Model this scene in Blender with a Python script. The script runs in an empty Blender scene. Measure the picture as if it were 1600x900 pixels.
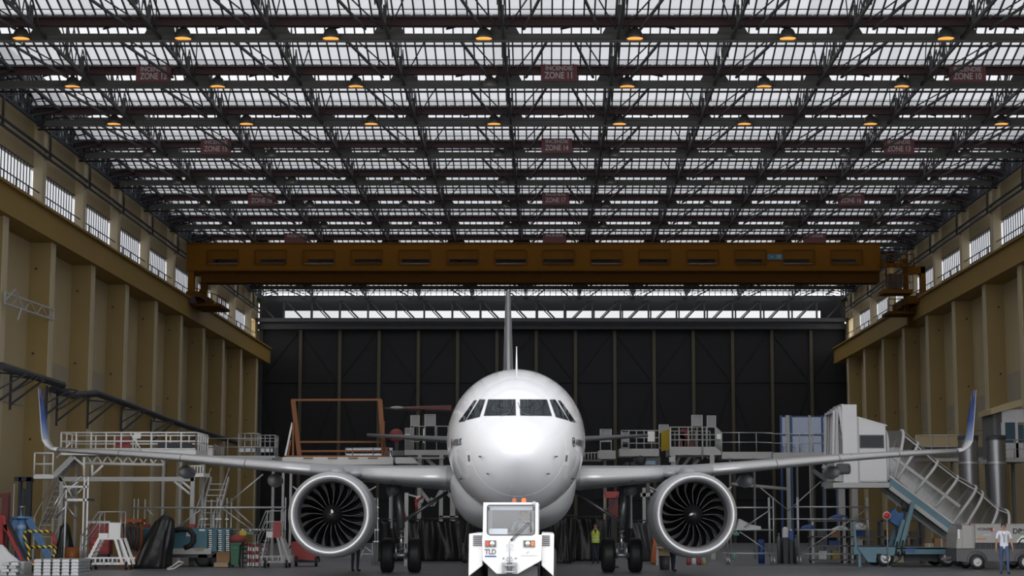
import bpy, bmesh, math, random
import numpy as np
from mathutils import Vector, Matrix
from mathutils.bvhtree import BVHTree
random.seed(7)
R = math.radians
scn = bpy.context.scene
col = scn.collection

# ---------------------------------------------------------------- camera, sky, exposure
FPX, CXP, HZ, CAMZ = 2850.0, 852.0, 814.0, 1.75
PITCH = math.atan((HZ - 450.0) / FPX)
PC, PS = math.cos(PITCH), math.sin(PITCH)
cam_data = bpy.data.cameras.new('camera')
cam = bpy.data.objects.new('camera', cam_data)
col.objects.link(cam)
cam.location = (0, 0, CAMZ)
cam.rotation_euler = (R(90) + PITCH, 0, 0)
cam_data.sensor_width = 36.0
cam_data.lens = FPX / 1600.0 * 36.0
cam_data.shift_x = -(CXP - 800.0) / 1600.0
cam_data.clip_end = 2000
scn.camera = cam

SKY = 2.95
world = bpy.data.worlds.new('overcast_sky')
scn.world = world
world.use_nodes = True
wn = world.node_tree
wn.nodes.clear()
wo = wn.nodes.new('ShaderNodeOutputWorld')
wb = wn.nodes.new('ShaderNodeBackground')
wt = wn.nodes.new('ShaderNodeTexCoord')
wz = wn.nodes.new('ShaderNodeTexNoise')
wz.inputs['Scale'].default_value = 5.0
wz.inputs['Detail'].default_value = 5.0
wr = wn.nodes.new('ShaderNodeValToRGB')
wr.color_ramp.elements[0].position = 0.36
wr.color_ramp.elements[0].color = (0.80, 0.82, 0.86, 1)
wr.color_ramp.elements[1].position = 0.68
wr.color_ramp.elements[1].color = (1.12, 1.12, 1.12, 1)
wn.links.new(wt.outputs['Generated'], wz.inputs['Vector'])
wn.links.new(wz.outputs['Fac'], wr.inputs['Fac'])
wn.links.new(wr.outputs['Color'], wb.inputs['Color'])
wb.inputs['Strength'].default_value = SKY
wn.links.new(wb.outputs['Background'], wo.inputs['Surface'])

vs = scn.view_settings
vs.view_transform = 'Standard'
vs.look = 'None'
vs.gamma = 1.0
vs.use_curve_mapping = False
vs.exposure = 0.0
try:
    scn.cycles.max_bounces = 8
    scn.cycles.transparent_max_bounces = 24
    scn.cycles.caustics_reflective = False
    scn.cycles.caustics_refractive = False
    scn.cycles.sample_clamp_indirect = 4.0
except Exception:
    pass

# ---------------------------------------------------------------- measuring helpers
def X(px, Y, py=None):
    """world X of a photograph column at depth Y (row matters a little: the camera looks up)."""
    v = (450.0 - (py if py is not None else 780.0)) / FPX
    t = Y / (PC - PS * v)
    return t * (px - CXP) / FPX
def Z(py, Y):
    v = (450.0 - py) / FPX
    t = Y / (PC - PS * v)
    return CAMZ + t * (PS + PC * v)
def P(px, py, Y):
    return Vector((X(px, Y, py), Y, Z(py, Y)))

# ---------------------------------------------------------------- materials
MATS = {}
def mat(name, rgb, rough=0.6, metal=0.0, var=0.0, scale=3.0, bump=0.0, coat=0.0, emit=0.0, spec=0.5):
    if name in MATS:
        return MATS[name]
    m = bpy.data.materials.new(name)
    m.use_nodes = True
    nt = m.node_tree
    b = nt.nodes['Principled BSDF']
    b.inputs['Base Color'].default_value = (*rgb, 1)
    b.inputs['Roughness'].default_value = rough
    b.inputs['Metallic'].default_value = metal
    b.inputs['Specular IOR Level'].default_value = spec
    if coat:
        b.inputs['Coat Weight'].default_value = coat
        b.inputs['Coat Roughness'].default_value = 0.06
    if emit:
        b.inputs['Emission Color'].default_value = (*rgb, 1)
        b.inputs['Emission Strength'].default_value = emit
    if var or bump:
        tc = nt.nodes.new('ShaderNodeTexCoord')
        nz = nt.nodes.new('ShaderNodeTexNoise')
        nz.inputs['Scale'].default_value = scale
        nz.inputs['Detail'].default_value = 6
        nt.links.new(tc.outputs['Object'], nz.inputs['Vector'])
        if var:
            mx = nt.nodes.new('ShaderNodeMix')
            mx.data_type = 'RGBA'
            mx.inputs[6].default_value = (*[max(0, c * (1 - var)) for c in rgb], 1)
            mx.inputs[7].default_value = (*[min(1, c * (1 + var)) for c in rgb], 1)
            nt.links.new(nz.outputs['Fac'], mx.inputs[0])
            nt.links.new(mx.outputs[2], b.inputs['Base Color'])
        if bump:
            bp = nt.nodes.new('ShaderNodeBump')
            bp.inputs['Strength'].default_value = bump
            bp.inputs['Distance'].default_value = 0.05
            nt.links.new(nz.outputs['Fac'], bp.inputs['Height'])
            nt.links.new(bp.outputs['Normal'], b.inputs['Normal'])
    MATS[name] = m
    return m
def glass(name, rgb, gloss=0.05, var=0.0, rough=0.05, frost=0.0):
    """thin pane: tinted straight-through light plus a little mirror; var = pane to pane spread."""
    m = bpy.data.materials.new(name)
    m.use_nodes = True
    nt = m.node_tree
    nt.nodes.clear()
    o = nt.nodes.new('ShaderNodeOutputMaterial')
    t = nt.nodes.new('ShaderNodeBsdfTransparent')
    g = nt.nodes.new('ShaderNodeBsdfGlossy')
    g.inputs['Roughness'].default_value = rough
    x = nt.nodes.new('ShaderNodeMixShader')
    x.inputs[0].default_value = gloss
    t.inputs['Color'].default_value = (*rgb, 1)
    if var:
        oi = nt.nodes.new('ShaderNodeObjectInfo')
        tc = nt.nodes.new('ShaderNodeTexCoord')
        nz = nt.nodes.new('ShaderNodeTexNoise')
        nz.inputs['Scale'].default_value = 1.3
        nz.inputs['Detail'].default_value = 5
        nt.links.new(tc.outputs['Object'], nz.inputs['Vector'])
        ad = nt.nodes.new('ShaderNodeMath'); ad.operation = 'ADD'
        nt.links.new(oi.outputs['Random'], ad.inputs[0])
        nt.links.new(nz.outputs['Fac'], ad.inputs[1])
        ml = nt.nodes.new('ShaderNodeMath'); ml.operation = 'MULTIPLY'
        ml.inputs[1].default_value = 0.5
        nt.links.new(ad.outputs[0], ml.inputs[0])
        mx = nt.nodes.new('ShaderNodeMix'); mx.data_type = 'RGBA'
        mx.inputs[6].default_value = (*[c * (1 - var) for c in rgb], 1)
        mx.inputs[7].default_value = (*[min(1, c * (1 + var)) for c in rgb], 1)
        nt.links.new(ml.outputs[0], mx.inputs[0])
        nt.links.new(mx.outputs[2], t.inputs['Color'])
    if frost:
        tl = nt.nodes.new('ShaderNodeBsdfTranslucent')
        fx = nt.nodes.new('ShaderNodeMixShader')
        fx.inputs[0].default_value = frost
        tl.inputs['Color'].default_value = (*rgb, 1)
        if var: nt.links.new(mx.outputs[2], tl.inputs['Color'])
        nt.links.new(t.outputs[0], fx.inputs[1]); nt.links.new(tl.outputs[0], fx.inputs[2])
        nt.links.new(fx.outputs[0], x.inputs[1])
    else:
        nt.links.new(t.outputs[0], x.inputs[1])
    nt.links.new(g.outputs[0], x.inputs[2])
    nt.links.new(x.outputs[0], o.inputs['Surface'])
    MATS[name] = m
    return m

# ---------------------------------------------------------------- mesh helpers
class MB:
    def __init__(s):
        s.v, s.f, s.sm, s.mi = [], [], [], []
    def add(s, vs, fs, smooth=False, mi=0):
        o = len(s.v)
        s.v += [tuple(p) for p in vs]
        for f in fs:
            s.f.append(tuple(i + o for i in f)); s.sm.append(smooth); s.mi.append(mi)
        return s
    def box(s, x0, x1, y0, y1, z0, z1, mi=0):
        vs = [(x, y, z) for z in (z0, z1) for y in (y0, y1) for x in (x0, x1)]
        return s.add(vs, [(0, 2, 3, 1), (4, 5, 7, 6), (0, 1, 5, 4), (2, 6, 7, 3), (0, 4, 6, 2), (1, 3, 7, 5)], mi=mi)
    def bar(s, p0, p1, w, h=None, up=(0, 0, 1), mi=0):
        p0, p1 = Vector(p0), Vector(p1)
        h = w if h is None else h
        d = p1 - p0
        if d.length < 1e-6: return s
        d.normalize()
        u = Vector(up)
        if abs(d.dot(u)) > 0.97: u = Vector((0, 1, 0)) if abs(d.y) < 0.9 else Vector((1, 0, 0))
        a = d.cross(u).normalized(); b = a.cross(d).normalized()
        vs = []
        for p in (p0, p1):
            for i, j in ((-1, -1), (1, -1), (1, 1), (-1, 1)):
                vs.append(p + a * (i * w / 2) + b * (j * h / 2))
        return s.add(vs, [(3, 2, 1, 0), (4, 5, 6, 7), (0, 1, 5, 4), (1, 2, 6, 5), (2, 3, 7, 6), (3, 0, 4, 7)], mi=mi)
    def tube(s, pts, r, n=6, closed=False, caps=True):
        pts = [Vector(p) for p in pts]
        rs = r if isinstance(r, (list, tuple)) else [r] * len(pts)
        m = len(pts)
        vs = []
        pa = None
        for i, p in enumerate(pts):
            if closed: d = pts[(i + 1) % m] - pts[i - 1]
            else: d = pts[min(i + 1, m - 1)] - pts[max(i - 1, 0)]
            d.normalize()
            if pa is None:
                u = Vector((0, 0, 1)) if abs(d.z) < 0.9 else Vector((0, 1, 0))
                a = d.cross(u).normalized()
            else:
                a = (pa - d * pa.dot(d)).normalized()
            pa = a
            b = d.cross(a)
            for k in range(n):
                t = 2 * math.pi * k / n
                vs.append(p + (a * math.cos(t) + b * math.sin(t)) * rs[i])
        fs = []
        for i in range(m if closed else m - 1):
            j = (i + 1) % m
            for k in range(n):
                l = (k + 1) % n
                fs.append((i * n + k, i * n + l, j * n + l, j * n + k))
        s.add(vs, fs, smooth=True)
        if caps and not closed:
            o = len(s.v) - m * n
            s.f.append(tuple(o + k for k in reversed(range(n)))); s.sm.append(False); s.mi.append(0)
            s.f.append(tuple(o + (m - 1) * n + k for k in range(n))); s.sm.append(False); s.mi.append(0)
        return s
    def lathe(s, prof, c, axis='z', n=24, a0=0.0, a1=2 * math.pi, smooth=True, mi=0):
        """prof: (radius, along)"""
        full = abs(a1 - a0 - 2 * math.pi) < 1e-6
        k = n if full else n + 1
        vs = []
        for r, h in prof:
            for i in range(k):
                t = a0 + (a1 - a0) * i / n
                p = {'z': (r * math.cos(t), r * math.sin(t), h), 'y': (r * math.cos(t), h, r * math.sin(t)), 'x': (h, r * math.cos(t), r * math.sin(t))}[axis]
                vs.append((c[0] + p[0], c[1] + p[1], c[2] + p[2]))
        fs = []
        for j in range(len(prof) - 1):
            for i in range(n):
                l = (i + 1) % k
                fs.append((j * k + i, j * k + l, (j + 1) * k + l, (j + 1) * k + i))
        return s.add(vs, fs, smooth=smooth, mi=mi)
    def prism(s, poly, axis, a, b, mi=0):
        """polygon in the two other axes, extruded from a to b along axis"""
        def mk(p, h):
            return {'x': (h, p[0], p[1]), 'y': (p[0], h, p[1]), 'z': (p[0], p[1], h)}[axis]
        n = len(poly)
        vs = [mk(p, a) for p in poly] + [mk(p, b) for p in poly]
        fs = [tuple(range(n)), tuple(range(2 * n - 1, n - 1, -1))] + [(i, i + n, (i + 1) % n + n, (i + 1) % n) for i in range(n)]
        return s.add(vs, fs, mi=mi)
    def loft(s, rings, smooth=True, caps=True, mi=0):
        n = len(rings[0])
        vs = [p for r in rings for p in r]
        fs = []
        for j in range(len(rings) - 1):
            for i in range(n):
                l = (i + 1) % n
                fs.append((j * n + i, j * n + l, (j + 1) * n + l, (j + 1) * n + i))
        if caps:
            fs += [tuple(reversed(range(n))), tuple(range((len(rings) - 1) * n, len(rings) * n))]
        return s.add(vs, fs, smooth=smooth, mi=mi)
    def sphere(s, c, r, n=12, m=8, sc=(1, 1, 1)):
        pr = [(math.sin(math.pi * i / m), -math.cos(math.pi * i / m)) for i in range(m + 1)]
        vs = []
        for a, h in pr:
            for i in range(n):
                t = 2 * math.pi * i / n
                vs.append((c[0] + r * sc[0] * a * math.cos(t), c[1] + r * sc[1] * a * math.sin(t), c[2] + r * sc[2] * h))
        fs = [(j * n + i, j * n + (i + 1) % n, (j + 1) * n + (i + 1) % n, (j + 1) * n + i) for j in range(m) for i in range(n)]
        return s.add(vs, fs, smooth=True)
    def build(s, name, m, parent=None, local=False, bevel=0.0):
        me = bpy.data.meshes.new(name)
        vs = s.v
        if parent is not None and not local:
            inv = WM[parent.name].inverted()
            vs = [tuple(inv @ Vector(p)) for p in vs]
        me.from_pydata(vs, [], s.f)
        for mm in (m if isinstance(m, (list, tuple)) else [m]):
            me.materials.append(mm)
        me.polygons.foreach_set('use_smooth', s.sm)
        me.polygons.foreach_set('material_index', s.mi)
        bm = bmesh.new(); bm.from_mesh(me)
        bmesh.ops.remove_doubles(bm, verts=bm.verts, dist=1e-5)
        bmesh.ops.recalc_face_normals(bm, faces=bm.faces)
        bm.to_mesh(me); bm.free()
        me.update()
        return link(name, me, parent, bevel)
WM = {}
def link(name, me, parent=None, bevel=0.0):
    o = bpy.data.objects.new(name, me)
    col.objects.link(o)
    if parent is not None:
        o.parent = parent
        WM[o.name] = WM[parent.name]
    else:
        WM[o.name] = Matrix()
    if bevel:
        b = o.modifiers.new('bevel', 'BEVEL'); b.width = bevel; b.segments = 2; b.limit_method = 'ANGLE'
    return o
def tag(o, label, cat=None, group=None, kind=None):
    if label: o['label'] = label
    if cat: o['category'] = cat
    if group: o['group'] = group
    if kind: o['kind'] = kind
    return o
def thing(name, loc, label, cat=None, group=None, kind=None, rz=0.0):
    o = bpy.data.objects.new(name, None)
    o.empty_display_size = 0.2
    col.objects.link(o)
    o.location = loc; o.rotation_euler = (0, 0, rz)
    WM[o.name] = Matrix.Translation(Vector(loc)) @ Matrix.Rotation(rz, 4, 'Z')
    return tag(o, label, cat, group, kind)
def BOX(parent, name, m, x0, x1, y0, y1, z0, z1, bevel=0.0):
    return MB().box(min(x0, x1), max(x0, x1), min(y0, y1), max(y0, y1), min(z0, z1), max(z0, z1)).build(name, m, parent, bevel=bevel)
def BAR(parent, name, m, p0, p1, w, h=None):
    return MB().bar(p0, p1, w, h).build(name, m, parent)
def TUBE(parent, name, m, pts, r, n=6, closed=False):
    return MB().tube(pts, r, n, closed).build(name, m, parent)
def PBOX(parent, name, m, px0, px1, py0, py1, Y, depth, bevel=0.0):
    """box whose front face (at depth Y) covers the given photograph rectangle"""
    return BOX(parent, name, m, X(px0, Y, py1), X(px1, Y, py1), Y, Y + depth, Z(py1, Y), Z(py0, Y), bevel)
def TEXT(parent, name, s, m, size, loc, rot=(R(90), 0, 0), width=None, align='CENTER', warp=None, depth=0.004, bold=0.0):
    cu = bpy.data.curves.new('lettering', 'FONT')
    cu.body = s; cu.size = size; cu.align_x = align; cu.align_y = 'CENTER'; cu.extrude = depth; cu.offset = bold
    to = bpy.data.objects.new('lettering_tmp', cu)
    col.objects.link(to)
    bpy.context.view_layer.update()
    me = bpy.data.meshes.new_from_object(to.evaluated_get(bpy.context.evaluated_depsgraph_get()))
    bpy.data.objects.remove(to); bpy.data.curves.remove(cu)
    xs = [v.co.x for v in me.vertices] or [0, 1]
    k = width / (max(xs) - min(xs)) if width else 1.0
    mw = Matrix.Translation(Vector(loc)) @ Matrix.Rotation(rot[2], 4, 'Z') @ Matrix.Rotation(rot[0], 4, 'X')
    inv = WM[parent.name].inverted()
    for v in me.vertices:
        p = Vector((v.co.x * k, v.co.y, v.co.z))
        v.co = warp(p) if warp else inv @ (mw @ p)
    me.name = name
    me.materials.clear(); me.materials.append(m)
    return link(name, me, parent)
def RAILING(parent, m, pts, h, nposts, r=0.025, rails=(1.0, 0.5), toe=0.0, pr=None):
    """guard rail along a polyline of deck-level points: posts and rails are separate parts"""
    pts = [Vector(p) for p in pts]
    for i in range(len(pts) - 1):
        a, b = pts[i], pts[i + 1]
        n = nposts[i] if isinstance(nposts, (list, tuple)) else nposts
        for k in range(n + 1):
            if k == 0 and i > 0: continue
            q = a.lerp(b, k / n)
            TUBE(parent, 'post', m, [q, q + Vector((0, 0, h))], pr or r)
        for t in rails:
            TUBE(parent, 'rail', m, [a + Vector((0, 0, h * t)), b + Vector((0, 0, h * t))], r)
        if toe:
            MB().bar(a + Vector((0, 0, toe / 2)), b + Vector((0, 0, toe / 2)), 0.03, toe).build('toe_board', m, parent)
def STAIRS(parent, m, top, bot, width, n, wdir=(0, 1, 0), sw=0.18, tread=0.25):
    top, bot, w = Vector(top), Vector(bot), Vector(wdir) * width
    MB().bar(top, bot, 0.05, sw).build('stringer', m, parent)
    MB().bar(top + w, bot + w, 0.05, sw).build('stringer', m, parent)
    for i in range(1, n):
        q = top.lerp(bot, i / n)
        MB().bar(q, q + w, tread, 0.04).build('tread', m, parent)
ORD = ['first', 'second', 'third', 'fourth', 'fifth', 'sixth', 'seventh', 'eighth', 'ninth', 'tenth', 'eleventh', 'twelfth', 'thirteenth']

# ---------------------------------------------------------------- palette
STEEL = mat('painted_grey_steel', (0.14, 0.14, 0.143), 0.6, var=0.1)
STEELD = mat('dark_steel', (0.035, 0.037, 0.042), 0.6, var=0.2)
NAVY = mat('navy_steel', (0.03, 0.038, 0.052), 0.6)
REDB = mat('oxide_red_steel', (0.055, 0.024, 0.026), 0.65, var=0.2)
GALV = mat('galvanised_steel', (0.45, 0.46, 0.47), 0.4, 0.6, var=0.15, scale=8)
GREYP = mat('light_grey_paint', (0.42, 0.42, 0.41), 0.5, var=0.08)
WHITEP = mat('white_paint', (0.76, 0.76, 0.75), 0.4, var=0.04)
BLACK = mat('black_rubber', (0.012, 0.012, 0.013), 0.65)
BLACKP = mat('black_plastic_sheet', (0.014, 0.0145, 0.016), 0.42, bump=0.6, scale=2.5, spec=0.4)
ALU = mat('aluminium', (0.62, 0.63, 0.65), 0.3, 0.9, var=0.1, scale=10)
# ================================================================ THE HALL
WL, WR, YB, YF = -23.4, 24.5, 148.0, 42.6
ROW = 7.39
def YL(n): return 66.8 + ROW * (n - 1)          # the lamp beams, row 1 = first one below the picture's top
ZT = CAMZ + 18.0
TAN = mat('cream_wall_paint', (0.41, 0.325, 0.185), 0.8, var=0.16, scale=0.35)
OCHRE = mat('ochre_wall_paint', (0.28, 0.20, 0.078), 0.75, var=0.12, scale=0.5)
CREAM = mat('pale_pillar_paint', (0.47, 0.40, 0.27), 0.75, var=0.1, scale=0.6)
CONC = mat('pale_concrete_patch', (0.33, 0.29, 0.21), 0.85, var=0.1, scale=0.7)
RUNWAY = mat('runway_beam_ochre', (0.27, 0.17, 0.036), 0.6, var=0.12, scale=0.5)
DOORM = mat('dark_door_sheet', (0.009, 0.0095, 0.0115), 0.6, spec=0.25, var=0.25, scale=0.6)
DOORP = mat('door_post_olive', (0.06, 0.05, 0.03), 0.7)
FLOORM = mat('sealed_dark_floor', (0.14, 0.142, 0.152), 0.38, var=0.25, scale=0.35, spec=0.35)
APRON = mat('apron_concrete', (0.24, 0.235, 0.225), 0.85, var=0.12, scale=0.2)
GL_GREY = glass('frosted_roof_pane', (0.26, 0.26, 0.268), 0.03, var=0.18, frost=0.75)
GL_CLEAR = glass('clear_roof_pane', (0.33, 0.33, 0.335), 0.03, var=0.08)
GL_WALL = glass('milky_wall_pane', (0.25, 0.253, 0.262), 0.04, var=0.12)
GL_BACK = glass('back_wall_pane', (0.55, 0.55, 0.55), 0.03)

fl = BOX(None, 'floor', FLOORM, WL - 0.3, WR + 0.3, YF, YB + 0.3, -0.2, 0.0)
tag(fl, 'dark grey sealed hangar floor', kind='structure')
ap = BOX(None, 'floor_apron', APRON, -160, 160, -140, YF, -0.2, -0.004)
tag(ap, 'pale concrete apron in front of the open hangar', kind='structure')
for k, (px0, px1, py) in enumerate(((1150, 1330, 886), (1380, 1600, 890))):
    o = BOX(None, 'trim_%d' % (k + 1), mat('worn_floor_line', (0.2, 0.2, 0.2), 0.6), X(px0, 71), X(px1, 71), 70.6 - 3 * k, 70.75 - 3 * k, 0.0, 0.006)
    tag(o, ('short' if k == 0 else 'long') + ' worn pale line painted on the floor at right', kind='structure')

def side_wall(side):
    s = -1 if side == 'left' else 1
    xw = WL if s < 0 else WR
    def xin(d): return xw - s * d                  # d metres into the hall
    root = thing('wall_' + side, (xw, YF, 0), '%s hangar wall with cream panels, ochre pilasters and a crane ledge' % side, kind='structure')
    BOX(root, 'lower_wall', TAN, xw, xw + s * 0.4, YF, YB, 0, CAMZ + 13.8)
    rows = [n for n in range(-2, 12)]
    for n in rows:
        y = YL(n) + 0.4
        if y + 0.4 > YB: continue
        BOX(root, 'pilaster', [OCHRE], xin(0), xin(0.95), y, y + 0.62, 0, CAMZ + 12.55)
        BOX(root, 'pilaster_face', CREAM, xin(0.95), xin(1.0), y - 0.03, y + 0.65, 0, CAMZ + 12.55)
        BOX(root, 'pillar', CREAM, xin(0), xin(0.45), y, y + 0.6, CAMZ + 13.8, CAMZ + 18.1)
        y2 = min(YL(n + 1) + 0.4, YB)
        BOX(root, 'upper_panel', TAN, xin(0), xw + s * 0.3, y + 0.6, y2, CAMZ + 16.05, CAMZ + 18.1)
        # concrete patches low on the panels and bolt heads on the pilaster sides
        BOX(root, 'concrete_patch', CONC, xin(0.03), xin(0), y + 1.1, y2 - 0.3, 7.2 + 0.4 * math.sin(n * 2.1), 9.0 + 0.5 * math.cos(n * 1.7))
        for zz in (5.2, 9.3, 13.2):
            MB().lathe([(0.0, -0.03), (0.055, -0.03), (0.055, 0.0)], (xin(0.3), y, zz + 0.2 * math.sin(n + zz)), 'y', 8).build('bolt', STEELD, root)
    # crane runway
    BOX(root, 'runway_beam', RUNWAY, xin(0), xin(1.25), YF, YB - 1.5, CAMZ + 12.55, CAMZ + 13.7)
    BOX(root, 'runway_flange', RUNWAY, xin(0), xin(1.4), YF, YB - 1.5, CAMZ + 13.7, CAMZ + 13.8)
    BOX(root, 'crane_rail', STEELD, xin(0.85), xin(0.95), YF, YB - 1.5, CAMZ + 13.8, CAMZ + 13.92)
    for zz in (0.55, 1.05):
        TUBE(root, 'handrail', STEELD, [(xin(0.3), YF, CAMZ + 13.8 + zz), (xin(0.3), YB - 1.5, CAMZ + 13.8 + zz)], 0.03, 5)
    for n in range(-1, 12):
        for k in range(4):
            y = YL(n) + 0.5 + k * ROW / 4
            if y < YB - 1.5:
                TUBE(root, 'handrail_post', STEELD, [(xin(0.3), y, CAMZ + 13.8), (xin(0.3), y, CAMZ + 14.85)], 0.028, 5)
    # dark eaves: cladding with a lattice in front of it
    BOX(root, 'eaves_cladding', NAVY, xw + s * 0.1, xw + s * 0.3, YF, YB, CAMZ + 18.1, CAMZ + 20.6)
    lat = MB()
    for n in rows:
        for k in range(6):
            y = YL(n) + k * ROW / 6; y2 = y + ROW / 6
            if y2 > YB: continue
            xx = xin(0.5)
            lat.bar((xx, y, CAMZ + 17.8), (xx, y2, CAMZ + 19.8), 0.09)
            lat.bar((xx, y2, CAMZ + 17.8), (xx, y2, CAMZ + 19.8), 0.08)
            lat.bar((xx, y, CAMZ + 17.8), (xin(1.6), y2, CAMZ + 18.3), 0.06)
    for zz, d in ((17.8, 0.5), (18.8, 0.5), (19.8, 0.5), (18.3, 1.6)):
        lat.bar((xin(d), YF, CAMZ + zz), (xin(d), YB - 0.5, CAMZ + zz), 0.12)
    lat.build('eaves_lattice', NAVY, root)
    # pipe runs under the roof edge, stepping down at the pillars
    for zz in (17.2, 16.9):
        TUBE(root, 'pipe', STEELD, [(xin(0.52), YF, CAMZ + zz - 0.35), (xin(0.52), YB - 1, CAMZ + zz - 0.35)], 0.07, 6)
    for n in rows[2:]:
        TUBE(root, 'down_pipe', STEELD, [(xin(0.55), YL(n) + 1.15, CAMZ + 18.2), (xin(0.55), YL(n) + 1.15, CAMZ + 16.5)], 0.06, 6)
    # ribbon windows between the pillars
    k = 0
    for n in rows:
        y0, y1 = YL(n) + 1.0, YL(n + 1) + 0.4
        if y1 > YB: continue
        k += 1
        w = thing('window_%d' % (k if s < 0 else 20 + k), (xw, y0, CAMZ + 13.8),
                  'tall milky strip window above the %s crane ledge, bay %d from the open front' % (side, k), kind='structure')
        z0, z1 = CAMZ + 13.8, CAMZ + 16.05
        strips = MB(); bars = MB()
        m = 14
        for i in range(m):
            a = y0 + (y1 - y0) * i / m; b = y0 + (y1 - y0) * (i + 1) / m
            strips.add([(xw + s * 0.01, a, z0), (xw + s * 0.01, b, z0), (xw + s * 0.01, b, z1), (xw + s * 0.01, a, z1)], [(0, 1, 2, 3)])
            bars.box(min(xin(0.0), xw + s * 0.02), max(xin(0.0), xw + s * 0.02), a - 0.05, a + 0.05, z0, z1)
        strips.build('pane', GL_WALL, w)['kind'] = 'stuff'
        bars.build('mullion', STEELD, w)['kind'] = 'stuff'
        BOX(w, 'transom', STEELD, xin(0.03), xw + s * 0.03, y0, y1, z0 + 0.78, z0 + 0.88)
        BOX(w, 'head_frame', STEELD, xin(0.02), xw + s * 0.14, y0, y1, z1 - 0.06, z1)
        BOX(w, 'sill_frame', STEELD, xin(0.02), xw + s * 0.14, y0, y1, z0, z0 + 0.08)
    return root
wall_l = side_wall('left')
wall_r = side_wall('right')

# ---- open front: unseen lintel added to cut the light coming in
wf = thing('wall_front', (0, YF, 0), 'lintel above the open hangar front', kind='structure')
BOX(wf, 'lintel', OCHRE, WL - .3, WR + .3, YF - .5, YF, 17.2, CAMZ + 20.6)
# ---- back wall: tall sliding doors under a lattice header
def zb(py): return Z(py, YB)
HDR = mat('header_steel', (0.04, 0.041, 0.043), 0.65)
wb_ = thing('wall_back', (0, YB, 0), 'dark rear wall with lattice header truss above sliding doors', kind='structure')
dl, dr = X(405, YB, 600), X(1328, YB, 600)
ztop, zdoor = zb(466), zb(516)
BOX(wb_, 'side_panel', TAN, WL, dl, YB, YB + 0.5, 0, zdoor)
BOX(wb_, 'side_panel', TAN, dr, WR, YB, YB + 0.5, 0, zdoor)
BOX(wb_, 'corner_pier', OCHRE, WL, X(392, YB, 600), YB - 1.6, YB, 0, zb(500))
BOX(wb_, 'corner_pier', TAN, X(1340, YB, 600), WR, YB - 1.6, YB, 0, zb(500))
BOX(wb_, 'header_beam', STEELD, WL, WR, YB - 0.5, YB + 0.5, zb(515), zb(507))
BOX(wb_, 'lower_header', DOORM, WL, WR, YB + 0.3, YB + 0.6, zb(508), zb(496.5))
BOX(wb_, 'upper_header', DOORM, WL, WR, YB + 0.3, YB + 0.6, zb(484.5), zb(461))
wl0, wr0 = X(441, YB, 490), X(1283, YB, 490)
BOX(wb_, 'header_side', DOORM, WL, wl0, YB + 0.3, YB + 0.6, zb(496.5), zb(484.5))
BOX(wb_, 'header_side', DOORM, wr0, WR, YB + 0.3, YB + 0.6, zb(496.5), zb(484.5))
BOX(wb_, 'gable_cladding', STEELD, WL, WR, YB + 0.3, YB + 0.5, CAMZ + 19.2, CAMZ + 21)
BOX(wb_, 'leak_backing', DOORM, WL, WR, YB + 0.3, YB + 0.4, 0, zb(508))  # backing added to block light leaking between the door leaves
gw = thing('window_51', (0, YB, zb(461)), 'glazed strip in the rear gable under the roof end', kind='structure')
gp, gb = MB(), MB()
for i in range(100):
    a = WL + 0.5 + 0.466 * i
    gp.add([(a, YB + 0.35, zb(461)), (a + 0.466, YB + 0.35, zb(461)), (a + 0.466, YB + 0.35, CAMZ + 19.2), (a, YB + 0.35, CAMZ + 19.2)], [(0, 1, 2, 3)])
    gb.box(a - 0.03, a + 0.03, YB + 0.3, YB + 0.36, zb(461), CAMZ + 19.2)
for yy in (453.5, 457): gb.box(WL, WR, YB + 0.3, YB + 0.36, zb(yy) - 0.03, zb(yy) + 0.03)
gp.build('pane', GL_BACK, gw)['kind'] = 'stuff'
gb.build('mullion', STEELD, gw)['kind'] = 'stuff'
wbw = thing('window_50', (0, YB, zb(496)), 'long bright ribbon window behind the rear header truss', kind='structure')
nseg = 19
for i in range(nseg):
    a = wl0 + (wr0 - wl0) * i / nseg; b = wl0 + (wr0 - wl0) * (i + 1) / nseg
    MB().box(a + 0.06, b - 0.06, YB + 0.42, YB + 0.44, zb(496.5), zb(484.5)).build('pane', GL_BACK, wbw)
    BOX(wbw, 'mullion', STEELD, a - 0.06, a + 0.06, YB + 0.35, YB + 0.5, zb(496.5), zb(484.5))
yt = YB - 1.0
BAR(wb_, 'truss_top_chord', HDR, (WL, yt, zb(470)), (WR, yt, zb(470)), 0.3, 0.32)
BAR(wb_, 'truss_bottom_chord', HDR, (WL, yt, zb(502)), (WR, yt, zb(502)), 0.3, 0.3)
px, k = 400.0, 0
while px < 1335:
    BAR(wb_, 'truss_post', HDR, (X(px, yt, 490), yt, zb(503)), (X(px, yt, 490), yt, zb(468)), 0.14)
    a, b = (px, px + 30) if px < 852 else (px + 44, px + 14)
    BAR(wb_, 'truss_diagonal', HDR, (X(a, yt, 490), yt, zb(470)), (X(b, yt, 490), yt, zb(501)), 0.13)
    if 480 < px < 1260:
        BAR(wb_, 'truss_diagonal', HDR, (X(a - 4, yt + .3, 490), yt + 0.3, zb(470)), (X(b - 4, yt + .3, 490), yt + 0.3, zb(501)), 0.08)
    px += 43.8
posts = [405 + 61.5 * i for i in range(16)]
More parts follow.
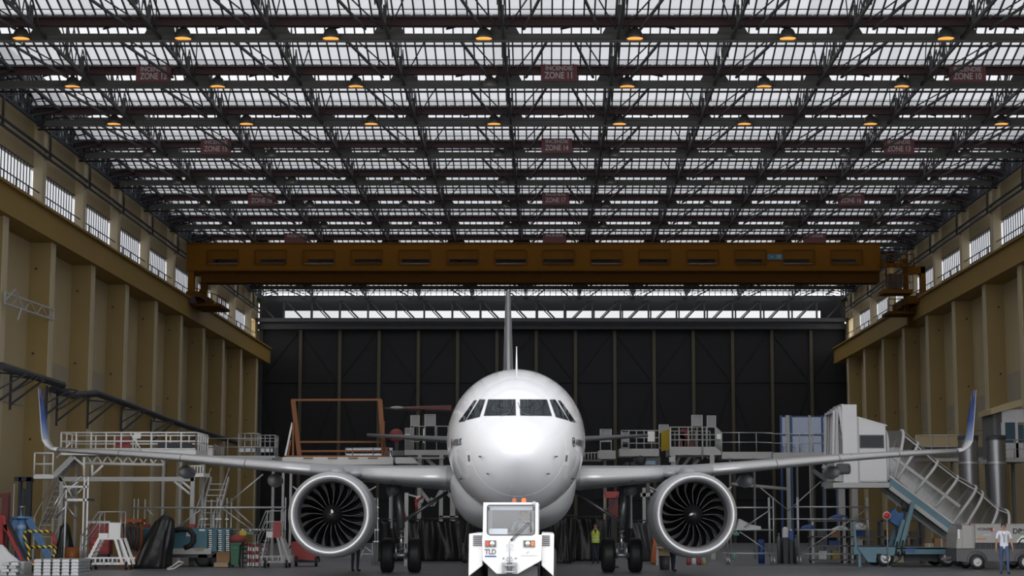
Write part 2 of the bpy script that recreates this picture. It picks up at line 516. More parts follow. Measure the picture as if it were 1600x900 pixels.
for i in range(15):
    x0, x1 = X(posts[i], YB, 600), X(posts[i + 1], YB, 600)
    d = thing('door_%d' % (i + 1), ((x0 + x1) / 2, YB, 0), 'tall dark sliding door leaf, number %d from the left in the rear wall' % (i + 1), kind='structure')
    zz = [0.0, zb(780), zb(688), zb(597), zdoor]
    for j in range(4):
        BOX(d, 'door_sheet', DOORM, x0 + 0.02, x1 - 0.02, YB + 0.12, YB + 0.2, zz[j] + 0.02, zz[j + 1] - 0.02)
        BAR(d, 'door_rail', DOORM, (x0, YB + 0.08, zz[j + 1]), (x1, YB + 0.08, zz[j + 1]), 0.1, 0.1)
    BAR(d, 'door_post', DOORP if i else STEELD, (x0 + 0.12, YB, 0), (x0 + 0.12, YB, zdoor), 0.26, 0.2)
    a, b = (x0, x1) if i % 2 == 0 else (x1, x0)
    BAR(d, 'door_brace', DOORM, (a, YB + 0.07, zz[3]), (b, YB + 0.07, zdoor), 0.07)
    BAR(d, 'door_brace', DOORM, (b, YB + 0.07, zz[1]), (a, YB + 0.07, zz[3]), 0.07)

# ---------------------------------------------------------------- roof
BEAMG = mat('lamp_beam_grey', (0.23, 0.23, 0.232), 0.6, var=0.1)
GIRD = mat('girder_grey', (0.06, 0.061, 0.064), 0.6, var=0.15)
GX = [-1.566 + 4.30 * i for i in range(-5, 7)]      # longitudinal girders
PW = 4.30 / 11
X0, X1 = WL + 0.2, WR - 0.2
prA = [(6.0, 18.52), (3.9, 19.12)]
prC = [(3.9, 19.12), (3.0, 19.8)]
prB = [(3.0, 19.8), (0.15, 18.75)]
def unit_pane(name, p, m):
    (a, za), (b, zb_) = p
    me = bpy.data.meshes.new(name)
    g = 0.02
    me.from_pydata([(g, a, za), (PW - g, a, za), (PW - g, b, zb_), (g, b, zb_)], [], [(0, 1, 2, 3)])
    me.materials.append(m)
    return me
pane_A, pane_C, pane_B = unit_pane('frosted_pane', prA, GL_GREY), unit_pane('clear_pane', prC, GL_CLEAR), unit_pane('back_pane', prB, GL_GREY)
def ordn(n): return ORD[n - 1] if 1 <= n <= 13 else 'front'
for n in range(-2, 12):
    yl = YL(n)
    root = thing('ceiling' if n == -2 else 'ceiling_bay', (0, yl, CAMZ), 
                 ('glazed roof bay behind the %s lamp beam from the top of the picture' % ordn(n)) if n >= 1 else 'glazed roof bay number %d from the open front of the hall' % (n + 3), kind='structure')
    nx = int((X1 - X0) / PW)
    fine = n in (0, 1, 2)
    for prof, me, nm in ((prA, pane_A, 'pane'), (prC, pane_C, 'clear_pane'), (prB, pane_B, 'back_pane')):
        if fine and nm != 'back_pane':
            for i in range(nx):
                o = bpy.data.objects.new(nm, me); col.objects.link(o); o.parent = root; o.location = (X0 + i * PW, 0, 0)
        else:
            b = MB()
            for i in range(nx):
                b.add([(v.co.x + X0 + i * PW, v.co.y + yl, v.co.z + CAMZ) for v in me.vertices], [(0, 1, 2, 3)])
            b.build(nm + '_field', me.materials[0] if n < 10 else GL_BACK, root)['kind'] = 'stuff'
    mu = MB()
    for i in range(nx + 1):
        x = X0 + i * PW
        w = 0.055
        for (a, za), (b, zc) in (prA, prC):
            mu.bar((x, yl + a, CAMZ + za - 0.03), (x, yl + b, CAMZ + zc - 0.03), w, 0.08)
        if i % 2 == 0: mu.bar((x, yl + 3.0, CAMZ + 19.77), (x, yl + 0.15, CAMZ + 18.72), 0.06)
    mu.build('mullion', STEELD, root)['kind'] = 'stuff'
    for (yy, zz, w) in ((5.6, 18.6, 0.03), (3.9, 19.08, 0.1), (3.45, 19.42, 0.05), (3.0, 19.75, 0.12)):
        BAR(root, 'transom', STEELD, (X0, yl + yy, CAMZ + zz), (X1, yl + yy, CAMZ + zz), w, w)
    # transverse beams
    red = MB()
    yr = yl - 1.25
    red.box(X0, X1, yr - 0.14, yr + 0.14, CAMZ + 18.40, CAMZ + 18.44).box(X0, X1, yr - 0.14, yr + 0.14, CAMZ + 18.12, CAMZ + 18.16).box(X0, X1, yr - 0.02, yr + 0.02, CAMZ + 18.16, CAMZ + 18.40)
    red.build('red_beam', REDB, root)
    lb = MB()
    lb.box(X0, X1, yl - 0.13, yl + 0.13, CAMZ + 18.10, CAMZ + 18.14).box(X0, X1, yl - 0.13, yl + 0.13, CAMZ + 17.86, CAMZ + 17.9).box(X0, X1, yl - 0.02, yl + 0.02, CAMZ + 17.9, CAMZ + 18.10)
    lb.build('lamp_beam', BEAMG, root)
    TUBE(root, 'conduit', STEELD, [(X0, yl + 0.25, CAMZ + 17.76), (X1, yl + 0.25, CAMZ + 17.76)], 0.045, 6)
    BOX(root, 'gutter', STEELD, X0, X1, yr - 0.1, yl + 0.15, CAMZ + 18.44, CAMZ + 18.5)
    for gi, gx in enumerate(GX):
        MB().prism([(gx - 0.62, CAMZ + 18.12), (gx + 0.62, CAMZ + 18.12), (gx + 0.38, CAMZ + 18.56), (gx - 0.38, CAMZ + 18.56)], 'y', yl - 0.02, yl + 0.02).build('gusset', BEAMG, root)
        if gi < len(GX) - 1:
            L = 4.30
            def q(f, d): return (gx + L * f, yl + d, CAMZ + 18.0)
            mid = gx + L / 2
            dy = ROW - 1.25
            if mid < 2.5: BAR(root, 'plan_brace', GIRD, q(0.61, 0.1), q(0.82, dy), 0.085, 0.085)
            if mid > -1.0: BAR(root, 'plan_brace', GIRD, q(0.39, 0.1), q(0.18, dy), 0.085, 0.085)
            BAR(root, 'tie_rod', STEELD, q(0.03, dy), q(0.32, 0.1), 0.04, 0.04)
            BAR(root, 'tie_rod', STEELD, q(0.97, dy), q(0.70, 0.1), 0.04, 0.04)
            if n < 7: BAR(root, 'box_brace', STEELD, (gx + L * (0.2 if mid > 0.6 else 0.8), yr, CAMZ + 18.3), (gx + L * (0.5), yl, CAMZ + 18.35), 0.06, 0.06)
for gi, gx in enumerate(GX):
    g = thing('ceiling_girder', (gx, YF, CAMZ + 18), 'long steel roof girder running front to back, %s from the left wall' % ORD[gi], kind='structure')
    BAR(g, 'bottom_chord', GIRD, (gx, YF, CAMZ + 17.98), (gx, YB, CAMZ + 17.98), 0.09, 0.13)
    web = MB()
    for n in range(-2, 12):
        yl = YL(n)
        for a, za, b, zc in ((0.1, 18.0, 1.4, 19.2), (1.4, 19.2, 2.9, 18.0), (2.9, 18.0, 3.5, 19.35), (3.5, 19.35, 4.6, 18.0), (4.6, 18.0, 4.9, 18.85), (6.1, 18.0, 4.9, 18.85)):
            web.bar((gx - 0.12, yl + a, CAMZ + za), (gx - 0.12, yl + b, CAMZ + zc), 0.042)
            web.bar((gx + 0.12, yl + a, CAMZ + za), (gx + 0.12, yl + b, CAMZ + zc), 0.042)
        web.bar((gx, yl + 5.4, CAMZ + 18), (gx, yl + 5.4, CAMZ + 18.7), 0.12)
        web.bar((gx, yl + 3.0, CAMZ + 18), (gx, yl + 3.0, CAMZ + 19.7), 0.1)
    web.build('web_lattice', GIRD, g)

# ---------------------------------------------------------------- hanging lamps
SHADE = mat('lamp_shade_grey', (0.22, 0.225, 0.215), 0.4, 0.3)
SHADEU = mat('unlit_lamp_aluminium', (0.34, 0.34, 0.33), 0.4, 0.4)
GLOW = mat('sodium_glow', (1.0, 0.42, 0.08), 0.5, emit=1.15)
DULL = mat('unlit_lamp_glass', (0.3, 0.3, 0.29), 0.3)
LAMPS = {1: ([33, 286, 517, 756, 992, 1231, 1478], 61, []), 2: ([113, 340, 556, 766, 980, 1194, 1409], 136, [766]),
         3: ([178, 385, 580, 772, 968, 1163, 1360, 1565], 194.5, []), 4: ([231, 424, 600, 778, 961, 1141, 1318, 1508], 246, 'all'),
         5: ([278, 456, 620, 785, 954, 1120, 1284, 1460], 288, 'all'), 6: ([318, 484, 632, 790, 948, 1105, 1255, 1416], 325, 'all'), 7: ([352, 506, 649, 792, 942, 1085, 1229, 1380], 356.5, 'all')}
lamp_src = {}
for n, (xs, py, off) in LAMPS.items():
    y = YL(n) - 0.3
    for i, px in enumerate(xs):
        lit = not (off == 'all' or px in off)
        loc = (X(px, y, py), y, Z(py, y))
        row = ['topmost', 'second', 'third', 'fourth', 'fifth', 'sixth', 'seventh'][n - 1]
        lab = '%s bell-shaped hall lamp, %s from left in the %s lamp row' % ('glowing orange' if lit else 'unlit grey', ORD[i], row)
        t = thing('hanging_lamp', loc, lab, 'lamp', 'bell lamps hanging under the roof beams')
        if lit not in lamp_src:
            sh = SHADE if lit else SHADEU
            a = MB().lathe([(0.32, 0.0), (0.33, 0.02), (0.30, 0.17), (0.22, 0.34), (0.13, 0.41), (0.0, 0.42)], loc, 'z', 18).build('shade', sh, t)
            b = MB().lathe([(0.09, 0.38), (0.09, 0.56), (0.05, 0.6), (0.0, 0.6)], loc, 'z', 10).build('ballast_housing', sh, t)
            c = MB().lathe([(0.0, 0.05), (0.15, 0.045), (0.31, 0.03)], loc, 'z', 18).build('reflector', GLOW if lit else DULL, t)
            e = MB().box(loc[0] - 0.02, loc[0] + 0.02, loc[1] - 0.02, loc[1] + 0.32, loc[2] + 0.58, loc[2] + 0.62).build('hanger', STEELD, t)
            lamp_src[lit] = [a, b, c, e]
        else:
            for p in lamp_src[lit]:
                c = p.copy(); col.objects.link(c); c.parent = t

# ---------------------------------------------------------------- fire-zone signs
SIGNM = mat('dark_red_sign', (0.115, 0.022, 0.028), 0.5)
SIGNT = mat('sign_lettering_grey', (0.42, 0.40, 0.40), 0.6)
for (n, a, b, t, bt, num) in ((2, 212, 267, 103, 128, '12'), (2, 845, 902, 101, 127, '11'), (2, 1483, 1541, 103, 128, '10'),
                              (4, 313, 361, 217, 241, '15'), (4, 846, 894, 216, 239, '14'), (4, 1381, 1429, 217, 241, '13'),
                              (6, 387, 430, 299, 321, '18'), (6, 847, 889, 299, 320, '17'), (6, 1309, 1351, 299, 321, '16'),
                              (8, 444, 480, 364, 385, ''), (8, 848, 884, 363, 385, ''), (8, 1255, 1291, 364, 385, '')):
    y = YL(n) - 1.25 - 0.22
    x0, x1, z0, z1 = X(a, y, bt), X(b, y, bt), Z(bt, y), Z(t, y)
    if num: lab = 'dark red hanging sign reading ZONE %s, %s' % (num, {'12': 'upper left', '11': 'upper middle', '10': 'upper right', '15': 'left of the second sign row', '14': 'middle of the second sign row', '13': 'right of the second sign row', '18': 'left of the third sign row', '17': 'middle of the third sign row', '16': 'right of the third sign row'}[num])
    else: lab = 'dim red sign just above the yellow crane, %s' % ('at left' if a < 600 else 'at right' if a > 1000 else 'in the middle')
    s = thing('zone_sign', ((x0 + x1) / 2, y, z0), lab, 'sign', 'red fire zone signs')
    BOX(s, 'board', SIGNM, x0, x1, y, y + 0.04, z0, z1)
    cx, hh = (x0 + x1) / 2, z1 - z0
    TEXT(s, 'lettering', 'INCENDIE', SIGNT, 0.26, (cx, y - 0.006, z0 + hh * 0.78), width=(x1 - x0) * 0.74, bold=0.004)
    if num: TEXT(s, 'lettering', 'ZONE ' + num, SIGNT, 0.38, (cx, y - 0.006, z0 + hh * 0.34), width=(x1 - x0) * 0.76, bold=0.006)
    for xx in (x0 + 0.15, x1 - 0.15):
        BOX(s, 'hanger', STEELD, xx - 0.015, xx + 0.015, y + 0.04, y + 0.1, z1 - 0.2, z1 + 0.1)

# ---------------------------------------------------------------- overhead travelling crane
CRY = mat('crane_yellow', (0.135, 0.054, 0.002), 0.6, spec=0.12, var=0.12, scale=0.6)
CRYD = mat('crane_yellow_dark', (0.09, 0.035, 0.002), 0.7, spec=0.12, var=0.15)  # darker tone of the crane yellow
yc = 114.0
cr = thing('overhead_crane', (0.5, yc + 1, Z(440, yc)), 'yellow overhead travelling crane bridge spanning the hall', 'crane')
xa, xb = X(291, yc, 410), X(1376, yc, 410)
zt, zo1, zo0, zbm = Z(381, yc), Z(391, yc), Z(412.5, yc), Z(422, yc)
ops = []
c0 = 347.5
for i in range(14):
    c = c0 + 75.05 * i
    if c > 1340: break
    ops.append((X(c - 24, yc, 400), X(c + 24, yc, 400)))
gm = MB()
for yy in (yc, yc + 2.2):
    zp0, zp1 = (zo0, zo1) if yy == yc else (zo0 + 0.38, zo0 + 0.62)
    gm.box(xa, xb, yy, yy + 0.04, zp1, zt).box(xa, xb, yy, yy + 0.04, zbm, zp0)
    prev = xa
    for a, b in ops:
        gm.box(prev, a, yy, yy + 0.04, zp0, zp1); prev = b
    gm.box(prev, xb, yy, yy + 0.04, zp0, zp1)
gm.build('bridge_web', CRY, cr)
gm = MB()
for yy in (yc, yc + 2.2): gm.box(xa, xb, yy - 0.05, yy + 0.35, zt, zt + 0.08).box(xa, xb, yy - 0.06, yy + 0.4, zbm - 0.08, zbm)
gm.build('bridge_flange', CRYD, cr)
BOX(cr, 'walkway', CRYD, xa, xb, yc + 0.3, yc + 2.2, zo0 - 0.15, zo0 - 0.1)
for a, b in ops:
    gm = MB()
    for u, v, w, x in ((a - .06, a, zo0, zo1), (b, b + .06, zo0, zo1), (a, b, zo1, zo1 + .05), (a, b, zo0 - .05, zo0)):
        gm.box(u, v, yc - 0.05, yc + 0.1, w, x)
    gm.build('opening_frame', CRYD, cr)
BOX(cr, 'lower_girder', CRYD, X(312, yc, 435), X(1376, yc, 435), yc + 0.4, yc + 1.6, Z(440, yc), Z(424, yc))
for k in range(0, len(ops), 2):
    BOX(cr, 'drive_shaft', GALV, ops[k][0] - 0.4, ops[k][1] + 0.3, yc + 1.2, yc + 1.3, zo0 + 0.12, zo0 + 0.2)
PBOX(cr, 'capacity_plate', mat('plate_teal', (0.03, 0.10, 0.15), 0.4), 1199, 1223, 397, 406, yc - 0.06, 0.05)
TEXT(cr, 'lettering', '10', mat('plate_print', (0.3, 0.42, 0.5), 0.5), 0.3, (X(1216, yc, 401), yc - 0.07, Z(401.5, yc)))
TEXT(cr, 'lettering', '10', MATS['plate_print'], 0.15, (X(1205.5, yc, 401), yc - 0.07, Z(401.5, yc)))
# left end carriage
zr = CAMZ + 13.92
def PB(name, m, a, b, c, d, y, dep): return PBOX(cr, name, m, a, b, c, d, y, dep)
PB('end_leg', CRY, 293, 302, 424, 466, yc, 0.5)
PB('end_leg', CRYD, 312, 322, 440, 478, yc + 0.6, 0.5)
PB('end_carriage', CRYD, 290, 312, 455, 464, yc - 1.5, 5.0)
PB('wheel_guard', REDB, 291, 304, 462, 474, yc - 1.6, 0.8)
PB('service_platform', CRYD, 300, 344, 474, 478, yc - 1.0, 3.5)
RAILING(cr, CRY, [P(302, 474, yc - 1), P(340, 486, yc + 1.5), P(352, 492, yc + 3)], 1.0, 4, 0.03)
# right end: cab, carriage, platforms
PB('end_girder', CRY, 1376, 1420, 411, 417, yc - 0.4, 0.4)
PB('end_leg', CRY, 1440, 1447, 417, 470, yc, 0.5)
PB('end_leg', CRYD, 1413, 1419, 404, 456, yc - 0.2, 0.4)
PB('carriage_head', CRY, 1415, 1446, 416, 427, yc, 0.6)
PB('cab_floor', CRY, 1380, 1427, 452, 458, yc - 0.6, 1.6)
PB('cab_body', mat('crane_cab_dark', (0.05, 0.05, 0.055), 0.5), 1388, 1410, 428, 452, yc + 0.2, 1.0)
PB('cab_door', REDB, 1393, 1400, 434, 451, yc - 0.1, 0.1)
PB('cab_window', mat('cab_glass_blue', (0.05, 0.09, 0.14), 0.1), 1401, 1409, 444, 451, yc - 0.05, 0.1)
PB('warning_lamp', mat('amber_lens', (0.6, 0.35, 0.08), 0.3), 1390, 1396, 418, 427, yc - 0.3, 0.3)
PB('end_carriage', CRYD, 1418, 1450, 462, 474, yc - 1.5, 5.0)
PB('drive_motor', mat('motor_maroon', (0.12, 0.03, 0.03), 0.5), 1434, 1446, 457, 470, yc - 1.6, 0.6)
PB('service_platform', CRYD, 1388, 1430, 486, 490, yc - 0.6, 2.2)
PB('lower_strut', CRYD, 1420, 1432, 474, 509, yc + 0.6, 0.5)
PB('hanger_leg', CRYD, 1414, 1419, 458, 487, yc, 0.3)
RAILING(cr, CRYD, [P(1388, 487, yc - 0.6), P(1430, 487, yc - 0.6)], 0.8, 4, 0.03)
RAILING(cr, CRYD, [P(1378, 417, yc - 0.5), P(1428, 417, yc - 0.5)], 0.8, 5, 0.03)
RAILING(cr, CRY, [P(1380, 453, yc - 0.7), P(1427, 453, yc - 0.7)], 0.95, 6, 0.025)
PB('cable_reel', STEELD, 1378, 1385, 398, 411, yc - 0.2, 0.4)
# ================================================================ THE AIRLINER
PAINT = mat('airliner_white', (0.74, 0.74, 0.765), 0.16, coat=0.6, var=0.015, scale=0.8)
BELLY = mat('airliner_pale_grey', (0.50, 0.51, 0.53), 0.3, coat=0.3, var=0.04, scale=1.0)
WINGM = mat('wing_grey', (0.36, 0.37, 0.38), 0.35, var=0.08, scale=1.2)
SLATM = mat('bare_metal_slat', (0.70, 0.70, 0.71), 0.34, 0.35, var=0.06, scale=3)
COWLM = mat('nacelle_silver', (0.42, 0.43, 0.45), 0.35, 0.2, var=0.05, scale=2)
LIPM = mat('polished_lip', (0.62, 0.62, 0.63), 0.4, 0.6)
DUCT = mat('intake_liner', (0.22, 0.225, 0.235), 0.4, 0.4)
FANM = mat('fan_blade_dark', (0.005, 0.005, 0.006), 0.5, 0.0, spec=0.12)
EDGEM = mat('blade_edge_lit', (0.09, 0.09, 0.095), 0.4, 0.5)  # paler strip paints the light caught on each blade's leading edge
SPIN = mat('spinner_black', (0.012, 0.012, 0.013), 0.4)
WIND = mat('cockpit_glass', (0.012, 0.018, 0.021), 0.04, spec=0.5)
GASK = mat('window_gasket', (0.07, 0.07, 0.075), 0.5)
MARK = mat('dark_marking', (0.03, 0.035, 0.06), 0.5)
PLX, PLY, PLR = X(806.5, 51.5, 690), 46.5, R(1.64)
PLX += 5.0 * math.tan(PLR)
ac = thing('airliner', (PLX, PLY, 0), 'white twin-engine airliner facing the camera with upturned wingtips', 'airplane', rz=PLR)
FZ = 4.0
def herm(xs, ys):
    xs, ys = np.array(xs, float), np.array(ys, float)
    d = np.gradient(ys, xs)
    def f(t):
        i = int(np.clip(np.searchsorted(xs, t) - 1, 0, len(xs) - 2))
        h = xs[i + 1] - xs[i]; u = min(max((t - xs[i]) / h, 0), 1)
        return float((2*u**3-3*u*u+1)*ys[i] + (u**3-2*u*u+u)*h*d[i] + (-2*u**3+3*u*u)*ys[i+1] + (u**3-u*u)*h*d[i+1])
    return f
st = [0, .1, .3, .8, 1.4, 2.4, 3.2, 4.2, 5.5, 6.6, 9, 24, 28, 32, 35, 37.3]
ss = [math.sqrt(a) for a in st]
f_top = herm(ss, [-.52, -.27, -.08, .26, .60, 1.30, 1.66, 1.92, 2.04, 2.07, 2.07, 2.07, 2.04, 1.85, 1.5, 1.2])
f_bot = herm(ss, [-.52, -.76, -.96, -1.30, -1.56, -1.84, -1.95, -2.03, -2.07, -2.07, -2.07, -2.07, -1.75, -.7, .25, .8])
f_wid = herm(ss, [0, .27, .50, .88, 1.2, 1.57, 1.76, 1.9, 1.965, 1.975, 1.975, 1.975, 1.85, 1.25, .6, .15])
f_mid = herm(ss, [-.52, -.51, -.48, -.42, -.34, -.18, -.1, -.04, 0, 0, 0, 0, .1, .5, .85, 1.0])
def fpt(y, th):
    s = math.sqrt(y)
    w, t, b, m = f_wid(s), f_top(s), f_bot(s), f_mid(s)
    cz = math.cos(th)
    return Vector((w * math.sin(th), y, FZ + m + cz * ((t - m) if cz > 0 else (m - b))))
NS = 72
ys_ = [0.0015] + [(0.08 * k) ** 2 for k in range(1, 33)] + list(np.linspace(7.0, 24, 16)) + list(np.linspace(24.6, 37.3, 22))
rings = [[fpt(y, 2 * math.pi * k / NS) for k in range(NS)] for y in ys_]
fb = MB().loft(rings)
fus = fb.build('fuselage', PAINT, ac, local=True)
bvh = BVHTree.FromPolygons([Vector(v) for v in fb.v], fb.f)
INV = WM[ac.name].inverted()
def on_skin(px, py, off=0.012):
    o = INV @ cam.location
    d = (INV @ P(px, py, 60.0)) - o
    hit, nrm, idx, dist = bvh.ray_cast(o, d.normalized())
    if hit is None: return None
    if nrm.dot(d) > 0: nrm = -nrm
    return hit + nrm * off
def skin_patch(name, m, quad, off=0.012, n=6, mirror=True, parent=None):
    """a pane lying on the fuselage skin; corners given as seen in the photograph, mirrored for the far side"""
    pts = []
    for j in range(n + 1):
        for i in range(n + 1):
            u, v = i / n, j / n
            a = Vector(quad[0]) * (1 - u) * (1 - v) + Vector(quad[1]) * u * (1 - v) + Vector(quad[2]) * u * v + Vector(quad[3]) * (1 - u) * v
            q = on_skin(a.x, a.y, off)
            if q is None: return
            pts.append(q)
    fs = [(j * (n + 1) + i, j * (n + 1) + i + 1, (j + 1) * (n + 1) + i + 1, (j + 1) * (n + 1) + i) for j in range(n) for i in range(n)]
    out = []
    for sx in ((1, -1) if mirror else (1,)):
        out.append(MB().add([(p.x * sx, p.y, p.z) for p in pts], fs, smooth=True).build(name, m, parent or ac, local=True))
    return out
# cockpit glazing: gasket patch, then the pane slightly proud of it
def grow(q, k):
    c = sum((Vector(p) for p in q), Vector((0, 0))) / 4
    return [tuple(c + (Vector(p) - c) * (1 + k / max(1e-3, (Vector(p) - c).length))) for p in q]
W1 = [(757.0, 649.5), (805.0, 649.0), (804.5, 624.8), (764.0, 625.0)]
W2 = [(729.6, 656.0), (749.5, 650.4), (758.0, 625.5), (749.5, 625.3)]
W3 = [(717.5, 659.0), (727.2, 657.2), (744.8, 626.6), (740.8, 626.8)]
for q in (W1, W2, W3):
    skin_patch('window_gasket', GASK, grow(q, 1.4), 0.008)
    skin_patch('cockpit_window', WIND, q, 0.016)
for sx in (-1, 1):          # wipers lying on the front panes
    a, b = on_skin(806 + sx * 24, 650.5, 0.03), on_skin(806 + sx * 10, 648, 0.03)
    c = on_skin(806 + sx * 3, 630, 0.03)
    MB().tube([a, b], 0.012, 5).build('wiper_arm', GASK, ac, local=True)
    MB().tube([b, c], 0.008, 5).build('wiper_blade', GASK, ac, local=True)
# static ports, probes, radome seam
skin_patch('static_port', mat('port_grey', (0.15, 0.15, 0.16), 0.4), [(731.5, 721), (735, 721), (734.2, 711), (730.8, 711)], 0.006, 3)
skin_patch('port_surround', mat('surround_white', (0.7, 0.7, 0.72), 0.4), [(729, 727), (737.5, 727), (736, 704.5), (728, 704.5)], 0.004, 3)
for q in ((751.5, 713.5), (763, 740.5), (722, 748)):
    for sx in (1, -1):
        p = on_skin(*q, 0.0)
        MB().tube([(p.x * sx, p.y, p.z), (p.x * sx * 1.05, p.y - 0.1, p.z), (p.x * sx * 1.05, p.y - 0.22, p.z)], 0.02, 5).build('probe', GASK, ac, local=True)
seam = [fpt(1.55, 2 * math.pi * k / 60) for k in range(60)]
MB().tube([Vector((p.x * 1.002, p.y, FZ - .4 + (p.z - FZ + .4) * 1.002)) for p in seam], 0.006, 4, closed=True).build('radome_seam', mat('seam_grey', (0.55, 0.55, 0.57), 0.4), ac, local=True)
for th in (0.95 * math.pi, 1.05 * math.pi):
    MB().tube([fpt(y, th) for y in np.linspace(0.9, 5.5, 12)], 0.007, 4).build('gear_door_seam', MATS['seam_grey'], ac, local=True)
MB().tube([(0, 4.3, FZ + 1.9), (0, 4.45, FZ + 2.6)], [0.03, 0.012], 6).build('antenna', WHITEP, ac, local=True)
# name and roundel on both sides of the nose
def on_side(sx, y, z):
    s = math.sqrt(max(y, 0.01)); m = FZ + f_mid(s)
    r = (z - m) / ((f_top(s) - f_mid(s)) if z > m else (f_mid(s) - f_bot(s)))
    return Vector((sx * (f_wid(s) * math.sqrt(max(0, 1 - r * r)) + 0.012), y, z))
for sx in (-1, 1):
    y0, z0 = (2.95 if sx > 0 else 2.6), FZ - 0.17
    TEXT(ac, 'airline_lettering', 'AIRBUS', MARK, 0.25, (0, 0, 0), width=1.2 if sx > 0 else 0.95, warp=lambda p: on_side(sx, y0 + sx * p.x + (0.0 if sx > 0 else 0.0), z0 + p.y), depth=0.0, bold=0.004)
    yc_ = y0 - sx * (0.8 if sx > 0 else 0.65)
    rb = MB()
    for r0, r1, n in ((0.10, 0.13, 24), (0.0, 0.06, 12)):
        vs, fs = [], []
        for k in range(n):
            t = 2 * math.pi * k / n
            for r in (r0, r1):
                vs.append(on_side(sx, yc_ + r * 1.1 * math.cos(t), z0 + r * math.sin(t)))
        fs = [(2 * k, 2 * k + 1, (2 * k + 3) % (2 * n), (2 * k + 2) % (2 * n)) for k in range(n)]
        rb.add(vs, fs)
    rb.build('roundel', MARK, ac, local=True)

# ---- belly fairing
fr = []
for y, w, zt_, zb_ in ((9.2, 0.6, 2.3, 1.93), (10.0, 1.45, 2.7, 1.74), (10.8, 1.85, 3.2, 1.58), (11.7, 2.05, 3.6, 1.48), (12.8, 2.12, 3.8, 1.42), (15, 2.15, 3.8, 1.4), (19, 2.1, 3.6, 1.45), (21, 1.8, 2.9, 1.65), (22.5, 0.8, 2.4, 1.95)):
    fr.append([Vector((w * math.copysign(abs(math.sin(t)) ** 0.55, math.sin(t)) * (1 - 0.17 * max(0.0, 0.35 - math.cos(t))), y, (zt_ + zb_) / 2 + (zt_ - zb_) / 2 * math.copysign(abs(math.cos(t)) ** 0.8, math.cos(t)))) for t in [2 * math.pi * k / 40 for k in range(40)]])
MB().loft(fr).build('belly_fairing', BELLY, ac, local=True)

# ---- wings
def foil(n=18):
    up, lo = [], []
    for k in range(n + 1):
        c = 0.5 * (1 - math.cos(math.pi * k / n))
        t = 5 * (0.2969 * math.sqrt(c) - 0.126 * c - 0.3516 * c * c + 0.2843 * c ** 3 - 0.1036 * c ** 4)
        cam_ = 0.02 * (1 - (2 * c - 1) ** 2)
        up.append((c, t + cam_ / 0.12)); lo.append((c, -t * 0.85 + cam_ / 0.12))
    return up, lo
UP, LO = foil()
WST = [(1.7, 12.0, 6.6, 3.10, .135, 3.0), (3.9, 13.2, 5.3, 3.21, .13, 2.5), (6.0, 14.4, 4.2, 3.36, .12, 2), (9, 16.0, 3.5, 3.65, .115, 1), (12, 17.6, 2.8, 3.95, .11, .5), (14.5, 18.95, 2.2, 4.15, .11, 0), (16.4, 20.0, 1.75, 4.28, .11, 0)]
def section(x, yl, ch, z, th, inc, sx, sel=None, puff=0.0):
    a = R(inc)
    pts = [(c, t * th) for c, t in reversed(UP)] + [(c, t * th) for c, t in LO[1:]]
    if sel is not None:
        pts = [(c, t * th) for c, t in reversed(UP) if c <= sel] + [(c, t * th) for c, t in LO[1:] if c <= sel * 0.75]
    o = []
    for c, t in pts:
        yy, zz = c * ch, t * ch
        k = 1 + puff / max(ch, .1)
        yy, zz = yy - puff, zz * k
        o.append(Vector((sx * x, yl + yy * math.cos(a) + zz * math.sin(a), z - yy * math.sin(a) + zz * math.cos(a))))
    return o
def wst(x):
    for a, b in zip(WST, WST[1:]):
        if x <= b[0]:
            t = (x - a[0]) / (b[0] - a[0]); return tuple(p + (q - p) * t for p, q in zip(a, b))
    return WST[-1]
BLUE = bpy.data.materials.new('winglet_livery')
BLUE.use_nodes = True
_nt = BLUE.node_tree; _b = _nt.nodes['Principled BSDF']
_tc = _nt.nodes.new('ShaderNodeTexCoord'); _sp = _nt.nodes.new('ShaderNodeSeparateXYZ'); _mr = _nt.nodes.new('ShaderNodeMapRange'); _cr = _nt.nodes.new('ShaderNodeValToRGB')
_nt.links.new(_tc.outputs['Object'], _sp.inputs[0]); _nt.links.new(_sp.outputs['Z'], _mr.inputs['Value'])
_mr.inputs['From Min'].default_value = 4.5; _mr.inputs['From Max'].default_value = 6.7
_cr.color_ramp.elements[0].color = (0.45, 0.55, 0.68, 1); _cr.color_ramp.elements[1].color = (0.012, 0.02, 0.11, 1)
_e = _cr.color_ramp.elements.new(0.45); _e.color = (0.05, 0.13, 0.42, 1)
_nt.links.new(_mr.outputs[0], _cr.inputs['Fac']); _nt.links.new(_cr.outputs[0], _b.inputs['Base Color'])
_b.inputs['Roughness'].default_value = 0.25
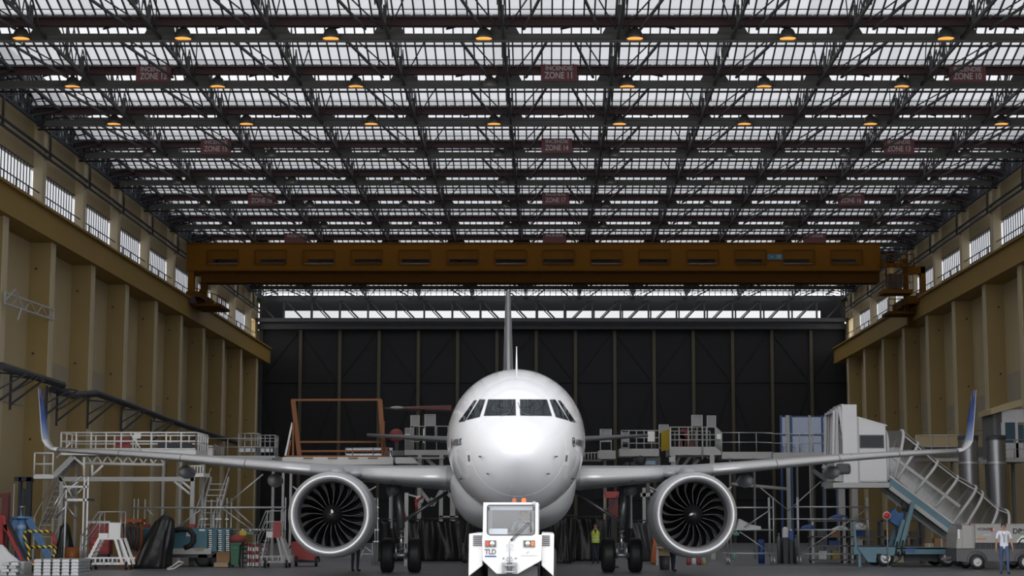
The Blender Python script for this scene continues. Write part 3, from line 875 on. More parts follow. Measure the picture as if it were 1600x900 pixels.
for sx in (-1, 1):
    secs = [section(*s, sx) for s in WST]
    wing = MB().loft(secs).build('wing', WINGM, ac, local=True)
    for a, b, nn in ((2.15, 5.1, 5), (6.75, 16.3, 9)):
        xs = np.linspace(a, b, nn)
        MB().loft([section(*wst(x), sx, sel=0.16, puff=0.018) for x in xs], caps=True).build('slat', SLATM, wing, local=True)
    for xx in (9.1, 11.5, 13.9):            # slat joints
        q = section(*wst(xx), sx, sel=0.16, puff=0.024)
        MB().tube(q, 0.012, 4).build('slat_joint', GASK, wing, local=True)
    # upturned tip
    tip = []
    for t in np.linspace(0, 1, 9):
        if t < 0.5:
            u = t / 0.5; a = u * R(82)
            x, z = 16.4 + 0.75 * math.sin(a) / math.sin(R(82)), 4.28 + 0.75 * (1 - math.cos(a))
        else:
            u = (t - 0.5) / 0.5; a = R(82)
            x, z = 17.15 + 0.36 * u, 4.28 + 0.75 * (1 - math.cos(R(82))) + 1.72 * u
        ch = 1.75 - 1.05 * t ** 0.8; yl = 20.0 + 1.55 * t; th = 0.11 - 0.03 * t
        pts = [(c, q * th) for c, q in reversed(UP)] + [(c, q * th) for c, q in LO[1:]]
        tip.append([Vector((sx * (x - q * ch * math.sin(a)), yl + c * ch, z + q * ch * math.cos(a))) for c, q in pts])
    wl = MB().loft(tip)
    n_up = len(UP)
    npts = len(tip[0])
    for fi in range(len(wl.f)):
        if fi < (len(tip) - 1) * npts and (fi % npts) < n_up - 2 and fi >= 3 * npts: wl.mi[fi] = 1
    wl.build('winglet', [PAINT, BLUE], wing, local=True)
    for xx, ln in ((4.1, 2.2), (8.35, 2.6), (11.7, 2.2)):
        s = wst(xx); c = (sx * xx, s[1] + s[2] * 0.55, s[3] - 0.42)
        MB().lathe([(0.0, 0.0), (0.13, 0.12), (0.22, 0.5), (0.25, 1.0), (0.2, 1.8), (0.08, ln + 0.3), (0, ln + 0.5)], c, 'y', 14).build('flap_track_fairing', WINGM, wing, local=True)
    # ---- engine
    ex, ey, ez = sx * 5.76, 11.3, 1.95
    eng = MB()
    prof_out = [(1.31, 0.22), (1.345, 0.5), (1.37, 0.9), (1.38, 1.4), (1.36, 2.2), (1.28, 3.1), (1.12, 4.0), (1.08, 4.2), (1.0, 4.2)]
    e0 = eng.lathe(prof_out, (ex, ey, ez), 'y', 64).build('engine_cowl', COWLM, ac, local=True)
    MB().lathe([(1.33, 0.235), (1.317, 0.21), (1.30, 0.16), (1.265, 0.07), (1.225, 0.015), (1.19, 0.0), (1.15, 0.02), (1.105, 0.10), (1.07, 0.22), (1.045, 0.36)], (ex, ey, ez), 'y', 64).build('intake_lip', LIPM, e0, local=True)
    MB().lathe([(1.045, 0.36), (1.025, 0.6), (1.02, 0.95), (1.03, 1.3), (0.0, 1.32)], (ex, ey, ez), 'y', 64).build('intake_duct', [DUCT], e0, local=True)
    MB().lathe([(1.028, 1.18), (0.0, 1.2)], (ex, ey, ez), 'y', 48).build('fan_backing', SPIN, e0, local=True)
    MB().lathe([(0.98, 4.1), (0.72, 4.9), (0.45, 5.3), (0.0, 5.4)], (ex, ey, ez), 'y', 32).build('core_nozzle', DUCT, e0, local=True)
    MB().lathe([(0.0, 0.42), (0.07, 0.45), (0.18, 0.6), (0.29, 0.85), (0.33, 1.0)], (ex, ey, ez), 'y', 32).build('spinner', SPIN, e0, local=True)
    # white comma painted on the spinner
    cm = []
    for k in range(9):
        t = k / 8; rr = 0.05 + 0.12 * t; an = R(60 if sx < 0 else 160) + 0.5 * t; w = 0.038 * math.sin(math.pi * min(1, 0.12 + t * 0.9)) + 0.002
        yy = 0.42 + (rr / 0.33) ** 1.3 * 0.42 - 0.06
        for q in (-1, 1):
            cm.append((ex + rr * math.cos(an) - q * w * math.sin(an), ey + yy, ez + rr * math.sin(an) + q * w * math.cos(an)))
    MB().add(cm, [(2 * k, 2 * k + 1, 2 * k + 3, 2 * k + 2) for k in range(8)]).build('spinner_mark', WHITEP, e0, local=True)
    NB = 20
    for k in range(NB):
        a0 = 2 * math.pi * k / NB + 0.1
        vs = []
        m = 8
        for i in range(m + 1):
            t = i / m; rr = 0.30 + 0.705 * t
            sw = a0 + sx * -1 * (0.30 * t * t - 0.22 * t)
            tw = R(28 + 34 * t); cw = 0.16 + 0.10 * math.sin(math.pi * (0.25 + 0.6 * t))
            for q in (-1, -0.88, 1):
                da = q * cw * math.sin(tw) / rr * 0.5
                vs.append((ex + rr * math.cos(sw + da), ey + 0.98 + q * sx * -1 * 0.5 * cw * math.cos(tw) * (1 if sx < 0 else -1), ez + rr * math.sin(sw + da)))
        bl = MB().add(vs, [(3 * i + 1, 3 * i + 2, 3 * i + 5, 3 * i + 4) for i in range(m)], smooth=True)
        bl.f += [(3 * i, 3 * i + 1, 3 * i + 4, 3 * i + 3) for i in range(m)]; bl.sm += [True] * m; bl.mi += [1] * m
        o = bl.build('fan_blade', [FANM, EDGEM], e0, local=True)
        so = o.modifiers.new('solid', 'SOLIDIFY'); so.thickness = 0.016
    # strakes, pylon
    for q in (-1, 1):
        an = R(90 - q * 56)
        c, s_ = math.cos(an), math.sin(an)
        MB().add([(ex + r * c + w * -s_, ey + y, ez + r * s_ + w * c) for w in (-0.012, 0.012) for r, y in ((1.33, 0.9), (1.62, 1.5), (1.6, 1.75), (1.33, 2.0))],
                 [(0, 1, 2, 3), (7, 6, 5, 4), (0, 4, 5, 1), (1, 5, 6, 2), (2, 6, 7, 3), (3, 7, 4, 0)]).build('strake', COWLM, e0, local=True)
    MB().loft([[Vector((ex + w * math.sin(t), y, zc + h * math.cos(t))) for t in [2 * math.pi * k / 16 for k in range(16)]] for y, w, h, zc in
               ((12.7, 0.1, 0.1, 3.24), (13.0, 0.27, 0.17, 3.28), (13.6, 0.3, 0.24, 3.28), (14.6, 0.28, 0.34, 3.22), (16.5, 0.24, 0.5, 3.0), (18.0, 0.1, 0.3, 3.0))]).build('pylon', COWLM, e0, local=True)
    MB().loft([[Vector((sx * (5.76 - 0.6) + 0.3 * math.sin(t) * k_, y, 3.30 + 0.13 * k_ * math.cos(t))) for t in [2 * math.pi * k / 12 for k in range(12)]] for y, k_ in ((13.6, 0.3), (13.9, 1.0), (14.6, 1.0))]).build('pylon_fillet', COWLM, e0, local=True)
    # ---- main gear
    gx_, gy = sx * 3.80, 17.0
    lg = MB().tube([(gx_ + sx * 0.15, gy, 2.95), (gx_, gy, 1.5)], [0.15, 0.13], 12).build('gear_strut', mat('gear_silver', (0.35, 0.36, 0.37), 0.35, 0.6), ac, local=True)
    MB().tube([(gx_, gy, 1.55), (gx_, gy, 0.58)], 0.085, 10).build('oleo', ALU, lg, local=True)
    MB().tube([(gx_ - 0.5, gy, 0.58), (gx_ + 0.5, gy, 0.58)], 0.09, 10).build('axle', MATS['gear_silver'], lg, local=True)
    MB().tube([(gx_, gy, 1.7), (gx_ - sx * 1.6, gy + 0.1, 2.75)], 0.06, 8).build('side_stay', MATS['gear_silver'], lg, local=True)
    for zz in (0.75, 0.95, 1.15, 1.35):
        MB().tube([(gx_ - 0.1, gy - 0.12, zz), (gx_ + 0.1, gy - 0.14, zz + 0.08)], 0.035, 6).build('torque_link', MATS['gear_silver'], lg, local=True)
    for q in (-1, 1):
        MB().tube([(gx_ + q * 0.17, gy - 0.1, 0.98), (gx_ + q * 0.17, gy - 0.12, 0.45)], 0.035, 6).build('brake_rod', ALU, lg, local=True)
        MB().tube([(gx_ + q * 0.09, gy - 0.1, 2.6), (gx_ + q * 0.06, gy - 0.12, 0.9)], 0.014, 5).build('hydraulic_line', GASK, lg, local=True)
    BOXL = MB().box(gx_ + sx * 0.28, gx_ + sx * 0.34, gy - 0.5, gy + 0.5, 1.5, 2.9).build('gear_door', WINGM, lg, local=True)
    for q in (-1, 1):
        cx = gx_ + q * 0.465
        wh = MB().lathe([(0.30, -0.17), (0.48, -0.225), (0.56, -0.19), (0.585, -0.1), (0.585, 0.1), (0.56, 0.19), (0.48, 0.225), (0.30, 0.17)], (cx, gy, 0.585), 'x', 36).build('tyre', BLACK, lg, local=True)
        MB().lathe([(0.0, -0.1), (0.2, -0.12), (0.3, -0.17), (0.3, 0.17), (0.2, 0.12), (0.0, 0.1)], (cx, gy, 0.585), 'x', 20).build('rim', MATS['gear_silver'], wh, local=True)
        for w in (-0.09, -0.03, 0.03, 0.09):
            MB().lathe([(0.587, w - 0.008), (0.588, w + 0.008)], (cx, gy, 0.585), 'x', 30).build('tread_groove', SPIN, wh, local=True)
    # ---- tailplane
    TS = [(0.6, 30.6, 4.2, 5.02, .1, -1), (3.5, 32.5, 2.9, 5.25, .095, -1), (6.22, 34.3, 1.6, 5.5, .09, -1)]
    MB().loft([section(*s, sx) for s in TS]).build('tailplane', mat('tailplane_grey', (0.13, 0.135, 0.14), 0.4), ac, local=True)
# ---- nose gear
ng = MB().tube([(0, 5.1, 2.2), (0, 5.0, 0.4)], 0.09, 10).build('nose_gear_strut', MATS['gear_silver'], ac, local=True)
for q in (-1, 1):
    MB().lathe([(0.2, -0.1), (0.34, -0.11), (0.38, -0.06), (0.38, 0.06), (0.34, 0.11), (0.2, 0.1), (0, 0.08)], (q * 0.25, 5.0, 0.38), 'x', 28).build('tyre', BLACK, ng, local=True)
MB().tube([(-0.3, 5.0, 0.38), (0.3, 5.0, 0.38)], 0.05, 8).build('axle', MATS['gear_silver'], ng, local=True)
# ---- fin (white leading edge, dark livery)
def finsec(z, yl, ch, th):
    pts = [(c, t * th) for c, t in reversed(UP)] + [(c, -t * th) for c, t in UP[1:]]
    return [Vector((t * ch * 0.8, yl + c * ch, z)) for c, t in pts]
MB().loft([finsec(5.9, 28.8, 6.2, .10), finsec(7.2, 30.2, 5.0, .10), finsec(11.95, 34.3, 2.4, .09)]).build('tail_fin', mat('fin_grey', (0.30, 0.31, 0.33), 0.3, coat=0.4), ac, local=True)
MB().tube([(0, 28.8, 5.9), (0, 30.2, 7.2), (0, 34.3, 11.95)], [0.09, 0.08, 0.05], 8).build('fin_leading_edge', SLATM, ac, local=True)

# ================================================================ TOW TRACTOR
ty = 41.0
TW = mat('tractor_white', (0.66, 0.66, 0.66), 0.35, coat=0.2)
tcx = X(799, ty, 840)
tr = thing('tow_tractor', (tcx, ty + 2, 0), 'white aircraft tow tractor with glazed cab in front of the nose', 'tow tractor')
def tx(px): return X(px, ty, 840)
def tz(py): return Z(py, ty)
# body: front shell with a sloped lower edge, two side pods, rear deck
poly = [(tx(753), tz(840)), (tx(754), tz(876)), (tx(776), tz(897)), (tx(809), tz(897)), (tx(846), tz(876)), (tx(847), tz(840))]
MB().prism(poly, 'y', ty, ty + 0.5).build('front_shell', TW, tr, bevel=0.02)
for s, a, b in ((-1, 732.5, 754), (1, 846, 866)):
    lo = 734 if s < 0 else 864.5
    x0, x1 = tx(a), tx(b)
    MB().prism([(tx(a), tz(834)), (tx(b), tz(833)), (tx(b), tz(884)), (tx(732 if s < 0 else 865), tz(901))] if s < 0 else [(tx(a), tz(833)), (tx(b), tz(834)), (tx(865), tz(901)), (tx(a), tz(884))], 'y', ty + 0.12, ty + 5.2).build('side_pod', TW, tr, bevel=0.02)
    gx0, gx1 = (tx(739), tx(753)) if s < 0 else (tx(844.5), tx(859))
    for k in range(6):
        zz = tz(837.5 + 2.9 * k)
        BOX(tr, 'grille_slot', GASK, gx0, gx1, ty + 0.095, ty + 0.13, zz - 0.011, zz + 0.011)
    # wheel inside the pod
    wx = tx(741) if s < 0 else tx(857)
    wh = MB().lathe([(0.3, -0.16), (0.5, -0.19), (0.56, -0.12), (0.56, 0.12), (0.5, 0.19), (0.3, 0.16)], (wx, ty + 1.5, 0.56), 'x', 28).build('tyre', BLACK, tr)
    MB().lathe([(0.0, 0.1), (0.3, 0.14), (0.3, -0.14), (0.0, -0.1)], (wx, ty + 1.5, 0.56), 'x', 16).build('rim', GREYP, wh)
    MB().lathe([(0.3, -0.16), (0.5, -0.19), (0.56, -0.12), (0.56, 0.12), (0.5, 0.19), (0.3, 0.16)], (wx, ty + 4.3, 0.56), 'x', 28).build('tyre', BLACK, tr)
BOX(tr, 'chassis', GASK, tx(762), tx(840), ty + 0.3, ty + 5.0, 0.3, 0.75)
BOX(tr, 'rear_deck', TW, tx(757), tx(842), ty + 1.9, ty + 3.4, 0.7, tz(842), bevel=0.03)
# cab: pillars, roof, sill, windscreen, back
cabp = [(754, 761.5), (835, 841)]
for a, b in cabp:
    MB().prism([(tx(a), tz(841)), (tx(b), tz(841)), (tx(b), tz(786)), (tx(a + 1), tz(785))], 'y', ty + 0.02, ty + 0.14).build('cab_pillar', TW, tr, bevel=0.01)
BOX(tr, 'cab_header', TW, tx(761), tx(836), ty + 0.02, ty + 0.12, tz(789.5), tz(785.5))
BOX(tr, 'cab_roof', TW, tx(755), tx(841), ty + 0.05, ty + 1.75, tz(786.5), tz(785), bevel=0.01)
BOX(tr, 'cab_sill', TW, tx(754), tx(847), ty + 0.01, ty + 0.12, tz(841), tz(835.5))
for a in (755, 840):
    BOX(tr, 'rear_pillar', TW, tx(a) - 0.03, tx(a) + 0.03, ty + 1.65, ty + 1.75, tz(842), tz(786))
BOX(tr, 'cab_back', mat('cab_pale_grey', (0.62, 0.64, 0.68), 0.5), tx(755), tx(841), ty + 1.75, ty + 1.8, tz(842), tz(786))
BOX(tr, 'rear_cab_window', GL_BACK, tx(766), tx(831), ty + 1.74, ty + 1.748, tz(832), tz(795))
BOX(tr, 'cab_floor', GASK, tx(757), tx(839), ty + 0.14, ty + 1.75, 0.9, 0.95)
for s in (0, 1):
    a = 755 if s == 0 else 840.5
    BOX(tr, 'side_window', GL_BACK, tx(a) - 0.006, tx(a) + 0.006, ty + 0.15, ty + 1.65, tz(836), tz(788))
WSG = glass('tractor_windscreen', (0.80, 0.84, 0.88), 0.16, rough=0.12)
fr_ = MB()
a, b, c, d = tx(761.3), tx(835.2), tz(835.8), tz(789.3)
fr_.tube([(a + .05, ty + .01, c), (b - .05, ty + .01, c), (b, ty + .01, c + .05), (b, ty + .01, d - .03), (b - .03, ty + .01, d), (a + .03, ty + .01, d), (a, ty + .01, d - .03), (a, ty + .01, c + .05)], 0.014, 6, closed=True)
fr_.build('windscreen_gasket', GASK, tr)
MB().add([(a, ty + .03, c), (b, ty + .03, c), (b, ty + .03, d), (a, ty + .03, d)], [(0, 1, 2, 3)]).build('windscreen', WSG, tr)
BOX(tr, 'sun_strip', mat('sun_strip_grey', (0.55, 0.58, 0.62), 0.5), tx(764), tx(833), ty + 0.12, ty + 0.13, tz(797), tz(791))
BOX(tr, 'dashboard', mat('dash_white', (0.7, 0.7, 0.72), 0.5), tx(763), tx(793), ty + 0.15, ty + 0.5, tz(836), tz(826), bevel=0.02)
MB().tube([(tx(816) + 0.19 * math.cos(t), ty + 0.62 + 0.05 * math.sin(t), tz(828) + 0.17 * math.sin(t)) for t in [2 * math.pi * k / 18 for k in range(18)]], 0.016, 6, closed=True).build('steering_wheel', GASK, tr)
BOX(tr, 'driver_seat', GASK, tx(806), tx(827), ty + 1.1, ty + 1.6, 0.95, 1.35)
for p0, p1 in (((798, 843.5), (824, 817)), ((801.5, 843.5), (827, 818.5)), ((824, 817), (829, 817.5)), ((829, 801), (829.3, 833))):
    TUBE(tr, 'wiper', GASK, [P(p0[0], p0[1], ty - 0.03), P(p1[0], p1[1], ty - 0.03)], 0.011, 5)
MB().lathe([(0.0, -0.02), (0.03, -0.02), (0.03, 0.02)], P(799.5, 843.5, ty - 0.01), 'y', 10).build('wiper_pivot', GASK, tr)
for a in (763.5, 833.5):
    PBOX(tr, 'mirror_clamp', GASK, a - 1.2, a + 1.6, 792, 797.5, ty - 0.02, 0.06)
# lamps
for s in (0, 1):
    a, b = (757.5, 775.5) if s == 0 else (817.5, 836)
    PBOX(tr, 'headlight_frame', mat('lamp_bezel', (0.28, 0.25, 0.22), 0.5), a, b, 844, 855, ty - 0.025, 0.04)
    PBOX(tr, 'headlight_recess', GASK, a + 1.2, b - 1.2, 845.2, 853.8, ty - 0.03, 0.02)
    hx = 769 if s == 0 else 824.5
    rx = 761.5 if s == 0 else 832
    MB().lathe([(0.0, -0.03), (0.035, -0.028), (0.058, -0.01), (0.06, 0.0)], P(hx, 849.5, ty - 0.03), 'y', 18).build('headlight', mat('headlight_glass', (0.55, 0.56, 0.56), 0.12, 0.5), tr)
    PBOX(tr, 'indicator', mat('indicator_red', (0.6, 0.06, 0.04), 0.3) if s == 0 else mat('indicator_orange', (0.65, 0.2, 0.05), 0.3), rx - 2.4, rx + 2.4, 846, 853, ty - 0.045, 0.02)
for a, m in ((803.5, mat('beacon_brown', (0.3, 0.07, 0.03), 0.3)), (818.5, mat('beacon_orange', (0.85, 0.14, 0.03), 0.25))):
    p = P(a, 785, ty + 0.5)
    MB().lathe([(0.0, 0.1), (0.04, 0.095), (0.058, 0.06), (0.06, 0.0)], p, 'z', 16).build('beacon', m, tr)
PBOX(tr, 'work_lamp', GREYP, 832, 837, 783.5, 787.5, ty - 0.03, 0.08)
# hitch and rod, lettering
hp = mat('hitch_grey', (0.33, 0.33, 0.34), 0.45, 0.4, var=0.3, scale=20)
PBOX(tr, 'hitch_plate', hp, 784, 808, 879, 896, ty - 0.06, 0.07)
for zz in (882, 892):
    PBOX(tr, 'hitch_jaw', hp, 788, 804, zz, zz + 2.5, ty - 0.2, 0.15)
MB().lathe([(0.0, -0.14), (0.055, -0.14), (0.055, 0.14), (0.0, 0.14)], P(796, 889, ty - 0.14), 'z', 12).build('hitch_pin', GASK, tr)
TUBE(tr, 'hitch_rod', hp, [P(796, 846, ty - 0.08), P(796, 884, ty - 0.08)], 0.011, 6)
MB().tube([P(796, 884 - 6, ty - .08), P(791.5, 875, ty - .08), P(793, 871, ty - .08), P(799, 871, ty - .08), P(800.5, 875, ty - .08)], 0.014, 6, closed=True).build('pin_handle', hp, tr)
for a in (786.5, 806): MB().lathe([(0.0, -0.012), (0.022, -0.012), (0.022, 0.0)], P(a, 872, ty), 'y', 10).build('bolt', hp, tr)
TD = mat('tld_print', (0.16, 0.16, 0.17), 0.5)
TEXT(tr, 'maker_lettering', 'TLD', TD, 0.155, (tx(766.5), ty - 0.006, tz(862.5)), width=tx(775.5) - tx(757.5), bold=0.006)
PBOX(tr, 'maker_underline', mat('blue_print', (0.03, 0.06, 0.22), 0.5), 757.5, 775.5, 868.2, 870.4, ty - 0.005, 0.004)
FN = mat('faint_print', (0.62, 0.60, 0.60), 0.5)
TEXT(tr, 'maker_lettering', 'TLD', FN, 0.15, (tx(796.5), ty - 0.006, tz(854)), width=tx(803) - tx(790), bold=0.002)
PBOX(tr, 'maker_underline', FN, 789, 805, 859, 860.4, ty - 0.005, 0.004)
PBOX(tr, 'operator_line', mat('operator_print', (0.45, 0.45, 0.46), 0.5), 814, 840, 867.4, 869, ty - 0.005, 0.004)
MB().prism([(tx(821.5), tz(865)), (tx(824), tz(861.5)), (tx(828), tz(861)), (tx(824.5), tz(865.5))], 'y', ty - 0.006, ty).build('operator_emblem', MATS['operator_print'], tr)
# ================================================================ PEOPLE
SKIN = mat('skin', (0.42, 0.24, 0.17), 0.6)
HAIR = mat('dark_hair', (0.02, 0.016, 0.014), 0.7)
SHOE = mat('black_shoe', (0.015, 0.015, 0.015), 0.5)
EYE = mat('eye_dark', (0.02, 0.015, 0.015), 0.3)
LIP = mat('lips', (0.32, 0.13, 0.11), 0.5)
def person(label, loc, rz, shirt, trousers, sleeves=0.55, pose='stand', H=1.72, group=None, vest=None, lanyard=False, head_down=0.0, arms=None):
    """one continuous skinned body; x right, y back (the figure faces -y before rz)"""
    k = H / 1.75
    root = thing('person', loc, label, 'person', group, rz=rz)
    V, E, Rr, names = [], [], [], {}
    def v(n, p, r, par=None, rx=None):
        V.append(Vector(p) * k); Rr.append((r * k, (rx or r) * k)); names[n] = len(V) - 1
        if par is not None: E.append((names[par], names[n]))
    sit = pose == 'sit'
    v('pelvis', (0, 0, 0.95), 0.125, None, 0.155)
    v('waist', (0, 0, 1.10), 0.11, 'pelvis', 0.145)
    v('chest', (0, 0.005, 1.30), 0.12, 'waist', 0.175)
    v('upper', (0, 0.01, 1.42), 0.09, 'chest', 0.15)
    v('neck', (0, 0.0, 1.50), 0.055, 'upper')
    hd = head_down
    v('jaw', (0, -0.02 - hd * .5, 1.57), 0.068, 'neck')
    v('head', (0, -0.015 - hd, 1.655), 0.088, 'jaw', 0.08)
    v('crown', (0, -0.005 - hd * 1.2, 1.705), 0.06, 'head', 0.055)
    step = 0.16 if pose == 'walk' else 0.0
    for s, nm in ((-1, 'l'), (1, 'r')):
        f = step * s
        if sit:
            v('hip' + nm, (s * 0.1, -0.04, 0.92), 0.095, 'pelvis')
            v('knee' + nm, (s * 0.13, -0.46, 0.94), 0.062, 'hip' + nm)
            v('calf' + nm, (s * 0.13, -0.47, 0.75), 0.052, 'knee' + nm)
            v('ank' + nm, (s * 0.13, -0.45, 0.53), 0.04, 'calf' + nm)
            v('toe' + nm, (s * 0.14, -0.62, 0.49), 0.038, 'ank' + nm)
        else:
            v('hip' + nm, (s * 0.095, 0.0, 0.86), 0.095, 'pelvis')
            v('thigh' + nm, (s * 0.1, -f * 0.4, 0.68), 0.08, 'hip' + nm)
            v('knee' + nm, (s * 0.1, -f * 0.8 - 0.01, 0.49), 0.06, 'thigh' + nm)
            v('calf' + nm, (s * 0.1, -f * 0.8 + 0.01, 0.34), 0.056, 'knee' + nm)
            v('ank' + nm, (s * 0.1, -f * 1.1 + 0.02, 0.09), 0.042, 'calf' + nm)
            v('heel' + nm, (s * 0.1, -f * 1.1 + 0.03, 0.045), 0.042, 'ank' + nm)
            v('toe' + nm, (s * 0.125, -f * 1.1 - 0.17, 0.035), 0.036, 'heel' + nm, 0.045)
        A = (arms or {}).get(nm) or [(0.245, 0.02, 1.15), (0.27, -0.05 - f * .5, 0.92)]
        el, wr = Vector(A[0]), Vector(A[1])
        v('sho' + nm, (s * 0.185, 0.01, 1.42), 0.065, 'upper')
        v('arm' + nm, ((s * 0.2 + s * el.x) / 2 + s * 0.01, el.y / 2, (1.42 + el.z) / 2), 0.052, 'sho' + nm)
        v('elb' + nm, (s * el.x, el.y, el.z), 0.043, 'arm' + nm)
        v('wri' + nm, (s * wr.x, wr.y, wr.z), 0.03, 'elb' + nm)
        d = (Vector((s * wr.x, wr.y, wr.z)) - Vector((s * el.x, el.y, el.z))).normalized()
        side = d.cross(Vector((1, 0, 0))).normalized()
        palm = Vector((s * wr.x, wr.y, wr.z)) + d * 0.06
        v('palm' + nm, palm, 0.026, 'wri' + nm, 0.032)
        for fi in range(4):
            ln = (0.075, 0.088, 0.082, 0.062)[fi]
            b = palm + d * 0.035 + side * (fi - 1.5) * 0.021
            m = b + d * ln * .5; e = m + d * ln * .4 + Vector((-s * 0.022, 0, 0))
            v('f%d' % fi + nm, b, 0.0095, 'palm' + nm); v('fm%d' % fi + nm, m, 0.009, 'f%d' % fi + nm); v('fe%d' % fi + nm, e, 0.0075, 'fm%d' % fi + nm)
        b = palm - d * 0.01 + side * -0.042
        v('t' + nm, b, 0.011, 'palm' + nm); v('te' + nm, b + d * 0.045 + side * -0.016, 0.0095, 't' + nm)
    me = bpy.data.meshes.new('skeleton')
    me.from_pydata([tuple(p) for p in V], E, [])
    o = bpy.data.objects.new('skeleton', me); col.objects.link(o)
    sk = o.modifiers.new('skin', 'SKIN'); sk.use_smooth_shade = True
    if not me.skin_vertices: me.skin_vertices.new()
    for i, sv in enumerate(me.skin_vertices[0].data):
        sv.radius = (Rr[i][1], Rr[i][0]); sv.use_root = (i == 0)
    sb = o.modifiers.new('sub', 'SUBSURF'); sb.levels = 1; sb.render_levels = 1
    bpy.context.view_layer.update()
    bm_ = bpy.data.meshes.new_from_object(o.evaluated_get(bpy.context.evaluated_depsgraph_get()))
    bpy.data.objects.remove(o); bpy.data.meshes.remove(me)
    bm_.name = 'body'; bm_.materials.clear()
    for m in (shirt, trousers, SKIN, SHOE): bm_.materials.append(m)
    segs = {nm: V[i] for nm, i in names.items()}
    for p in bm_.polygons:
        p.use_smooth = True
        c = p.center / k
        ax = abs(c.x)
        near = min(segs, key=lambda n_: (segs[n_] / k - c).length)
        if near[:3] in ('wri', 'pal', 'elb') or near[0] == 't' and near[:3] not in ('thi', 'toe') or near[0] == 'f':
            mi = 2 if (near[:3] != 'elb' or sleeves < 0.8) and (near[:3] != 'wri' or sleeves < 0.95) else 0
        elif near[:3] in ('nec', 'jaw', 'hea', 'cro') and not near.startswith('heel'): mi = 2 if c.z > 1.475 else 0
        elif near[:3] in ('toe', 'hee'): mi = 3
        elif near[:3] in ('hip', 'thi', 'kne', 'cal', 'ank'): mi = 1
        elif near == 'pelvis': mi = 1 if c.z < 0.93 else 0
        else: mi = 0
        p.material_index = mi
    link('body', bm_, root)
    hy = -0.015 - hd
    def L(p): return WM[root.name] @ (Vector(p) * k)
    hb = MB()
    pr = [(0.0, 0.108), (0.05, 0.098), (0.082, 0.065), (0.098, 0.015), (0.094, -0.045)]
    vs, n = [], 16
    for r, h in pr:
        for i in range(n):
            t = 2 * math.pi * i / n
            front = max(0, -math.sin(t))
            vs.append(tuple((Vector((r * 0.93 * math.cos(t), hy + 0.012 + r * 1.08 * math.sin(t) * (0.9 if front > 0 else 1), 1.655 + h + (front * 0.075 if h < 0.03 else 0)))) * k))
    hb.add(vs, [(j * n + i, j * n + (i + 1) % n, (j + 1) * n + (i + 1) % n, (j + 1) * n + i) for j in range(4) for i in range(n)], smooth=True)
    hb.build('hair', HAIR, root, local=True)
    for s in (-1, 1):
        MB().sphere(Vector((s * 0.032, hy - 0.079, 1.652)) * k, 0.011 * k, 8, 6).build('eye', EYE, root, local=True)
        MB().sphere(Vector((s * 0.084, hy + 0.01, 1.635)) * k, 0.026 * k, 8, 6, (0.35, 0.8, 1.1)).build('ear', SKIN, root, local=True)
    MB().loft([[tuple(Vector((x, y, z)) * k) for x, y, z in r] for r in (((-.008, hy - .083, 1.66), (.008, hy - .083, 1.66), (.006, hy - .07, 1.665)), ((-.017, hy - .09, 1.617), (.017, hy - .09, 1.617), (0, hy - .108, 1.622)), ((-.012, hy - .078, 1.608), (.012, hy - .078, 1.608), (0, hy - .085, 1.606)))]).build('nose', SKIN, root, local=True)
    MB().sphere(Vector((0, hy - 0.078, 1.582)) * k, 0.024 * k, 8, 6, (1, 0.4, 0.25)).build('mouth', LIP, root, local=True)
    if vest:
        rg = []
        for z, w, d in ((0.90, .185, .155), (1.0, .18, .15), (1.1, .175, .145), (1.2, .19, .15), (1.32, .20, .15), (1.42, .165, .115), (1.475, .10, .075)):
            rg.append([tuple(Vector((w * math.copysign(abs(math.cos(t)) ** .8, math.cos(t)), 0.005 + d * math.sin(t), z)) * k) for t in [2 * math.pi * i / 24 for i in range(24)]])
        vo = MB().loft(rg, caps=False).build('safety_vest', vest, root, local=True)
        for z in (1.02, 1.13):
            MB().loft([[tuple(Vector((.187 * math.copysign(abs(math.cos(t)) ** .8, math.cos(t)), 0.005 + .156 * math.sin(t), zz)) * k) for t in [2 * math.pi * i / 24 for i in range(24)]] for zz in (z, z + .045)], caps=False).build('reflective_band', mat('reflective_silver', (0.62, 0.66, 0.5), 0.4), vo, local=True)
        MB().add([tuple(Vector(p) * k) for p in ((-.055, -.128, 1.47), (.055, -.128, 1.47), (0, -.158, 1.26), (0, -.162, 1.27))], [(0, 1, 2), (0, 2, 3)]).build('vest_neckline', shirt, vo, local=True)
    if lanyard:
        MB().tube([Vector(p) * k for p in ((-0.06, -0.05, 1.49), (-0.045, -0.135, 1.36), (-0.01, -0.15, 1.18), (0.0, -0.15, 1.17), (0.02, -0.14, 1.3), (0.06, -0.06, 1.49))], 0.007 * k, 5).build('lanyard', GASK, root, local=True)
        MB().box(*[c * k for c in (-0.035, 0.025, -0.165, -0.155, 1.08, 1.17)]).build('badge', mat('badge_blue', (0.25, 0.35, 0.5), 0.4), root, local=True)
        MB().prism([(a * k, b * k) for a, b in ((-.05, 1.47), (.05, 1.47), (.075, 1.43), (0, 1.33), (-.075, 1.43))], 'y', -0.142 * k, -0.10 * k).build('collar', shirt, root, local=True)
    return root
POLO = mat('white_polo', (0.72, 0.72, 0.78), 0.7)
JEANS = mat('blue_jeans', (0.06, 0.10, 0.20), 0.8, var=0.3, scale=9)
NAVYW = mat('navy_workwear', (0.018, 0.022, 0.045), 0.8)
DARKT = mat('dark_jacket', (0.03, 0.03, 0.035), 0.8)
HIVIS = mat('hi_vis_yellow', (0.50, 0.62, 0.05), 0.6)
GREYS = mat('grey_shirt', (0.45, 0.46, 0.5), 0.8)
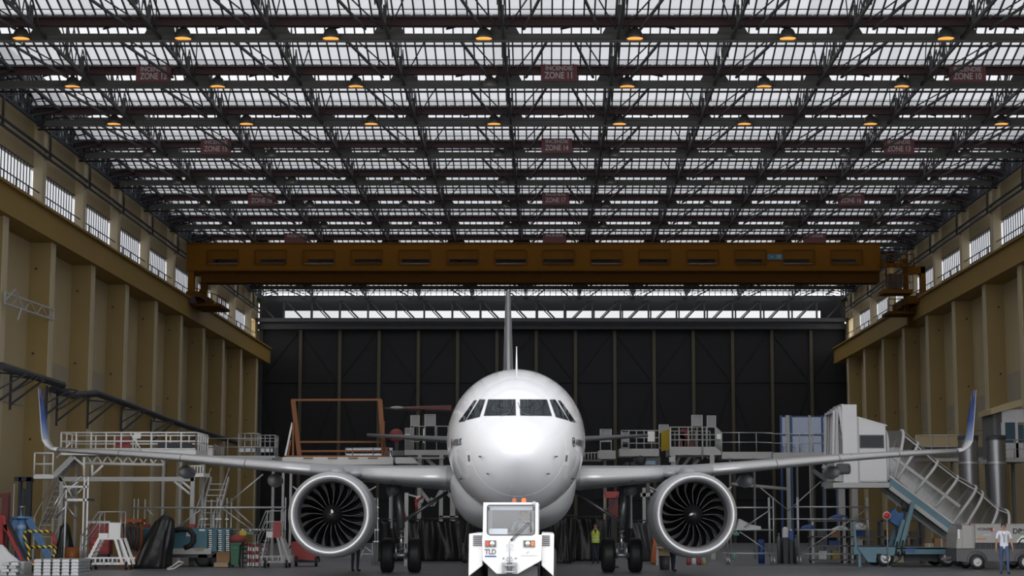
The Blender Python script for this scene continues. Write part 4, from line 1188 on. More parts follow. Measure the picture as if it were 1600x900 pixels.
person('man in white polo shirt and blue jeans walking past the generator', (X(1570, 61.5, 890), 61.5, 0), R(-8), POLO, JEANS, 0.55, 'walk', 1.68, lanyard=True)
person('person in yellow safety vest standing by the black plastic sheets', (X(930.5, 76.5, 880), 76.5, 0), 0, DARKT, NAVYW, 1.0, 'stand', 1.66, vest=HIVIS, arms={'l': [(0.25, 0.04, 1.16), (0.17, 0.16, 0.98)], 'r': [(0.25, 0.04, 1.16), (0.17, 0.16, 0.98)]})
person('person in dark navy trousers standing behind the left engine', (X(555, 64.5, 890), 64.5, 0), R(160), DARKT, NAVYW, 1.0, 'stand', 1.74)
person('person in navy workwear standing behind the right engine', (X(1052, 64.5, 890), 64.5, 0), R(150), DARKT, NAVYW, 1.0, 'walk', 1.76)
person('driver in grey shirt at the wheel of the tow tractor', (tx(817), ty + 1.25, tz(791) - 1.76), 0, GREYS, NAVYW, 0.55, 'sit', 1.70, arms={'l': [(0.26, -0.08, 1.2), (0.16, -0.36, 1.16)], 'r': [(0.26, -0.08, 1.2), (0.16, -0.36, 1.16)]})
# ================================================================ GROUND EQUIPMENT, LEFT HALF
def WB(root, name, m, px0, px1, py0, py1, Y, d, bevel=0.0): return PBOX(root, name, m, px0, px1, py0, py1, Y, d, bevel)
def PT(root, name, m, pts, Y, r, n=6): return TUBE(root, name, m, [P(a, b, Y) for a, b in pts], r, n)
def HT(py0, py1, Y): return Z(py0, Y) - Z(py1, Y)
def caster(root, x, y, r=0.14, w=0.07, m=None):
    t = MB().lathe([(0.0, -w / 2), (r * .6, -w / 2), (r, -w / 2 + .01), (r, w / 2 - .01), (r * .6, w / 2), (0.0, w / 2)], (x, y, r), 'x', 16).build('caster_wheel', m or BLACK, root)
    MB().lathe([(0.0, -w / 2 - .008), (r * .45, -w / 2 - .008), (r * .45, w / 2 + .008), (0.0, w / 2 + .008)], (x, y, r), 'x', 12).build('hub', GALV, t)
    return t
REDP = mat('red_paint', (0.34, 0.03, 0.028), 0.45, var=0.12)
REDD = mat('dull_red', (0.25, 0.04, 0.045), 0.6, var=0.1)
BLUEP = mat('jack_blue', (0.10, 0.22, 0.42), 0.45, var=0.12)
TEAL = mat('compressor_teal', (0.035, 0.13, 0.17), 0.45, var=0.1)
TRUCK = mat('truck_pale_blue', (0.105, 0.215, 0.27), 0.5, var=0.12)
ORANGE = mat('orange_paint', (0.24, 0.072, 0.007), 0.5, var=0.12)
GREENP = mat('bin_green', (0.01, 0.10, 0.045), 0.5)
CARD = mat('brown_carton', (0.27, 0.15, 0.075), 0.85, var=0.12)
YELP = mat('yellow_paint', (0.60, 0.45, 0.02), 0.5)
WOOD = mat('pale_wood', (0.35, 0.26, 0.16), 0.8, var=0.2)
BLUEB = mat('blue_plastic', (0.015, 0.06, 0.22), 0.5)
DUSTY = mat('dusty_white', (0.55, 0.55, 0.56), 0.8, var=0.1)
MESHM = mat('mesh_panel_grey', (0.30, 0.30, 0.31), 0.6, var=0.1)

# ---- white wing access dock with stairs at both ends
Yd = 73.0
dk = thing('wing_dock', (X(200, Yd), Yd + 1.2, 0), 'white railed wing access dock with stairs under the left wingtip', 'dock')
WB(dk, 'deck', WHITEP, 95, 306, 702.5, 711, Yd, 2.6)
h = HT(676, 703, Yd)
pa, pb = P(95, 703, Yd), P(306, 703, Yd)
back = Vector((0, 2.5, 0))
RAILING(dk, WHITEP, [pa, pb], h, 9, 0.035, (1.0, 0.5, 0.05))
RAILING(dk, WHITEP, [pb, pb + back], h, 5, 0.035, (1.0, 0.5))
RAILING(dk, WHITEP, [pa + back, pb + back], h, 7, 0.03, (1.0, 0.5))
RAILING(dk, WHITEP, [pa, pa + back], h, 3, 0.03, (1.0, 0.5))
PT(dk, 'rail_brace', WHITEP, [(203, 676), (221, 704)], Yd - 0.05, 0.035)
WB(dk, 'red_panel', REDD, 180, 203, 684, 705, Yd + 0.3, 0.05)
WB(dk, 'sign_plate', WHITEP, 209, 220, 677, 685, Yd - 0.06, 0.03)
WB(dk, 'dark_panel', NAVY, 246, 300, 692, 705, Yd + 1.6, 0.05)
for a in (92, 297):
    WB(dk, 'leg', GREYP, a, a + 6, 744, 750, Yd, 0.16)
    BOX(dk, 'leg', GREYP, X(a, Yd), X(a + 6, Yd), Yd, Yd + 0.16, 0, Z(745, Yd))
    BOX(dk, 'leg', GREYP, X(a, Yd), X(a + 4, Yd), Yd + 2.4, Yd + 2.56, 0, Z(704, Yd))
WB(dk, 'cross_beam', GREYP, 92, 303, 745, 752, Yd, 0.16)
PT(dk, 'lattice_chord', WHITEP, [(128, 724), (256, 726)], Yd + 0.5, 0.06)
for i in range(8):
    a = 128 + 16 * i
    PT(dk, 'lattice_web', WHITEP, [(a, 724), (a + 8, 713)], Yd + 0.5, 0.035)
    PT(dk, 'lattice_web', WHITEP, [(a + 8, 713), (a + 16, 724.5)], Yd + 0.5, 0.035)
for a, b, c, d in ((115, 714, 131, 728), (131, 744, 131, 714), (144, 744, 144, 726), (144, 743, 161, 727), (272, 752, 297, 772), (284, 752, 303, 768), (97, 775, 122, 752)):
    PT(dk, 'brace', WHITEP, [(a, b), (c, d)], Yd + 0.1, 0.05)
# lower landings and flights
WB(dk, 'landing', WHITEP, 52, 84, 741, 748, Yd, 1.4)
p0, p1 = P(53, 742, Yd), P(82, 742, Yd)
hl = HT(708, 742, Yd)
RAILING(dk, WHITEP, [p0, p1], hl, 1, 0.035, (1.0, 0.5))
RAILING(dk, WHITEP, [p0, p0 + Vector((0, 1.4, 0))], hl, 1, 0.03, (1.0, 0.5))
STAIRS(dk, GREYP, P(114, 714, Yd + 0.1), P(84, 744, Yd + 0.1), 1.0, 7, sw=0.22)
PT(dk, 'stair_rail', WHITEP, [(112, 690), (88, 716)], Yd + 0.05, 0.03)
STAIRS(dk, GREYP, (X(62, Yd), Yd + 2.8, Z(748, Yd)), (X(62, Yd), Yd - 0.6, 0.9), 0.75, 11, wdir=(1, 0, 0))
for a in (61, 90):
    TUBE(dk, 'stair_rail', GALV, [(X(a, Yd), Yd + 2.8, Z(730, Yd)), (X(a, Yd), Yd - 0.6, 1.9)], 0.025)
    BOX(dk, 'stair_leg', GREYP, X(a, Yd) - 0.04, X(a, Yd) + 0.04, Yd - 0.6, Yd - 0.5, 0, 1.9)
WB(dk, 'landing', WHITEP, 290, 318, 739, 745, Yd + 0.6, 1.4)
RAILING(dk, WHITEP, [P(291, 740, Yd + .6), P(317, 740, Yd + .6)], HT(728, 740, Yd), 6, 0.03, (1.0,))
STAIRS(dk, GREYP, (X(308, Yd), Yd + 3.0, Z(745, Yd)), (X(308, Yd), Yd - 0.4, 0.9), 0.72, 11, wdir=(1, 0, 0))
for a in (307, 337):
    BOX(dk, 'stair_leg', GREYP, X(a, Yd) - 0.04, X(a, Yd) + 0.04, Yd - 0.4, Yd - 0.3, 0, 2.0)
    TUBE(dk, 'stair_rail', GALV, [(X(a, Yd), Yd + 3.0, Z(728, Yd)), (X(a, Yd), Yd - 0.4, 2.0)], 0.025)

# ---- aluminium tower beside the dock
Yt = 70.5
tw = thing('access_tower', (X(120, Yt), Yt, 0), 'thin aluminium access tower with small platform under the white dock', 'scaffold')
for a in (103, 131, 137):
    BOX(tw, 'upright', ALU, X(a, Yt) - 0.03, X(a, Yt) + 0.03, Yt, Yt + 0.06, 0, Z(745 if a > 110 else 765, Yt))
WB(tw, 'platform', ALU, 102, 138, 779, 783, Yt, 1.0)
for a, b, c, d in ((70, 816, 100, 762), (76, 816, 104, 765), (88, 810, 106, 786), (104, 760, 128, 745), (112, 780, 131, 761), (131, 760, 137, 745), (104, 790, 120, 812), (94, 742, 120, 790)):
    PT(tw, 'brace', ALU, [(a, b), (c, d)], Yt + 0.03, 0.03)
WB(tw, 'top_bar', ALU, 98, 138, 759, 762, Yt, 0.05)

# ---- service walkway on the left wall
sw = thing('wall_walkway', (WL + 1.2, 90, 8.0), 'dark service duct on brackets along the left wall', 'duct')
xw_ = WL + 1.05
def at_wall(px, py, dx=1.1):
    y = 80.0
    for _ in range(12):
        xx = X(px, 1.0, py)
        y = (WL + dx) / xx
    return Vector((WL + dx, y, Z(py, y)))
k0 = [at_wall(a, b, 1.7) for a, b in ((2, 572), (98, 602))]
k1 = [at_wall(a, b, 1.15) for a, b in ((82, 608), (115, 618), (150, 614.5), (200, 632), (260, 655), (320, 676), (370, 692))]
for i, ks in enumerate((k0, k1)):
    MB().tube(ks, 0.17, 8).build('duct_run', STEELD, sw)
for px_, py_ in ((3, 578), (22, 584), (78, 602), (94, 614), (142, 622), (194, 636), (240, 655), (283, 672)):
    q = at_wall(px_, py_, 1.15)
    e = Vector((WL + 1.0, q.y + 0.1, q.z - 1.5)); f = Vector((WL + 1.9, q.y + 0.1, q.z - 0.1)); g = Vector((WL + 1.0, q.y + 0.1, q.z - 0.1))
    BAR(sw, 'bracket_post', STEELD, e, g + Vector((0, 0, 0.1)), 0.09)
    BAR(sw, 'bracket_arm', STEELD, g, f + Vector((0, 1.6, 0)), 0.07)
    BAR(sw, 'bracket_strut', STEELD, e + Vector((0, 0, .2)), f + Vector((0, 1.8, 0)), 0.07)
    BAR(sw, 'bracket_strut', STEELD, e + Vector((0, 0, .7)), f + Vector((0, .8, 0)), 0.06)
# ---- light lattice jib on the left wall
jb = thing('wall_jib', (WL + 1.1, 79, 12), 'small grey lattice jib fixed to a left wall pilaster', 'jib')
j0, j1, j2, j3 = [at_wall(a, b, 1.25) for a, b in ((8, 457), (84, 484), (84, 500), (8, 474))]
for a, b in ((j0, j1), (j1, j2), (j3, j2), (j0, j3)): BAR(jb, 'jib_chord', GREYP, a, b, 0.07)
for i in range(8):
    u, w = i / 8, (i + 1) / 8
    BAR(jb, 'jib_web', GREYP, (j0 if i % 2 == 0 else j3).lerp(j1 if i % 2 == 0 else j2, u), (j3 if i % 2 == 0 else j0).lerp(j2 if i % 2 == 0 else j1, w), 0.04)
for a, b, c, d in ((8, 470, 24, 452), (24, 452, 34, 480), (34, 480, 28, 500)):
    BAR(jb, 'jib_strut', GREYP, at_wall(a, b, 1.3), at_wall(c, d, 1.3), 0.05)

# ---- red trestle and blue jack at far left
Yj = 66.5
rt = thing('red_trestle', (X(8, Yj), Yj, 0), 'tall red steel trestle at the left edge', 'trestle')
for a in (-8, 1):
    BOX(rt, 'post', REDP, X(a, Yj), X(a + 5, Yj), Yj, Yj + 0.15, 0, Z(805, Yj))
BOX(rt, 'mast', mat('maroon_paint', (0.10, 0.018, 0.02), 0.5), X(3, Yj + .4), X(13, Yj + .4), Yj + 0.4, Yj + 0.7, 0, Z(772, Yj))
BAR(rt, 'head_beam', MATS['maroon_paint'], P(-10, 776, Yj + .5), P(16, 772, Yj + .5), 0.12)
for a, b, c, d, m in ((8, 820, 35, 876, REDP), (11, 812, 42, 874, BLACK), (6, 806, 10, 830, REDP)):
    BAR(rt, 'brace', m, P(a, b, Yj - .1), P(c, d, Yj - .1), 0.11)
BAR(rt, 'foot', REDP, (X(-8, Yj), Yj - .1, 0.06), (X(44, Yj), Yj - .1, 0.06), 0.12)
Yk = 68.5
bj = thing('tripod_jack', (X(34, Yk), Yk, 0), 'blue hydraulic tripod jack with silver ram at far left', 'jack')
c = Vector((X(34, Yk), Yk, 0))
zt_ = Z(809, Yk)
MB().lathe([(0.0, zt_ - 0.02), (0.42, zt_ - 0.02), (0.42, zt_ + 0.05), (0.0, zt_ + 0.05)], c, 'z', 12, smooth=False).build('top_plate', BLUEP, bj)
MB().lathe([(0.0, 0.15), (0.18, 0.15), (0.18, zt_ + 0.02), (0.12, zt_ + 0.06), (0.0, zt_ + 0.06)], c, 'z', 18).build('cylinder', BLUEP, bj)
MB().lathe([(0.19, Z(826, Yk)), (0.20, Z(823, Yk)), (0.19, Z(820, Yk))], c, 'z', 18).build('collar', mat('jack_band', (0.3, 0.42, 0.6), 0.4), bj)
MB().lathe([(0.05, zt_), (0.05, Z(793, Yk)), (0.09, Z(793, Yk)), (0.09, Z(791, Yk)), (0.0, Z(791, Yk))], c, 'z', 12).build('ram', ALU, bj)
for dx, dy, base in ((1.35, -0.3, 0.0), (-0.75, -0.6, 0.0), (-0.1, 1.2, 0.0)):
    e = c + Vector((dx, dy, 0.1))
    BAR(bj, 'leg', BLUEP, c + Vector((dx * .22, dy * .22, zt_ - 0.05)), e, 0.16, 0.2)
    MB().lathe([(0.0, 0.0), (0.17, 0.0), (0.17, 0.09), (0.0, 0.09)], (e.x, e.y, 0), 'z', 12, smooth=False).build('foot_pad', BLUEP, bj)
    BAR(bj, 'lower_tie', BLUEP, c + Vector((0, 0, 0.35)), e + Vector((0, 0, 0.1)), 0.07)
TUBE(bj, 'guide_rod', GALV, [(c.x - 0.30, Yk, 0.5), (c.x - 0.30, Yk, Z(756, Yk))], 0.025)
TUBE(bj, 'guide_rod', STEELD, [(c.x + 0.04, Yk, zt_), (c.x + 0.04, Yk, Z(762, Yk))], 0.03)
dj = thing('mast_lift', (X(38, 74), 74, 0), 'dark upright mast behind the blue jack', 'mast lift')
for a in (28, 40, 44): BOX(dj, 'mast_rail', NAVY, X(a, 74), X(a + 4, 74), 74, 74.2, 0, Z(746, 74))
WB(dj, 'head', NAVY, 22, 50, 745, 752, 74, 0.3); WB(dj, 'carriage', STEELD, 30, 46, 764, 790, 74.05, 0.3)
BOX(dj, 'base', NAVY, X(22, 74), X(50, 74), 73.6, 74.8, 0, 0.3)

# ---- hazard-striped guard
HZ_ = bpy.data.materials.new('hazard_stripe')
HZ_.use_nodes = True
_n = HZ_.node_tree; _tc = _n.nodes.new('ShaderNodeTexCoord'); _w = _n.nodes.new('ShaderNodeTexWave'); _cr = _n.nodes.new('ShaderNodeValToRGB')
_w.wave_type = 'BANDS'; _w.bands_direction = 'DIAGONAL'; _w.inputs['Scale'].default_value = 3.2
_cr.color_ramp.interpolation = 'CONSTANT'; _cr.color_ramp.elements[0].color = (0.012, 0.012, 0.012, 1); _cr.color_ramp.elements[1].position = 0.5; _cr.color_ramp.elements[1].color = (0.55, 0.42, 0.05, 1)
_n.links.new(_tc.outputs['Object'], _w.inputs[0]); _n.links.new(_w.outputs['Fac'], _cr.inputs['Fac']); _n.links.new(_cr.outputs[0], _n.nodes['Principled BSDF'].inputs['Base Color'])
Yg = 63.5
gd = thing('striped_guard', (X(62, Yg), Yg, 0), 'yellow and black striped tube guard in front of the blue jack', 'guard rail')
zf = Z(878, Yg)
for nm, pts in (('upper_loop', [(38, 832), (42, 830), (80, 830)]), ('left_tube', [(37, 833), (40, 846), (45, 857), (45, 866), (43, 881), (47, 884), (54, 881)]), ('middle_tube', [(46, 855), (86, 854)]), ('right_tube', [(86, 854), (85.5, 866), (79, 876)]), ):
    MB().tube([P(a, b, Yg) for a, b in pts], 0.055, 8).build(nm, HZ_, gd)
for a, b, cc, d in ((80, 830, 86, 854), (84, 834, 87, 856)):
    PT(gd, 'red_tube', REDP, [(a, b), (cc, d)], Yg + 0.15, 0.03)
WB(gd, 'foot_bar', REDP, 46, 80, 876, 879, Yg, 0.3)
BOX(gd, 'foot', BLACK, X(44, Yg), X(52, Yg), Yg - .1, Yg + .6, 0, Z(880, Yg)); BOX(gd, 'foot', BLACK, X(74, Yg), X(81, Yg), Yg - .1, Yg + .6, 0, Z(876, Yg))

# ---- stacks of aluminium bars on the floor at left
Ya = 60.0
ing = bpy.data.meshes.new('aluminium_bar')
_b = MB()
wI, hI, dI = (X(69.5, Ya) - X(55, Ya)), 0.105, 0.5
_b.add([(0.02, 0, 0), (wI - .02, 0, 0), (wI - .05, 0, hI * .9), (0.05, 0, hI * .9), (0.02, dI, 0), (wI - .02, dI, 0), (wI - .05, dI, hI * .9), (0.05, dI, hI * .9)], [(0, 1, 2, 3), (7, 6, 5, 4), (0, 4, 5, 1), (1, 5, 6, 2), (2, 6, 7, 3), (3, 7, 4, 0)])
ing.from_pydata(_b.v, [], _b.f); ing.materials.append(mat('cast_aluminium', (0.42, 0.43, 0.44), 0.42, 0.6, var=0.45, scale=14))
LAY = ['floor', 'second', 'third', 'fourth', 'top']
def bars(x0, ncol, nlay, depth, label, group):
    for l in range(nlay):
        for cI in range(ncol):
            for dI_ in range(depth):
                if dI_ > 0 and cI < ncol - 1 and l < nlay - 1: continue
                o = link('aluminium_bar', ing); o.location = (x0 + cI * wI, Ya + dI_ * 0.53, l * hI + 0.001)
                tag(o, label % (LAY[l], ORD[cI], ['front', 'middle', 'back'][dI_]), 'metal bar', group)
bars(X(55, Ya), 5, 5, 3, 'aluminium bar in the squared floor stack, %s layer, %s from left, %s row', 'squared stack of aluminium bars')
for l in range(4):
    for cI in range(2):
        o = link('aluminium_bar', ing); o.location = (X(2 + 14 * cI + (l % 2) * 3, Ya), Ya, l * hI + 0.001); o.rotation_euler = (0, 0, R((l * 7 + cI * 5) % 9 - 4))
        tag(o, 'askew aluminium bar at the left floor edge, %s layer, %s one' % (['floor', 'second', 'third', 'top'][l], ['left', 'right'][cI]), 'metal bar', 'askew aluminium bars at the left edge')
cb = thing('grey_crate', (X(35, 61.2), 61.4, 0), 'open grey metal crate behind the askew aluminium bars', 'crate')
for a, b, y0, y1 in ((16, 41, 61.0, 61.03), (16, 41, 61.9, 61.93)): BOX(cb, 'side', GREYP, X(a, 61), X(b, 61), y0, y1, 0, Z(878, 61))
for a in (16, 41): BOX(cb, 'end', GREYP, X(a, 61) - .015, X(a, 61) + .015, 61, 61.9, 0, Z(878, 61))
ws = thing('white_sack', (X(4, 61.5), 62.6, 0), 'crumpled white sheet heaped at the left edge', 'sheet')
mb = MB()
_rg = []
for t in range(7):
    z = 0.95 * t / 6; r = 0.65 * (1 - (t / 6) ** 1.6) + 0.05
    _rg.append([(X(4, 62.6) + r * (1.1 + .25 * math.sin(3 * a + t)) * math.cos(a), 62.6 + r * .6 * math.sin(a), z) for a in [2 * math.pi * i / 16 for i in range(16)]])
mb.loft(_rg).build('heap', DUSTY, ws)

# ---- wheeled step ladders
def steps(label, Y, pxs, top, m, boxm):
    """pxs: x of rail foot, platform left, platform right, base right"""
    a, b, c_, d = pxs
    s = thing('wheeled_steps', (X((a + d) / 2, Y), Y, 0), label, 'step ladder')
    zp = Z(top, Y); w = 0.7
    x0, x1, x2, x3 = X(a, Y), X(b, Y), X(c_, Y), X(d, Y)
    BOX(s, 'platform', m, x1, x2, Y, Y + w, zp - 0.05, zp)
    for yy in (Y, Y + w):
        BAR(s, 'stringer', m, (x1, yy, zp), (x0 + 0.25, yy, 0.25), 0.05, 0.1)
        BAR(s, 'rear_leg', m, (x1 + .75 * (x2 - x1), yy, zp), (x3 - 0.2, yy, 0.22), 0.09)
        BAR(s, 'rear_leg', m, (x2, yy, zp), (x3 + 0.05, yy, 0.22), 0.09)
        BAR(s, 'base_rail', m, (x0 + .2, yy, 0.22), (x3 + .1, yy, 0.22), 0.05, 0.07)
        BAR(s, 'base_rail', m, (x0 + .2, yy, 0.42), (x3 + .1, yy, 0.42), 0.04, 0.05)
        for t in range(6):
            xx = x0 + .25 + (x3 - x0 - .2) * t / 5
            BAR(s, 'base_post', m, (xx, yy, 0.22), (xx, yy, 0.42), 0.05)
        for hh in (0.55, 0.95):
            TUBE(s, 'handrail', GALV, [(x0, yy, 0.3 + hh * .9), (x1 - .05, yy, zp + hh), (x2, yy, zp + hh)], 0.022)
        for xx in (x1, x2):
            TUBE(s, 'rail_post', GALV, [(xx, yy, zp), (xx, yy, zp + .95)], 0.022)
        TUBE(s, 'rail_post', GALV, [(x0, yy, 0.1), (x0, yy, 1.25)], 0.022)
    for t in range(1, 6):
        q = t / 6
        BOX(s, 'tread', m, x1 + (x0 + .25 - x1) * q - .1, x1 + (x0 + .25 - x1) * q + .1, Y, Y + w, zp + (0.25 - zp) * q - .02, zp + (0.25 - zp) * q)
    BOX(s, 'side_box', boxm, x1 + .45 * (x2 - x1), x2, Y - .05, Y + .02, zp - .05, zp + 0.55)
    BOX(s, 'name_plate', WHITEP, x1 - .02, x1 + .42 * (x2 - x1), Y - .04, Y + .01, zp - .05, zp + .18)
    for xx in (x0 + .4, x3 - .05):
        for yy in (Y - .06, Y + w + .06): caster(s, xx, yy, 0.15, 0.08)
    return s
steps('white wheeled step ladder behind the stacked aluminium bars', 66.5, (128, 157, 190, 203), 841, WHITEP, WHITEP)
steps('grey wheeled step ladder with red box beside the left engine', 69.5, (400, 418, 440, 452), 838, GREYP, REDP)

# ---- black sheeted heaps
def drape(label, px0, px1, py0, Y, depth, seed, cat='plastic sheet', lean=0.0, group=None):
    rnd = random.Random(seed)
    x0, x1, zt_ = X(px0, Y), X(px1, Y), Z(py0, Y)
    cx, hw = (x0 + x1) / 2, (x1 - x0) / 2
    ph = [rnd.uniform(0, 6.28) for _ in range(6)]
    rg, n = [], 48
    for t in range(13):
        u = t / 12
        sc = 0.42 + 0.58 * (1 - u) ** 1.1 if u < 0.9 else 0.478 * (1 - ((u - 0.9) / 0.1) ** 2 * 0.9)
        ring = []
        for i in range(n):
            a = 2 * math.pi * i / n
            f = 1 + (0.09 * math.sin(5 * a + ph[0] + 2.5 * u) + 0.07 * math.sin(11 * a + ph[1] - 4 * u) + 0.045 * math.sin(17 * a + ph[2] + 3 * u) + 0.1 * math.sin(2 * a + ph[3] + 5 * u)) * (1.15 - u * .5)
            ring.append((cx + lean * u + hw * sc * f * math.copysign(abs(math.cos(a)) ** .7, math.cos(a)), Y + depth / 2 + depth / 2 * sc * f * math.copysign(abs(math.sin(a)) ** .7, math.sin(a)), zt_ * u * (1 + 0.05 * math.sin(2 * a + ph[4]) * u)))
        rg.append(ring)
    o = MB().loft(rg).build('plastic_drape', BLACKP, None)
    return tag(o, label, cat, group)
drape('black plastic sheet draped over a tall load beside the teal compressor', 205, 264, 804, 68.0, 1.6, 3, lean=0.45)
drape('black plastic sheet over a load behind the striped guard', 82, 112, 818, 70.8, 1.2, 5)

# ---- orange machine and red-orange cabinets
om = thing('orange_machine', (X(205, 69.4), 69.4, 0), 'rusty orange pump frame between step ladder and black sheet', 'machine')
for a in (191, 199, 212, 218): WB(om, 'frame_post', mat('rust_orange', (0.30, 0.075, 0.02), 0.7, var=0.4, scale=6), a, a + 3.5, 812, 862, 69.4 + (a % 3) * .2, 0.12)
WB(om, 'frame_top', MATS['rust_orange'], 190, 221, 811, 816, 69.4, 0.8); WB(om, 'pump_body', mat('pump_dark', (0.10, 0.05, 0.04), 0.6, var=0.4, scale=7), 196, 216, 824, 858, 69.6, 0.5)
BOX(om, 'base', MATS['rust_orange'], X(188, 69.4), X(222, 69.4), 69.4, 70.3, 0, 0.5)
for i in range(6): PT(om, 'hose', STEELD, [(192 + 4 * i, 818), (195 + 4 * i + (i % 2) * 3, 838), (193 + 4 * i, 860)], 69.3, 0.03)
rc = thing('red_tool_cabinet', (X(145, 71), 71, 0), 'red tool trolley behind the white step ladder', 'tool trolley')
WB(rc, 'body', REDD, 139, 170, 818, 866, 71, 0.6)
for k in range(4): WB(rc, 'drawer', REDP, 141, 168, 820 + 11 * k, 829 + 11 * k, 70.97, 0.04)
WB(rc, 'tray', GALV, 137, 172, 814, 818, 70.95, 0.7)
for a in (141, 168): caster(rc, X(a, 71), 71.3, 0.12, .06)
BOX(rc, 'base', STEELD, X(140, 71), X(170, 71), 71.05, 71.55, 0.2, Z(866, 71))
oc = thing('orange_drum', (X(116, 69), 69, 0), 'small orange drum standing beside the aluminium tower', 'drum')
MB().lathe([(0, 0.0), (.26, 0), (.27, .3), (.26, .32), (.27, .34), (.26, .75), (0, .75)], (X(113, 69), 69.2, 0), 'z', 20).build('shell', ORANGE, oc)
MB().lathe([(.2, .75), (.2, .77), (0, .77)], (X(113, 69), 69.2, 0), 'z', 20).build('lid', REDP, oc)

# ---- teal compressor on a trailer
Yc = 70.8
cp = thing('compressor_trailer', (X(280, Yc), Yc, 0), 'teal equipment trailer with a black hose loop on its side', 'trailer')
def seg(a, b, rr):
    MB().prism([(X(a, Yc), Z(863, Yc)), (X(b, Yc), Z(863, Yc)), (X(b, Yc), Z(828, Yc)), (X(b - 3, Yc), Z(825, Yc)), (X(a + 3, Yc), Z(825, Yc)), (X(a, Yc), Z(828, Yc))], 'y', Yc, Yc + 1.8).build('housing', TEAL, cp, bevel=0.03)
seg(223, 326, 0); seg(332, 341, 0); seg(346, 353, 0)
WB(cp, 'end_panel', DUSTY, 216, 223, 825, 862, Yc, 1.6)
for a in (326, 341, 353):
    for k in range(11): WB(cp, 'vent_fin', WHITEP if k % 2 else GALV, a, a + 5, 828 + 3.1 * k, 829.6 + 3.1 * k, Yc - 0.04, 0.1)
WB(cp, 'name_plate', WHITEP, 311, 320, 827, 829.5, Yc - 0.02, 0.02)
for a in (264, 291): WB(cp, 'notice_plate', WHITEP, a, a + 7, 831, 838, Yc - 0.02, 0.02)
hs = [(268, 829), (285, 826.5), (296, 828), (302, 836), (302, 846), (297, 853), (288, 856)]
MB().tube([P(a, b, Yc - .12) for a, b in hs], 0.1, 10).build('hose', BLACK, cp)
WB(cp, 'chassis_beam', GREYP, 262, 330, 857, 866, Yc - 0.1, 0.2); BOX(cp, 'chassis', GASK, X(225, Yc), X(350, Yc), Yc + .1, Yc + 1.7, 0.35, Z(862, Yc))
WB(cp, 'sill_plate', WOOD, 304, 318, 856, 860, Yc - .14, .05)
WB(cp, 'filler_cap', REDP, 295, 304, 819, 825, Yc + .3, .3); WB(cp, 'hose_roll', REDD, 224, 232, 819, 825, Yc + .3, .4)
for a in (245, 318, 340):
    for q in (0.2, 1.6):
        MB().lathe([(0.0, -.1), (.2, -.1), (.32, -.08), (.32, .08), (.2, .1), (0.0, .1)], (X(a, Yc), Yc + q, .32), 'y', 20).build('tyre', BLACK, cp)
# ---- scaffold tube rail with uprights across the left
sc = thing('tube_scaffold', (X(330, 72.85), 72.85, 0), 'long galvanised scaffold rail behind the teal trailer', 'scaffold')
PT(sc, 'ledger', GALV, [(207, 793.5), (447, 793)], 72.85, 0.045)
PT(sc, 'ledger', GALV, [(355, 828), (447, 828)], 72.85, 0.05)
for a, t in ((208.5, 779), (216, 779), (226, 780), (315.5, 779), (321, 779), (329, 780), (338, 777), (343.5, 780), (354.5, 778), (361, 779), (445.5, 777)):
    TUBE(sc, 'upright', GALV, [(X(a, 72.85), 72.85 + (a % 3) * .1, 0), (X(a, 72.85), 72.85 + (a % 3) * .1, Z(t, 72.85))], 0.03)
for a, b, c_, d in ((277, 824, 313, 797), (348, 795, 393, 828), (366, 795, 398, 824), (230, 796, 240, 806), (264, 820, 272, 826), (350, 792, 411, 741)):
    PT(sc, 'brace', GALV, [(a, b), (c_, d)], 72.6, 0.03)
for a in (315, 321, 338, 343, 354): WB(sc, 'coupler', GALV, a - 2, a + 3, 810, 812, 72.6, .15)
# ---- small items: carton, bin, sign, posts, hose, red cart
bx_ = thing('carton', (X(349, 69.8), 69.8, 0), 'brown carton on a pallet between the teal trailer and green bin', 'box')
WB(bx_, 'body', CARD, 338, 358.5, 863, 879, 69.8, 0.5); BOX(bx_, 'pallet', WOOD, X(337, 69.8), X(359, 69.8), 69.7, 70.5, 0.02, Z(879, 69.8))
WB(bx_, 'flap', CARD, 338, 358.5, 862, 863.4, 69.75, 0.3)
gb_ = thing('green_bin', (X(370, 69.9), 69.9, 0), 'green wheeled waste bin with red bags on top', 'bin')
MB().loft([[(X(a, 69.9), 69.9 + (0.0 if q < 2 else .55), zz) for q, a in enumerate((361 + d, 376 - d, 376 - d, 361 + d))] for zz, d in ((0.1, 2), (Z(850, 69.9), 0))], smooth=False).build('body', GREENP, gb_)
WB(gb_, 'lid', GREENP, 360, 377, 848, 851, 69.85, .65); WB(gb_, 'rim_mark', mat('bin_pale_green', (.05, .2, .12), .5), 364, 371, 855, 857, 69.87, .03)
MB().sphere(P(371, 843, 70.2), .3, 12, 8, (1.1, .7, .6)).build('red_bag', REDD, gb_)
for a in (363, 374): caster(gb_, X(a, 69.9), 70.4, .1, .05)
sd = thing('side_shelf', (X(382, 70.9), 70.9, 0), 'dark shelf unit right of the green bin', 'shelf')
for a in (378, 386): WB(sd, 'upright', STEELD, a, a + 1.5, 846, 882, 70.9, .06); BOX(sd, 'upright', STEELD, X(a, 70.9), X(a + 1.5, 70.9), 71.3, 71.36, 0, Z(846, 70.9))
for k in range(5): WB(sd, 'shelf', STEELD, 378, 388, 850 + 7 * k, 852 + 7 * k, 70.9, .45)
ys = thing('yellow_notice', (X(379, 72.55), 72.55, Z(837, 72.55)), 'yellow notice hung on the lower scaffold rail', 'sign')
WB(ys, 'plate', YELP, 374, 385, 829, 836.5, 72.55, .02); WB(ys, 'clip', GALV, 378, 380, 826.5, 829.5, 72.552, .04)
